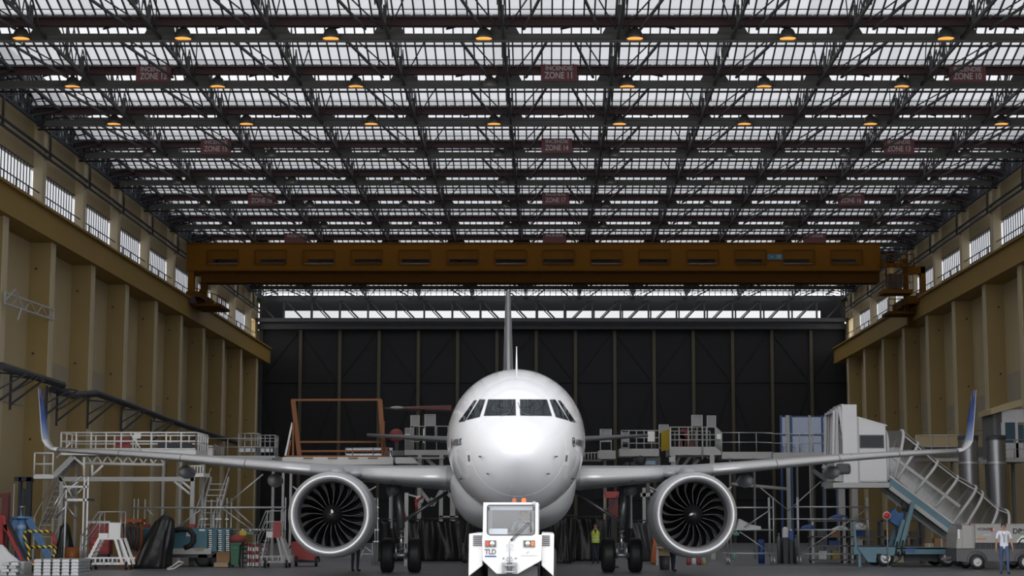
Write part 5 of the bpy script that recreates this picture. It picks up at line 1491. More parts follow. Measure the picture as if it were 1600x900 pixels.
gn = thing('green_notice', (X(391, 72.55), 72.55, Z(835, 72.55)), 'pale green notice beside the yellow one on the scaffold rail', 'sign')
WB(gn, 'plate', mat('notice_green', (.12, .22, .19), .6), 386, 396, 830, 835, 72.55, .02); WB(gn, 'clip', GALV, 390, 392, 826.5, 830.5, 72.552, .04)
for i, a in enumerate((390, 393.5, 397.8, 401.8, 404.4, 412)):
    y = 70.2 + .15 * (i % 2)
    b = thing('barrier_post', (X(a, y), y, 0), 'red and white banded barrier post, %s from the left in the row' % ORD[i], 'post', 'red and white barrier posts')
    BOX(b, 'foot', BLACK, X(a, y) - .04, X(a, y) + .04, y - .05, y + .05, 0, .04)
    zt_ = Z(848 + (i % 3), y)
    for k in range(6):
        MB().lathe([(.034, .04 + (zt_ - .04) * k / 6), (.034, .04 + (zt_ - .04) * (k + 1) / 6)], (X(a, y), y, 0), 'z', 10).build('white_band' if k % 2 == 0 else 'red_band', WHITEP if k % 2 == 0 else REDP, b)
    MB().lathe([(.034, zt_), (0, zt_ + .02)], (X(a, y), y, 0), 'z', 10).build('cap', WHITEP, b)
ho = MB().tube([P(262, 889.5, 66.5), (X(272, 66.5), 66.7, .03), (X(284, 66.5), 66.9, .22), (X(286, 66.5), 66.8, .26), (X(280, 66.5), 66.7, .3), (X(270, 66.5), 66.8, .12), (X(260, 66.5), 66.9, .03)], 0.035, 8).build('hose_coil', mat('pale_hose', (.5, .48, .45), .6), None)
tag(ho, 'pale looped hose lying on the floor beside the black sheet', 'hose')
rk = thing('red_cart', (X(474, 71.5), 71.5, 0), 'low red wheeled cart behind the left engine', 'cart')
MB().prism([(X(455, 71.5), Z(848, 71.5)), (X(461, 71.5), Z(846, 71.5)), (X(500, 71.5), Z(866, 71.5)), (X(492, 71.5), Z(876, 71.5)), (X(462, 71.5), Z(874, 71.5))], 'y', 71.5, 72.5).build('body', REDP, rk)
for a in (465, 496): caster(rk, X(a, 71.5), 71.4, .2, .1)
BOX(rk, 'axle_box', STEELD, X(463, 71.5), X(497, 71.5), 71.6, 72.4, .15, Z(872, 71.5))
PT(rk, 'tow_bar', REDP, [(456, 850), (448, 862), (446, 876)], 71.9, .03)

# ---- rear docking decks on the left of the tail
Yr = 84.0
def deck_posts(root, m, pxs, Y, top, w=5.0):
    for a in pxs: BOX(root, 'column', m, X(a, Y), X(a + w, Y), Y, Y + .18, 0, Z(top, Y))
dc = thing('rear_walkway', (X(380, Yr), Yr, 0), 'pale grey railed walkway between white dock and orange frame', 'walkway')
WB(dc, 'deck', DUSTY, 306, 430, 712, 718, Yr, 2.5)
RAILING(dc, GALV, [P(318, 712, Yr), P(430, 712, Yr)], HT(685, 712, Yr), 3, .022)
deck_posts(dc, GREYP, (252, 279, 424), Yr, 716, 4)
WB(dc, 'bollard', WHITEP, 325, 332, 696, 712, Yr + .3, .3)
for k in range(6): PT(dc, 'baluster', GALV, [(336 + 2.6 * k, 712), (336 + 2.6 * k, 694 + k)], Yr + .2, .02)
for a, b in ((372, 402), (406, 429)):
    RAILING(dc, GALV, [P(a, 712, Yr + .4), P(b, 712, Yr + .4), P(b, 712, Yr + .4) + Vector((0, 1, 0))], HT(677 if a < 400 else 680, 712, Yr), 3, .022, (1, .7, .4))
    WB(dc, 'step_platform', GALV, a, b - 3, 700, 706, Yr + .5, .8)
Yo = 82.0
wd = thing('white_deck', (X(545, Yo), Yo, 0), 'white work deck below the orange frame', 'work deck')
WB(wd, 'deck_edge', WHITEP, 441, 614, 714, 726, Yo, .2)
ZD = Z(714, Yo)
BOX(wd, 'deck', WHITEP, X(441, Yo), X(614, Yo), Yo + .2, Yo + 3.5, ZD - .15, ZD)
MB().prism([(X(616, Yo), Z(714, Yo)), (X(641, Yo), Z(714, Yo)), (X(651, Yo), Z(724, Yo)), (X(616, Yo), Z(724, Yo))], 'y', Yo + .3, Yo + 2.5).build('deck_wing', WHITEP, wd)
deck_posts(wd, GREYP, (440, 452, 608), Yo, 725, 3.5)
for a in (474, 512, 544, 575): WB(wd, 'tie_down_block', WOOD, a, a + 15, 714.5, 717, Yo - .05, .05)
of = thing('orange_gantry', (X(527, Yo + .5), Yo + .5, ZD), 'large orange tubular gantry standing on the white deck', 'gantry')
yo = Yo + .6
BAR(of, 'top_bar', ORANGE, P(455, 625, yo), P(596, 624.5, yo), .09)
BAR(of, 'side_post', ORANGE, P(458, 625, yo), P(468, 712, yo), .2, .16); BAR(of, 'side_post', ORANGE, P(594, 625, yo), P(600, 712, yo), .2, .16)
BAR(of, 'mid_bar', ORANGE, P(465, 690.5, yo), P(598, 690.5, yo), .08); BAR(of, 'low_bar', ORANGE, P(466, 705, yo), P(598, 704.5, yo), .08)
for a, b, c_, d in ((446, 712, 457, 660), (450, 712, 454, 688), (458, 712, 458, 660), (600, 658, 597, 712), (603, 700, 607, 712)):
    BAR(of, 'stay', ORANGE if a != 446 else GALV, P(a, b, yo - .2), P(c_, d, yo - .2), .08)
BOX(of, 'base_rail', ORANGE, X(446, yo), X(607, yo), yo - .25, yo + .2, ZD + .005, ZD + .08)
gq = thing('glass_screen', (X(580, yo + 1), yo + 1, ZD), 'clear screen in a thin frame behind the orange gate', 'screen')
BOX(gq, 'pane', glass('pale_screen', (.8, .84, .88), .08), X(540, yo + 1), X(613, yo + 1), yo + 1, yo + 1.02, ZD + .01, Z(700, yo + 1))
for a in (540, 551, 583, 613): PT(gq, 'post', GALV, [(a, 712), (a, 700)], yo + 1, .02)
PT(gq, 'rail', GALV, [(540, 700), (613, 700)], yo + 1, .02)

def mesh_door(root, a, b, t, bt, Y, low=None):
    WB(root, 'mesh_panel', MESHM, a, b, t, bt, Y, .04)
    for q in (a, b): PT(root, 'panel_post', GREYP, [(q, t - .5), (q, low or bt)], Y - .03, .028)
    for q in (t, bt, low or bt): PT(root, 'panel_bar', GREYP, [(a, q), (b, q)], Y - .03, .025)
tl = thing('tail_dock', (X(660, 85), 85, 0), 'grey tail dock with mesh panels left of the fuselage', 'dock')
Y5 = 85.0
WB(tl, 'deck', GREYP, 632, 700, 703, 711, Y5, 3); BOX(tl, 'side_ledge', STEEL, X(606, 86), X(632, 86), 85.6, 87.6, Z(711, Y5), Z(703, Y5))
WB(tl, 'lower_beam', GREYP, 645, 694, 714.5, 717, Y5 - .1, .2)
RAILING(tl, GREYP, [P(633, 703, Y5), P(646, 703, Y5)], HT(669, 703, Y5), 6, .022)
RAILING(tl, GREYP, [P(646, 703, Y5), P(700, 703, Y5)], HT(666, 703, Y5), 3, .025)
mesh_door(tl, 642, 655, 649.5, 665, Y5 + .2, 690); mesh_door(tl, 664, 680, 648, 665, Y5 - .1, 686)
WB(tl, 'bright_post', WHITEP, 661, 663, 670, 692, Y5 - .1, .1)
WB(tl, 'lamp_plate', mat('lamp_plate_white', (.8, .82, .86), .4), 632.5, 640.5, 678, 685.5, Y5 - .15, .04)
deck_posts(tl, GREYP, (652, 686), Y5, 711, 6)
for a, b, c_, d in ((665, 716, 695, 742), (655, 764, 676, 790), (676, 790, 690, 765), (695, 765, 712, 785), (670, 790, 676, 778)):
    BAR(tl, 'brace', GREYP, P(a, b, Y5 + .3), P(c_, d, Y5 + .3), .16)
WB(tl, 'cross_tie', GREYP, 686, 716, 806, 808.5, Y5, .12); WB(tl, 'tie_post', GREYP, 703, 711, 770, 812, Y5, .2)
BOX(tl, 'tie_post', GREYP, X(703, Y5), X(711, Y5), Y5, Y5 + .2, 0, Z(811, Y5))
rd = thing('red_drum', (X(619, 86.5), 86.5, Z(703, Y5)), 'dull red round drum on a small stand left of the tail dock rails', 'drum')
MB().lathe([(0.0, -.25), (.26, -.2), (.34, 0), (.26, .2), (0.0, .25)], P(619, 681, 86.5), 'y', 16).build('shell', REDD, rd); BOX(rd, 'stand', STEELD, X(619, 86.5) - .08, X(619, 86.5) + .08, 86.4, 86.6, Z(703, Y5), Z(688, 86.5))
rw = thing('red_wing_panel', (X(655, 92), 92, Z(637, 92)), 'thin red aircraft tail surface high behind the left tail dock', 'tail surface')
MB().loft([[tuple(P(a, b, 92) + Vector((0, q, 0))) for a, b, q in ((x_, y0_, 0), (x_, y0_, 1.2), (x_, y1_, 1.4), (x_, y1_, -.2))] for x_, y0_, y1_ in ((600, 637.5, 638.2), (620, 635.8, 638.5), (705, 633, 641))], smooth=False).build('surface', mat('tail_dark_red', (.10, .015, .012), .4), rw)
MB().sphere(P(620, 637, 91.8), .16, 10, 6, (2.2, .6, .5)).build('tip_fairing', GREYP, rw)
PT(rw, 'support_pole', STEELD, [(660, 638), (660, 640)], 92.3, .06); TUBE(rw, 'support_pole', STEELD, [(X(660, 92.3), 92.3, 0), (X(660, 92.3), 92.3, Z(639, 92.3))], .06)
# ================================================================ GROUND EQUIPMENT, MIDDLE AND RIGHT HALF
def curtain(label, px0, px1, py0, Y, seed, m=None):
    rnd = random.Random(seed)
    x0, x1, zt_ = X(px0, Y), X(px1, Y), Z(py0, Y)
    nu, nv = int(max(24, (x1 - x0) / 0.06)), 14
    ph = [rnd.uniform(0, 6.28) for _ in range(8)]
    vs = []
    for j in range(nv + 1):
        w = j / nv
        for i in range(nu + 1):
            u = i / nu; xx = x0 + (x1 - x0) * u
            sag = 0.10 * abs(math.sin(u * math.pi * 3 + ph[0])) * w
            yy = Y + (0.05 + .05 * (1 - w)) * math.sin(xx * 7.3 + ph[1] + 2.2 * w * math.sin(xx * 1.3 + ph[2])) + .05 * math.sin(xx * 15 + 3 * w + ph[3]) + .09 * math.sin(xx * 2.2 + w * 4 + ph[4])
            vs.append((xx + .05 * math.sin(w * 5 + xx * 3), yy, 0.01 + (zt_ - .01) * w - sag))
    fs = [(j * (nu + 1) + i, j * (nu + 1) + i + 1, (j + 1) * (nu + 1) + i + 1, (j + 1) * (nu + 1) + i) for j in range(nv) for i in range(nu)]
    r = thing('plastic_curtain', ((x0 + x1) / 2, Y, 0), label, 'curtain')
    o = MB().add(vs, fs, smooth=True).build('sheet', m or BLACKP, r)
    s = o.modifiers.new('thick', 'SOLIDIFY'); s.thickness = 0.012
    TUBE(r, 'top_tube', STEELD, [(x0, Y + .12, zt_ + .02), (x1, Y + .12, zt_ + .02)], .03)
    for q in (x0, x1): TUBE(r, 'support_post', STEELD, [(q, Y + .14, 0), (q, Y + .14, zt_ + .02)], .03)
    return r
curtain('black plastic curtain behind the left main wheels', 592, 655, 812, 80.5, 11)
curtain('black plastic curtain left of the tow tractor', 657, 722, 811, 80.0, 12)
curtain('black plastic curtain just right of the tow tractor', 862, 897, 806, 79.0, 13)
curtain('dark plastic curtain behind the person in the safety vest', 898, 952, 808, 80.5, 14)
curtain('grey black plastic curtain beside the right engine', 986, 1022, 814, 80.0, 15, mat('grey_plastic_sheet', (.035, .036, .04), .45, bump=.5, scale=2.5))
drape('tall black bundle of plastic behind the left of the tow tractor', 722, 744, 803, 77.5, 1.2, 21)
drape('black plastic bundle behind the right of the tow tractor', 868, 892, 808, 76.5, 1.2, 22)

# red gear stand and its partner by the main wheels
rs = thing('red_stand', (X(955, 69), 69, 0), 'red painted support stand above the right main wheels', 'stand')
WB(rs, 'head', REDP, 945, 967, 768, 778, 69, .5); WB(rs, 'column', mat('dark_red_paint', (.14, .02, .02), .5), 951, 966, 778, 808, 69.1, .3)
BOX(rs, 'lower_column', STEELD, X(955, 69), X(961, 69), 69.1, 69.3, 0, Z(808, 69)); WB(rs, 'scale_rod', WOOD, 943.5, 946, 772, 812, 69, .08)
BAR(rs, 'diagonal', STEELD, P(946, 800, 69), P(966, 774, 69), .06); BOX(rs, 'base', STEELD, X(950, 69), X(966, 69), 68.8, 69.8, 0, .08)
r2 = thing('red_strap_stand', (X(640, 72), 72, 0), 'thin stand with red straps behind the left main gear', 'stand')
BOX(r2, 'post', GREYP, X(632, 72), X(638, 72), 72, 72.2, 0, Z(770, 72))
for a, b, c_, d in ((627, 784, 633, 812), (650, 780, 651, 800), (648, 784, 660, 776)): PT(r2, 'strap', REDP, [(a, b), (c_, d)], 71.9, .05)
MB().lathe([(0, -.05), (.16, -.05), (.16, .05), (0, .05)], P(656, 781, 72), 'y', 14).build('pulley', DUSTY, r2); BAR(r2, 'arm', GREYP, P(635, 772, 72.1), P(658, 778, 72.1), .06)
WB(r2, 'foot', GREYP, 629, 641, 886, 889, 71.8, .5)

# ---- tail dock on the right of the fuselage
Y6 = 85.0
td = thing('tail_dock', (X(1040, Y6), Y6, 0), 'grey tail dock with mesh panels and yellow gate right of the fuselage', 'dock')
WB(td, 'deck', GREYP, 1047, 1127, 698, 711, Y6, 3.0)
RAILING(td, GREYP, [P(1047, 698, Y6), P(1118, 698, Y6)], HT(667.5, 698, Y6), 5, .028, (1.0, .62, .35))
RAILING(td, GREYP, [P(1118, 698, Y6), P(1127, 706, Y6)], HT(669, 700, Y6), 6, .025, (1.0, .5))
RAILING(td, GREYP, [P(1050, 698, Y6) + Vector((0, 2.8, 0)), P(1118, 698, Y6) + Vector((0, 2.8, 0))], HT(669, 698, Y6), 6, .022)
mesh_door(td, 1081, 1097, 649, 665, Y6 - .1, 687); mesh_door(td, 1105, 1118, 650, 666, Y6 + .4, 716)
PT(td, 'long_post', GREYP, [(1097.5, 666), (1097.5, 718)], Y6 - .12, .035)
MB().add([P(1033, 675, Y6 + .5), P(1046, 670, Y6 - .1), P(1046, 703, Y6 - .1), P(1033, 705, Y6 + .5)] + [p + Vector((.02, .06, 0)) for p in (P(1033, 675, Y6 + .5), P(1046, 670, Y6 - .1), P(1046, 703, Y6 - .1), P(1033, 705, Y6 + .5))], [(0, 1, 2, 3), (7, 6, 5, 4), (0, 4, 5, 1), (1, 5, 6, 2), (2, 6, 7, 3), (3, 7, 4, 0)]).build('yellow_gate', mat('gate_yellow', (.42, .30, .02), .6, var=.1), td)
WB(td, 'gate_post', GREYP, 1046.5, 1049, 668, 712, Y6 - .2, .1)
WB(td, 'lamp_plate', MATS['lamp_plate_white'], 1120, 1126.5, 678, 686, Y6 - .2, .04)
WB(td, 'bracket_block', DUSTY, 1046, 1055, 714, 722, Y6 - .2, .4)
deck_posts(td, GREYP, (1049, 1110), Y6, 711, 7)
WB(td, 'side_deck', GREYP, 968, 1030, 701, 713, Y6 + .6, 2)
RAILING(td, GREYP, [P(971, 701, Y6 + .6), P(1030, 701, Y6 + .6)], HT(672.5, 701, Y6), 5, .024, (1.0, .6, .3))
mesh_door(td, 938, 955, 671, 690, Y6 + .8, 704); mesh_door(td, 1030, 1044, 664, 676, Y6 + 1, 700); mesh_door(td, 972, 982, 676, 690, Y6 + .3, 700)
WB(td, 'white_board', WHITEP, 1012, 1023, 674, 690, Y6 + .5, .05)
WB(td, 'side_deck', GREYP, 935, 962, 704, 717, Y6 + .4, 2)
deck_posts(td, STEEL, (943, 1010), Y6 + .8, 715, 5)
for k in range(5): PT(td, 'baluster', GREYP, [(914 + 5 * k, 708), (914 + 5 * k, 719)], Y6 + .5, .025)
PT(td, 'rail', GREYP, [(912, 708), (936, 707)], Y6 + .5, .025); WB(td, 'low_beam', STEEL, 908, 940, 718, 721, Y6 + .4, .3)
for a, r_ in ((1001, .24), (980, .16), (988, .15)):
    MB().lathe([(0, -.12), (r_, -.12), (r_, .12), (0, .12)], P(a, 720 if a > 990 else 727, Y6 + .2), 'y', 16).build('roller', STEELD, td)
WB(td, 'drive_box', STEEL, 990, 1032, 714, 730, Y6 + .9, 1.0); WB(td, 'blue_label', mat('label_pale_blue', (.25, .38, .5), .5), 1008, 1024, 720, 726, Y6 + .3, .05)
for a, b, c_, d in ((1004, 722, 1020, 733), (1055, 730, 1062, 712), (1075, 735, 1092, 718), (1062, 735, 1080, 712)): BAR(td, 'brace', STEEL, P(a, b, Y6 + .5), P(c_, d, Y6 + .5), .14)
WB(td, 'lower_frame', GREYP, 1001, 1024, 770, 776, Y6, .3)
for a in (1004, 1016): BOX(td, 'lower_post', GREYP, X(a, Y6), X(a + 5, Y6), Y6, Y6 + .2, 0, Z(762, Y6))
ho_ = thing('hoist_unit', (X(1070, Y6 + 1.5), Y6 + 1.5, Z(698, Y6)), 'dull red hoist unit behind the rails of the right tail dock', 'hoist')
zd_ = Z(698, Y6)
for a, b, t in ((1063, 1070, 676), (1067, 1072, 684), (1078, 1083, 690)): BOX(ho_, 'casing', mat('hoist_maroon', (.16, .03, .045), .6), X(a, Y6 + 1.5), X(b, Y6 + 1.5), Y6 + 1.3, Y6 + 1.7, zd_, Z(t, Y6 + 1.5))
MB().lathe([(0, -.1), (.25, -.1), (.25, .1), (0, .1)], P(1068, 678, Y6 + 1.4), 'y', 14).build('hoist_wheel', MATS['hoist_maroon'], ho_)
wk = thing('rear_walkway', (X(1220, Y6), Y6, 0), 'long grey railed walkway between right tail dock and boarding stair', 'walkway')
WB(wk, 'deck', GREYP, 1128, 1208, 706, 717, Y6, 2.2); WB(wk, 'deck', GREYP, 1208, 1312, 707, 719, Y6 - .6, 2.4)
RAILING(wk, GALV, [P(1128, 706, Y6), P(1182, 706, Y6), P(1208, 707, Y6 - .6)], HT(676, 706, Y6), [2, 1], .025)
RAILING(wk, GALV, [P(1208, 707, Y6 - .6), P(1312, 707, Y6 - .6)], HT(678, 707, Y6), 5, .025)
deck_posts(wk, STEEL, (1140, 1178, 1245, 1268, 1288), Y6, 716, 3)
BAR(wk, 'strut', GREYP, P(1285, 728, Y6 - .4), P(1316, 746, Y6 - .4), .18); BAR(wk, 'strut', STEEL, P(1270, 735, Y6), P(1312, 766, Y6), .2)
PT(wk, 'pipe', GREYP, [(1143, 756), (1230, 764)], Y6 + .5, .09)
for a, b, c_, d in ((1188, 762, 1232, 798), (1232, 798, 1283, 752)): PT(wk, 'tie_rod', GALV, [(a, b), (c_, d)], Y6 - .5, .03)
cg = thing('blue_screen', (X(1265, 92), 92, 0), 'tall see-through blue framed screen behind the right walkway', 'screen')
BGL = glass('blue_tint_pane', (.35, .5, .75), .06)
for a, b in ((1222, 1232), (1240, 1266), (1268, 1286), (1288, 1308)): BOX(cg, 'pane', BGL, X(a, 92), X(b, 92), 92, 92.02, Z(712, 92), Z(651, 92))
for a, m in ((1222, BLUEB), (1231, GREYP), (1234, GREYP), (1238, mat('frame_blue', (.03, .08, .2), .5)), (1267, GREYP), (1287, MATS['frame_blue']), (1308, MATS['frame_blue'])): BOX(cg, 'frame_post', m, X(a, 92) - .05, X(a, 92) + .05, 91.95, 92.05, 0, Z(649, 92))
for q in (651, 680, 712): PT(cg, 'frame_rail', MATS['frame_blue'], [(1222, q), (1308, q)], 92, .035)

# ---- boarding stair with cabin head and clear canopy
Ys = 71.5
bs = thing('boarding_stair', (X(1410, Ys), Ys, 0), 'pale blue boarding stair truck with clear canopy and white cabin head', 'boarding stair')
CABW = mat('cabin_white', (.66, .66, .68), .5, var=.04)
WB(bs, 'cabin_front_panel', CABW, 1318, 1341, 632, 755, Ys, .12)
MB().prism([(X(1343, Ys), Z(753, Ys)), (X(1387, Ys), Z(753, Ys)), (X(1386, Ys), Z(664, Ys)), (X(1343, Ys), Z(651, Ys))], 'y', Ys + .02, Ys + .1).build('cabin_side', CABW, bs)
MB().prism([(X(1343, Ys), Z(753, Ys)), (X(1387, Ys), Z(753, Ys)), (X(1386, Ys), Z(664, Ys)), (X(1343, Ys), Z(651, Ys))], 'y', Ys + 2.2, Ys + 2.28).build('cabin_side', CABW, bs)
MB().add([P(1341, 651, Ys), P(1386, 664, Ys), P(1386, 664, Ys) + Vector((0, 2.2, 0)), P(1341, 651, Ys) + Vector((0, 2.2, 0))] + [p - Vector((0, 0, .05)) for p in (P(1341, 651, Ys), P(1386, 664, Ys), P(1386, 664, Ys) + Vector((0, 2.2, 0)), P(1341, 651, Ys) + Vector((0, 2.2, 0)))], [(0, 1, 2, 3), (7, 6, 5, 4), (0, 4, 5, 1), (1, 5, 6, 2), (2, 6, 7, 3), (3, 7, 4, 0)]).build('cabin_roof', CABW, bs)
WB(bs, 'window_frame', GASK, 1343.5, 1381.5, 679.5, 700, Ys - .02, .05); WB(bs, 'window_glass', mat('cabin_glass', (.03, .032, .038), .25, spec=.15), 1345, 1380, 681, 698.5, Ys - .03, .03)
WB(bs, 'cabin_seam', GREYP, 1341, 1344, 651, 754, Ys + .01, .05); WB(bs, 'kick_rail', DUSTY, 1346, 1387, 750, 753, Ys - .03, .05)
# bellows hood at the aircraft side
hood = []
for i, (a, t, b) in enumerate(((1317, 633, 716), (1312, 637, 714), (1308, 640, 712), (1304, 643, 712))):
    o_ = Vector((0, 0.5 * i * .1, 0))
    for yy in (Ys + .1, Ys + 2.2):
        BAR(bs, 'bellows_rib', DUSTY if i % 2 else GREYP, P(a, t, Ys) + Vector((0, yy - Ys, 0)), Vector((X(a + 10 + 3 * i if yy < Ys + 1 and i < 2 else a, Ys), yy, Z(b, Ys))), .12, .1)
    BAR(bs, 'bellows_rib', DUSTY if i % 2 else GREYP, P(a, t, Ys) + Vector((0, .1, 0)), P(a, t, Ys) + Vector((0, 2.2, 0)), .12, .1)
WB(bs, 'inner_wall', GREYP, 1312, 1326, 662, 714, Ys + .5, .06); WB(bs, 'door_frame', DUSTY, 1308, 1311, 655, 714, Ys + .2, .1)
WB(bs, 'notice', WHITEP, 1314, 1319, 680, 686, Ys + .45, .03)
WB(bs, 'bumper', mat('bumper_grey', (.08, .08, .085), .6), 1308, 1330, 724, 741, Ys - .1, .5, bevel=.1)
WB(bs, 'head_skirt', GREYP, 1304, 1318, 716, 752, Ys + .1, 2.0)
WB(bs, 'head_floor', GREYP, 1302, 1390, 754, 762, Ys - .1, 2.4)
for a in (1311, 1331): BOX(wk, 'support_column', GREYP, X(a, 80), X(a + 9.5, 80), 80, 80.35, 0, Z(757, 80))
BOX(wk, 'head_beam', GREYP, X(1305, 80), X(1346, 80), 79.9, 80.4, Z(757, 80), Z(751, 80)); BAR(wk, 'link_beam', GREYP, (X(1312, 80), 80.4, Z(754, 80)), (X(1312, 80), 84.6, Z(754, 80)), .2)
# stringers
A0, A1 = P(1390, 752, Ys), P(1497, 832, Ys)
sv = Vector((0, 1.9, 0))
for o_ in (Vector((0, 0, 0)), sv):
    MB().bar(A0 + o_ + Vector((0, 0, .0)), A1 + o_ + Vector((0, 0, .0)), .08, .34).build('stringer', TRUCK, bs)
    MB().bar(A0 + o_ + Vector((0, -.02, .2)), A1 + o_ + Vector((0, -.02, .2)), .1, .07).build('stringer_edge', DUSTY, bs)
    MB().bar(A0 + o_ + Vector((0, -.02, -.24)), A1 + o_ + Vector((0, -.02, -.24)), .1, .16).build('stringer_edge', GREYP, bs)
    MB().bar(A0 + o_ + Vector((0.1, 0, 1.0)), A1 + o_ + Vector((0.1, 0, 1.0)), .05, .12).build('handrail', TRUCK if o_.y else GREYP, bs)
MB().bar(A0 + sv + Vector((0, 0, .6)), A1 + sv + Vector((0, 0, .6)), .04, .3).build('far_side_panel', mat('stair_panel_tan', (.30, .24, .17), .7), bs)
BAR(bs, 'under_rail', STEEL, A0 + Vector((-.1, .3, -.55)), A1 + Vector((-.2, .3, -.45)), .1)
for k in range(1, 16): MB().bar(A0.lerp(A1, k / 16), A0.lerp(A1, k / 16) + sv, .26, .04).build('tread', STEEL, bs)
# arches and clear sheet
CLR = glass('canopy_sheet', (.62, .62, .61), .10, rough=.2, frost=.22)
feet = [(1388, 750, 1388, 671), (1398, 747, 1416, 671), (1402, 749, 1440, 690), (1429, 771, 1471, 719), (1459, 796, 1503, 743), (1489, 818, 1532, 759), (1505, 829, 1542, 768), (1541, 842, 1564, 790), (1572, 850, 1580, 797)]
rings_ = []
for a, b, c_, d in feet:
    f, t = P(a, b, Ys), P(c_, d, Ys)
    up = t - f
    r_ = []
    for k in range(13):
        u = k / 12
        r_.append(f + up * (math.sin(math.pi * min(1, max(0, u))) ** .35 if 0 < u < 1 else 0) + Vector((0, 1.9 * (0.5 - 0.5 * math.cos(math.pi * u)), 0)))
    rings_.append(r_)
    TUBE(bs, 'canopy_arch', DUSTY, r_, .06, 8)
for i in range(len(rings_) - 1):
    cv = MB(); n_ = 13
    cv.add(rings_[i] + rings_[i + 1], [(k, k + 1, n_ + k + 1, n_ + k) for k in range(n_ - 1)], smooth=True)
    cv.build('canopy_pane', CLR, bs)
for k in (3, 6):
    TUBE(bs, 'canopy_purlin', DUSTY, [r_[k] for r_ in rings_[1:]], .03, 6)
# chassis, wheels, ram, outrigger
WB(bs, 'chassis_rail', TRUCK, 1334, 1490, 855, 866, Ys - .5, .25); WB(bs, 'chassis_rail', TRUCK, 1340, 1490, 855, 864, Ys + 1.8, .25)
MB().prism([(X(1334, Ys), Z(855, Ys)), (X(1394, Ys), Z(855, Ys)), (X(1390, Ys), Z(868, Ys)), (X(1364, Ys), Z(864, Ys)), (X(1362, Ys), Z(878, Ys)), (X(1350, Ys), Z(878, Ys))], 'y', Ys - .6, Ys - .4).build('front_fender', TRUCK, bs)
MB().prism([(X(1483, Ys), Z(856, Ys)), (X(1498, Ys), Z(856, Ys)), (X(1498, Ys), Z(861, Ys)), (X(1488, Ys), Z(864, Ys)), (X(1480, Ys), Z(872, Ys)), (X(1477, Ys), Z(864, Ys))], 'y', Ys - .6, Ys - .4).build('rear_fender', TRUCK, bs)
WB(bs, 'deck_plate', TRUCK, 1392, 1490, 856, 858, Ys - .5, 2.4); WB(bs, 'plate_print', mat('truck_print', (.05, .12, .3), .5), 1416, 1430, 857, 863.5, Ys - .52, .03)
WB(bs, 'fuel_tank', mat('tank_cream', (.28, .26, .18), .6), 1390, 1412, 868, 879, Ys - .3, .6); WB(bs, 'battery_box', GASK, 1412, 1470, 866, 877, Ys + .2, .8)
for a, r_ in ((1378, .34), (1494, .34), (1474, .34)):
    for q in (-.35, 1.9):
        t_ = MB().lathe([(.2, -.11), (r_ * .93, -.12), (r_, -.07), (r_, .07), (r_ * .93, .12), (.2, .11)], (X(a, Ys), Ys + q, r_), 'y', 26).build('tyre', BLACK, bs)
        MB().lathe([(0, -.10), (.08, -.125), (.1, -.10), (.19, -.09), (.21, -.11), (.21, .1), (0, .1)], (X(a, Ys), Ys + q, r_), 'y', 20).build('rim', GALV, t_)
        for k in range(6):
            an = k * math.pi / 3
            MB().lathe([(0, -.125), (.018, -.125), (.018, -.1)], (X(a, Ys) + .13 * math.cos(an), Ys + q, r_ + .13 * math.sin(an)), 'y', 6).build('wheel_nut', GASK, t_)
for o_ in (-.3, .9):
    BAR(bs, 'lift_ram', TRUCK, P(1406, 853, Ys) + Vector((0, o_, 0)), P(1424, 785, Ys) + Vector((0, o_, 0)), .16); BAR(bs, 'lift_arm', TRUCK, P(1398, 853, Ys) + Vector((0, o_ + .1, 0)), P(1410, 812, Ys) + Vector((0, o_ + .1, 0)), .13)
BAR(bs, 'outrigger', TRUCK, P(1334, 815, Ys - .3), P(1338, 866, Ys - .3), .09); BOX(bs, 'outrigger_foot', TRUCK, X(1336, Ys), X(1340, Ys), Ys - .45, Ys - .1, 0, Z(864, Ys))
for k, (a, b) in enumerate(((1402, 858), (1411, 856))): PT(bs, 'cable', BLACK, [(a, b - 12), (a - 2, b + 6), (a + 3, b + 14), (a + 2, b + 4)], Ys - .6, .035)
PT(bs, 'fuel_hose', BLACK, [(1391, 876), (1396, 880), (1406, 874), (1410, 864)], Ys - .55, .025)
MB().lathe([(0, -.1), (.2, -.1), (.24, -.06), (.24, .06), (.2, .1), (0, .1)], P(1417, 790, Ys + .3), 'y', 16).build('cable_reel', STEELD, bs)
bq = thing('blue_cover', (X(1402, Ys - .8), Ys - .8, Z(855, Ys)), 'crumpled blue cover standing on the boarding stair truck', 'cover')
zz0 = Z(855, Ys)
MB().prism([(X(1391, Ys), Z(815, Ys)), (X(1392, Ys), Z(800, Ys)), (X(1399, Ys), Z(794, Ys)), (X(1404, Ys), Z(801, Ys)), (X(1412, Ys), Z(801, Ys)), (X(1411, Ys), Z(820, Ys)), (X(1404, Ys), Z(823, Ys))], 'y', Ys + .1, Ys + .6).build('cover', mat('cover_blue', (.04, .12, .30), .6, bump=.6, scale=4), bq)
BOX(bq, 'post', STEELD, X(1401, Ys), X(1403, Ys), Ys + .3, Ys + .36, zz0, Z(812, Ys)); PT(bq, 'rod', GALV, [(1400.5, 794), (1400.5, 785)], Ys + .3, .02)
sg = thing('round_sign', (X(1386, Ys - .7), Ys - .7, 0), 'round red sign on a pole beside the blue cover', 'sign')
MB().lathe([(0, -.02), (.15, -.02), (.15, .02), (0, .02)], P(1385.5, 805.5, Ys - .72), 'y', 24).build('rim', WHITEP, sg)
MB().lathe([(0, -.03), (.125, -.03), (.125, .0), (0, .0)], P(1385.5, 805.5, Ys - .72), 'y', 24).build('disc', mat('sign_red', (.62, .03, .02), .45), sg)
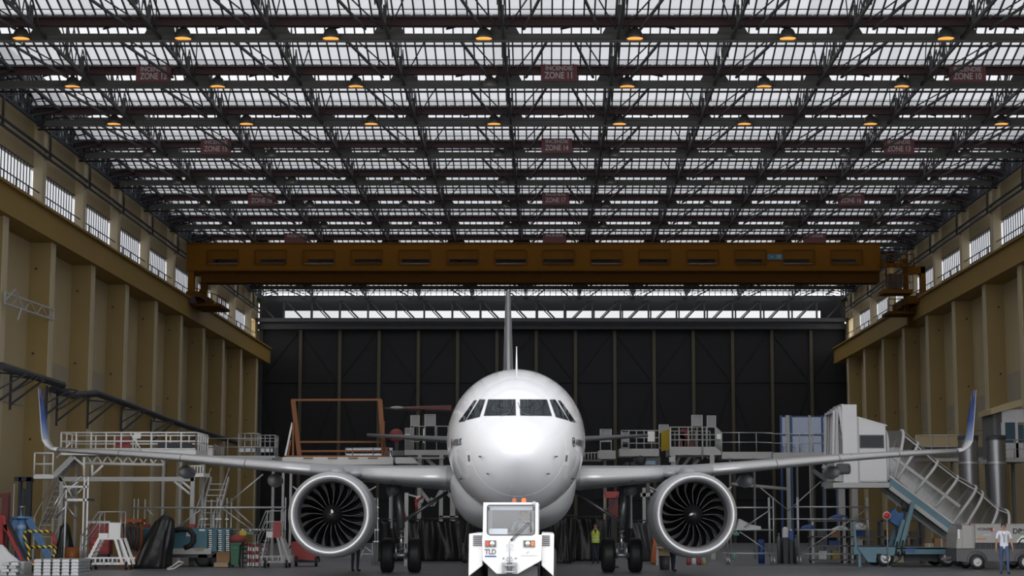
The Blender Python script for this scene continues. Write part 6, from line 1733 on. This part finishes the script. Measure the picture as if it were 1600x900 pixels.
TUBE(sg, 'pole', GALV, [(X(1385.5, Ys - .7), Ys - .66, 0), (X(1385.5, Ys - .7), Ys - .66, Z(805, Ys - .7))], .02); BOX(sg, 'foot', GASK, X(1382, Ys - .7), X(1389, Ys - .7), Ys - .85, Ys - .5, 0, .04)
for nm, lab, a, b, t, bt, m, cat in (('carton', 'brown carton lying on the boarding stair truck bed', 1461, 1483, 841, 854.5, CARD, 'box'), ('timber_block', 'short pale timber block on the boarding stair truck bed', 1446, 1460, 849, 854.5, WOOD, 'timber')):
    r_ = thing(nm, (X((a + b) / 2, Ys), Ys + .4, Z(856, Ys)), lab, cat)
    BOX(r_, 'body', m, X(a, Ys), X(b, Ys), Ys + .3, Ys + .8, Z(856, Ys), Z(t, Ys))
    BOX(r_, 'tape' if cat == 'box' else 'strap', GREYP, X((a + b) / 2, Ys) - .03, X((a + b) / 2, Ys) + .03, Ys + .295, Ys + .805, Z(856, Ys), Z(t, Ys) + .004)

# ---- ground power unit
Yp = 67.0
gp_ = thing('ground_power_unit', (X(1545, Yp), Yp, 0), 'pale grey HITZINGER ground power trailer at the right edge', 'generator')
GPW = mat('gpu_pale_grey', (.36, .355, .34), .5, var=.04)
GPD = mat('gpu_dark_grey', (.10, .10, .105), .5)
def gx(a): return X(a, Yp)
def gz(b): return Z(b, Yp)
MB().prism([(gx(1492), gz(858)), (gx(1522), gz(858)), (gx(1522), gz(819.5)), (gx(1504), gz(820)), (gx(1499), gz(821)), (gx(1495), gz(832)), (gx(1493), gz(845))] , 'y', Yp, Yp + 1.8).build('front_hood', GPW, gp_, bevel=.05)
WB(gp_, 'corner_fairing', GPW, 1504, 1521.5, 820, 857.5, Yp - .03, .1, bevel=.03)
MB().prism([(gx(1522), gz(848.5)), (gx(1522), gz(819.5)), (gx(1650), gz(819.5)), (gx(1650), gz(848.5))], 'y', Yp, Yp + 1.8).build('body', GPW, gp_, bevel=.02)
BOX(gp_, 'dark_gap', GPD, gx(1522), gx(1650), Yp + .1, Yp + 1.7, gz(858), gz(848)); BOX(gp_, 'roof', GPW, gx(1500), gx(1650), Yp - .02, Yp + 1.82, gz(819.5), gz(818.5))  # dark block stands in for the shaded gap under the body
for k in range(9): WB(gp_, 'gap_slat', STEELD, 1524 + 9 * k, 1531 + 9 * k, 849.5, 857, Yp + .06, .05)
BOX(gp_, 'chassis', GPD, gx(1492), gx(1650), Yp - .02, Yp + 1.82, gz(877), gz(858)); MB().prism([(gx(1492), gz(858)), (gx(1512), gz(858)), (gx(1512), gz(879)), (gx(1498), gz(877))], 'y', Yp - .04, Yp + 1.8).build('front_bumper', GPD, gp_)
WB(gp_, 'side_lamp', mat('clear_lamp', (.7, .7, .7), .2), 1496.5, 1500, 827, 842, Yp - .04, .06, bevel=.01); WB(gp_, 'lamp_recess', GASK, 1495, 1503, 819.5, 827, Yp - .035, .05)
for a, b in ((1515, 821), (1518, 817)): MB().lathe([(0, 0), (.03, 0), (.03, .05), (0, .07)], P(a, b, Yp - .02), 'z', 8).build('marker_lamp', REDP, gp_)
for a in (1523, 1598):
    for q in (-.05, 1.8):
        t_ = MB().lathe([(.15, -.1), (.25, -.11), (.275, -.06), (.275, .06), (.25, .11), (.15, .1)], (gx(a), Yp + q, .275), 'y', 24).build('tyre', BLACK, gp_)
        MB().lathe([(0, -.115), (.05, -.115), (.06, -.09), (.15, -.08), (.165, -.105), (.165, .1), (0, .1)], (gx(a), Yp + q, .275), 'y', 18).build('rim', DUSTY, t_)
    MB().lathe([(.30, -.04), (.38, -.04), (.38, .0), (.30, .0)], (gx(a), Yp - .02, .3), 'y', 20, 0, math.pi).build('wheel_arch', GASK, gp_)
INK = mat('black_print', (.02, .02, .022), .5)
TEXT(gp_, 'maker_lettering', 'HITZINGER', INK, .13, (gx(1536.5), Yp - .006, gz(827)), width=gx(1547) - gx(1525.5), bold=.003)
WB(gp_, 'maker_emblem', mat('emblem_red', (.38, .02, .02), .5), 1548, 1553.5, 824.5, 830.5, Yp - .006, .006)
TEXT(gp_, 'emblem_letter', 'S', WHITEP, .13, (gx(1550.8), Yp - .012, gz(827.6)), bold=.004)
WB(gp_, 'orange_print', mat('print_orange', (.6, .17, .03), .5), 1526, 1540.5, 841, 843.2, Yp - .005, .005)
WB(gp_, 'faint_print', DUSTY, 1536, 1549, 835, 836.4, Yp - .005, .005)
TEXT(gp_, 'fleet_lettering', 'DF', INK, .25, (gx(1587.5), Yp - .006, gz(830.3)), width=gx(1593.5) - gx(1580), bold=.008)
for k in range(3): WB(gp_, 'print_block', INK, 1594.5 + 4 * k, 1597.5 + 4 * k, 827, 829.5, Yp - .005, .005)
MB().prism([(gx(1585), gz(847)), (gx(1594), gz(837)), (gx(1602), gz(836)), (gx(1615), gz(836)), (gx(1615), gz(847))], 'y', Yp - .008, Yp).build('white_panel', WHITEP, gp_)
WB(gp_, 'green_print', mat('print_green', (.22, .30, .2), .5), 1594, 1612, 831, 836, Yp - .006, .006)
MB().tube([(gx(1597) + .17 * math.cos(t), Yp - .02, gz(850) + .2 * math.sin(t)) for t in [math.pi * k / 10 for k in range(11)]], .022, 6).build('cable_guide', BLACK, gp_)
BAR(gp_, 'drawbar', GPD, (gx(1495), Yp + .9, .42), (gx(1476), Yp + .9, .36), .1)
for i, a in enumerate((1533, 1541, 1553)):
    o = MB().lathe([(0, 0), (.05, 0), (.05, .05), (.03, .09), (0, .09)], (gx(a), Yp + 1.95, 0), 'z', 10).build('wheel_chock_cone', ORANGE if i == 2 else DUSTY, None)
    tag(o, ('small orange' if i == 2 else 'small pale, %s from left,' % ORD[i]) + ' floor stopper behind the power trailer', 'floor stopper')

# ---- corrugated ducts
for a, b, bt, lab in ((1503, 1534.5, 760, 'left silver corrugated duct column behind the right wingtip'), (1547, 1578, 790, 'right silver corrugated duct column behind the right wingtip')):
    Yq = 80.0
    r_ = (X(b, Yq) - X(a, Yq)) / 2; cx = (X(a, Yq) + X(b, Yq)) / 2
    d_ = thing('corrugated_duct', (cx, Yq + r_, 0), lab, 'duct', 'corrugated ducts by the right wall')
    zt_ = Z(684, Yq); pr = []
    n_ = 60
    for k in range(n_ + 1): pr.append((r_ * (1.0 if k % 2 == 0 else .93), zt_ * k / n_))
    MB().lathe(pr, (cx, Yq + r_, 0), 'z', 32).build('shell', mat('duct_metal', (0.26, 0.265, 0.275), 0.38, 0.75), d_)
    MB().lathe([(0, zt_ + .12), (r_ * 1.02, zt_ + .12), (r_ * 1.02, zt_ - .08)], (cx, Yq + r_, 0), 'z', 24).build('cap', STEELD, d_)
    MB().lathe([(r_ * 1.015, Z(723, Yq) - .05), (r_ * 1.03, Z(723, Yq)), (r_ * 1.015, Z(723, Yq) + .05)], (cx, Yq + r_, 0), 'z', 28).build('clamp_band', GALV, d_)

# ---- mezzanine office and walkway on the right
Ym = 84.5
mz = thing('mezzanine_office', (X(1590, Ym), Ym, 0), 'raised site office with pale panels behind the right duct column', 'office')
WB(mz, 'wall_panel', DUSTY, 1566, 1600, 640, 660, Ym, .1); WB(mz, 'wall_panel', DUSTY, 1566, 1572, 660, 716, Ym, .1); WB(mz, 'wall_panel', DUSTY, 1588, 1592, 660, 716, Ym, .1); WB(mz, 'wall_panel', DUSTY, 1572, 1600, 692, 716, Ym, .1)
WB(mz, 'window_glass', mat('office_glass', (.06, .10, .14), .08), 1572, 1588, 660, 692, Ym + .04, .03); WB(mz, 'window_glass', MATS['office_glass'], 1592, 1600, 664, 692, Ym + .04, .03)
for a in (1573, 1577, 1581, 1584): WB(mz, 'blind_slat', GREYP, a, a + 1.2, 661, 691, Ym + .1, .02)
BOX(mz, 'return_wall', STEEL, X(1558, Ym), X(1566, Ym), Ym + .3, Ym + 2.5, Z(716, Ym), Z(641, Ym)); WB(mz, 'door_leaf', GASK, 1559, 1566, 643, 690, Ym + .2, .05)
BOX(mz, 'floor_slab', GREYP, X(1552, Ym), X(1602, Ym), Ym - 1.2, Ym + 2.5, Z(723, Ym), Z(716.5, Ym))
MB().prism([(X(1551, Ym), Z(648, Ym)), (X(1551, Ym), Z(640, Ym)), (X(1600, Ym), Z(624, Ym)), (X(1600, Ym), Z(634, Ym))], 'y', Ym - .2, Ym + 2.4).build('roof_edge', TAN, mz)
RAILING(mz, GALV, [P(1553, 716.5, Ym - 1.2), P(1602, 716.5, Ym - 1.2)], HT(687, 716, Ym), 3, .022)
for a in (1560, 1592): BOX(mz, 'column', STEEL, X(a, Ym), X(a + 4, Ym), Ym + 1, Ym + 1.25, 0, Z(722, Ym))
mw = thing('side_walkway', (X(1470, 88), 88, 0), 'beige sided walkway behind the canopy of the boarding stair', 'walkway')
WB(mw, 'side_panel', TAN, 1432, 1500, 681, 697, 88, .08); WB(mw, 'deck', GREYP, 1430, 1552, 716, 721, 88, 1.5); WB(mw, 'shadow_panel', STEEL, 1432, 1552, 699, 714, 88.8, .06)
RAILING(mw, GALV, [P(1432, 716, 87.95), P(1552, 716, 87.95)], HT(680, 716, 88), 5, .022)
for a in (1436, 1492, 1546): BOX(mw, 'column', STEEL, X(a, 88), X(a + 3, 88), 88.5, 88.7, 0, Z(720, 88))

# ---- mobile tube scaffolds on the right
def scaff(label, ups, leds, braces, Y, cast):
    s = thing('tube_scaffold', (X(sum(ups) / len(ups), Y), Y, 0), label, 'scaffold')
    for i, a in enumerate(ups): TUBE(s, 'upright', GALV, [(X(a, Y), Y + (i % 2) * .9, .3), (X(a, Y), Y + (i % 2) * .9, Z(777, Y))], .03)
    for a, b, q in leds:
        for o_ in (0, .9): TUBE(s, 'ledger', GALV, [(X(a, Y), Y + o_, Z(q, Y)), (X(b, Y), Y + o_, Z(q, Y))], .032)
    for a, b, c_, d in braces: PT(s, 'brace', GALV, [(a, b), (c_, d)], Y - .04, .025)
    for a in cast:
        for o_ in (0, .9): caster(s, X(a, Y), Y + o_, .15, .08, GALV)
    return s
s1 = scaff('galvanised rolling scaffold beside the right engine', (1136, 1139, 1202, 1205, 1208), ((1130, 1209, 793), (1130, 1209, 828), (1130, 1208, 865)), ((1163, 824, 1203, 797), (1156, 831, 1203, 863)), 74.5, (1138, 1208))
s2 = scaff('galvanised rolling scaffold left of the boarding stair truck', (1247, 1250, 1356, 1360), ((1246, 1361, 792), (1246, 1362, 828), (1252, 1336, 866)), ((1254, 863, 1356, 795), (1204, 811, 1360, 811)), 75.0, (1249, 1358))
for s_, a, b in ((s1, 1152, 1206), (s2, 1250, 1358)):
    y_ = 74.5 if s_ is s1 else 75.0
    BOX(s_, 'plank_deck', GALV, X(a, y_), X(b, y_), y_ + .02, y_ + .88, Z(829, y_), Z(828, y_))
def onto(name, lab, cat, fn):
    r_ = thing(name, fn[0], lab, cat); return r_
def lump(name, lab, cat, a, b, t, bt, Y, m, seed=1):
    rnd = random.Random(seed); x0, x1 = X(a, Y), X(b, Y); z0, z1 = Z(bt, Y), Z(t, Y)
    rg = []
    for k in range(8):
        u = k / 7; f = (1 - u ** 2.2) ** .5 if u < 1 else .02
        rg.append([((x0 + x1) / 2 + (x1 - x0) / 2 * max(f, .05) * (1 + .12 * math.sin(3 * q + seed + k)) * math.cos(q), Y + .4 + .35 * max(f, .05) * (1 + .1 * math.sin(4 * q + seed)) * math.sin(q), z0 + (z1 - z0) * u * (1 + .08 * math.sin(2 * q + seed))) for q in [2 * math.pi * i / 18 for i in range(18)]])
    r_ = thing(name, ((x0 + x1) / 2, Y + .4, z0), lab, cat)
    MB().loft(rg).build('fabric', m, r_)
    MB().tube([((x0 + x1) / 2 - .12, Y + .1, z0 + (z1 - z0) * .8), ((x0 + x1) / 2, Y + .02, z1 * .3 + z0 * .7), ((x0 + x1) / 2 + .12, Y + .1, z0 + (z1 - z0) * .8)], .015, 5).build('strap', GASK, r_)
    return r_
lump('blue_bag', 'blue holdall on the left of the right rolling scaffold', 'bag', 1253, 1276, 820, 828, 75, BLUEB, 2)
lump('blue_tarp', 'folded blue tarpaulin on the shelf behind the right rolling scaffold', 'tarpaulin', 1297, 1328, 804, 812.6, 76.95, BLUEB, 3)
lump('white_sack', 'flat white sack in the middle of the right scaffold deck', 'sack', 1302, 1327, 822, 828, 75, DUSTY, 4)
lump('white_sack', 'larger crumpled white sack at the right of the scaffold deck', 'sack', 1334, 1358, 817, 828, 75, DUSTY, 6)
wg = thing('wedge_panel', (X(1170, 74.9), 74.9, Z(828, 74.5)), 'pale wedge-shaped panel lying on the scaffold beside the right engine', 'panel')
zw = Z(828, 74.5)
MB().prism([(X(1150, 74.7), zw), (X(1189, 74.7), zw), (X(1188, 74.7), zw + .14), (X(1172, 74.7), zw + .22), (X(1155, 74.7), zw + .44)], 'y', 74.7, 75.2).build('panel', DUSTY, wg); BAR(wg, 'edge_strip', GREYP, (X(1155, 74.7), 74.69, zw + .44), (X(1172, 74.7), 74.69, zw + .22), .03)
# shelving behind
sh_ = thing('steel_shelving', (X(1312, 77.5), 77.5, 0), 'grey steel shelving behind the right rolling scaffold', 'shelf')
for a in (1267, 1316, 1328, 1375, 1440): BOX(sh_, 'upright', GREYP if a < 1330 else STEEL, X(a, 77), X(a + 4, 77), 77, 77.08, 0, Z(812 if a != 1316 else 808, 77)); BOX(sh_, 'upright', STEEL, X(a, 77), X(a + 4, 77), 77.7, 77.78, 0, Z(812, 77))
for q in (813, 838, 852, 874): WB(sh_, 'shelf_board', STEEL, 1266, 1444, q, q + 2, 77, .8)
rnd = random.Random(5)
kinds = [('crate', 'blue plastic', BLUEB), ('carton', 'brown', CARD), ('crate', 'grey', STEEL), ('crate', 'dark yellow', mat('crate_ochre', (.28, .2, .03), .6)), ('carton', 'pale', DUSTY), ('crate', 'black', GASK)]
px_ = 1272.0; i = 0
lev = {838: 'upper', 852: 'middle', 874: 'bottom'}
for q, hmax in ((838, 11), (852, 9), (874, 14)):
    px_ = 1273.0 + rnd.uniform(0, 5); cnt = {}
    while px_ < 1430:
        w = rnd.uniform(9, 17); h_ = rnd.uniform(.5, 1) * hmax; nm, adj, m = kinds[rnd.randrange(6)]
        key = (nm, adj); cnt[key] = cnt.get(key, 0) + 1
        if 1312 < px_ + w and px_ < 1334: px_ = 1335; continue
        if px_ + w > 1372 and px_ < 1382: px_ = 1383; continue
        b_ = thing(nm, (X(px_ + w / 2, 77.2), 77.4, Z(q, 77)), '%s %s on the %s board of the shelving, %s such from the left' % (adj, nm, lev[q], ORD[cnt[key] - 1]), 'crate' if nm == 'crate' else 'box', 'boxes and crates on the steel shelving')
        z0 = Z(q, 77) + .001
        BOX(b_, 'body', m, X(px_, 77.2), X(px_ + w, 77.2), 77.15, 77.6, z0, z0 + h_ * .0268)
        BOX(b_, 'rim' if nm == 'crate' else 'lid', m, X(px_ - .4, 77.2), X(px_ + w + .4, 77.2), 77.13, 77.62, z0 + h_ * .0268, z0 + h_ * .0268 + .03)
        px_ += w + rnd.uniform(2, 9)
# gas cylinders and containers
CYL = [mat('cylinder_grey', (.14, .145, .15), .4, .2), mat('cylinder_dark_blue', (.02, .035, .07), .4)]
for i, (a, t) in enumerate(((1216, 836), (1222, 841), (1229, 838), (1236, 842), (1242.5, 839))):
    y = 76.4 + .25 * (i % 2)
    g_ = thing('gas_cylinder', (X(a, y), y, 0), '%s gas cylinder, %s from the left between the two scaffolds' % ('grey' if i % 2 == 0 else 'dark blue', ORD[i]), 'gas cylinder', 'gas cylinders between the scaffolds')
    zt_ = Z(t, y); r_ = .09
    MB().lathe([(0, 0), (r_, 0), (r_, zt_ - .18), (r_ * .7, zt_ - .08), (.03, zt_ - .03), (0, zt_ - .03)], (X(a, y), y, 0), 'z', 16).build('body', CYL[i % 2], g_)
    MB().lathe([(.02, zt_ - .04), (.025, zt_ + .04), (.05, zt_ + .05), (0, zt_ + .08)], (X(a, y), y, 0), 'z', 8).build('valve', GALV, g_)
for nm, lab, cat, a, b, t, bt, Y, m in (('white_box', 'white instrument box beside the gas cylinders', 'box', 1222, 1231, 825, 876, 75.8, DUSTY), ('blue_jug', 'blue canister on a stand beside the gas cylinders', 'canister', 1232, 1239, 829, 876, 75.6, BLUEB), ('blue_barrel', 'dark blue barrel behind the scaffold beside the right engine', 'barrel', 1184, 1194, 843, 877, 76.5, BLUEB)):
    r_ = thing(nm, (X((a + b) / 2, Y), Y, 0), lab, cat)
    if cat == 'barrel':
        rr = (X(b, Y) - X(a, Y)) / 2
        MB().lathe([(0, 0), (rr, 0), (rr * 1.05, Z(t, Y) * .5), (rr, Z(t, Y)), (0, Z(t, Y))], (X((a + b) / 2, Y), Y + rr, 0), 'z', 18).build('body', m, r_)
        MB().lathe([(rr * 1.07, Z(t, Y) * .65), (rr * 1.07, Z(t, Y) * .69)], (X((a + b) / 2, Y), Y + rr, 0), 'z', 18).build('hoop', m, r_)
    else:
        zs = Z(t + 15, Y)
        BOX(r_, 'body', m, X(a, Y), X(b, Y), Y, Y + .25, zs, Z(t, Y), bevel=.02); BOX(r_, 'stand', STEELD, X(a + 1, Y), X(b - 1, Y), Y + .03, Y + .22, 0, zs); BOX(r_, 'lid', GALV, X(a + 2, Y), X(b - 2, Y), Y + .05, Y + .2, Z(t, Y), Z(t, Y) + .04)
# green tags on the scaffold
for a, b, lab in ((1147, 869, 'green safety tag on the bottom rail of the scaffold beside the right engine'), (1150, 834, 'green safety tag under the middle rail of the scaffold beside the right engine')):
    r_ = thing('safety_tag', (X(a, 74.4), 74.4, Z(b, 74.4)), lab, 'sign'); WB(r_, 'plate', mat('tag_green', (.03, .2, .14), .5), a - 4, a + 5, b - 2.5, b + 2.5, 74.4, .02); WB(r_, 'clip', GALV, a, a + 1, b - 4, b - 2, 74.42, .05)
# items by the right engine
oc_ = thing('orange_cone', (X(1021, 75), 75, 0), 'folded orange cover hanging beside the small table', 'cover')
MB().prism([(X(1016, 75), .05), (X(1023, 75), .05), (X(1026, 75), Z(860, 75)), (X(1025, 75), Z(846, 75)), (X(1021, 75), Z(840, 75)), (X(1018, 75), Z(862, 75))], 'y', 75, 75.25).build('cloth', mat('cover_orange', (.42, .10, .02), .6, bump=.5, scale=4), oc_); BOX(oc_, 'stand', STEELD, X(1017, 75), X(1024, 75), 75.05, 75.2, 0, .06)
tb_ = thing('work_table', (X(1036, 73), 73, 0), 'small pale work table behind the right engine', 'table')
WB(tb_, 'top', WOOD, 1024, 1050, 854, 857, 73, .7)
for a in (1026, 1047):
    for o_ in (.05, .6): BOX(tb_, 'leg', GREYP, X(a, 73), X(a, 73) + .05, 73 + o_, 73.05 + o_, 0, Z(856, 73))
WB(tb_, 'back_panel', WOOD, 1028, 1048, 857, 874, 73.5, .04)
bb = thing('black_bin', (X(1038, 65.5), 65.5, 0), 'small black bin beside the person behind the right engine', 'bin')
MB().lathe([(0, .02), (.17, .02), (.2, Z(869, 65.5)), (.18, Z(869, 65.5)), (.15, .06)], (X(1038, 65.5), 65.6, 0), 'z', 18).build('body', GASK, bb); MB().lathe([(.2, Z(869, 65.5) - .03), (.215, Z(869, 65.5) - .01), (.2, Z(869, 65.5) + .01)], (X(1038, 65.5), 65.6, 0), 'z', 18).build('rim', STEELD, bb)
for i, a in enumerate((1075, 1083, 1091, 1099)):
    o = MB().lathe([(0, 0), (.085, 0), (.09, .12), (.08, .26), (.03, .3), (0, .3)], (X(a, 74), 74, 0), 'z', 12).build('paint_pot', (REDD, DUSTY, REDD, WOOD)[i], None)
    tag(o, ('dull red', 'whitish', 'brownish red', 'tan')[i] + ' pot on the floor below the right engine, %s from left' % ORD[i], 'pot', 'small pots below the right engine')
fs_ = thing('folding_frame', (X(548, 73), 73, 0), 'grey tubular folding trestle behind the left engine', 'trestle')
for a, b, c_, d in ((570, 855, 560, 882), (570, 855, 586, 866), (560, 866, 586, 866), (582, 848, 582, 882), (586, 778, 586, 884), (590, 778, 590, 884)): PT(fs_, 'tube', GALV, [(a, b), (c_, d)], 73, .03)
for q in (793, 810, 828, 846): WB(fs_, 'coupler', GALV, 583, 592, q - 1, q + 1, 72.95, .1)
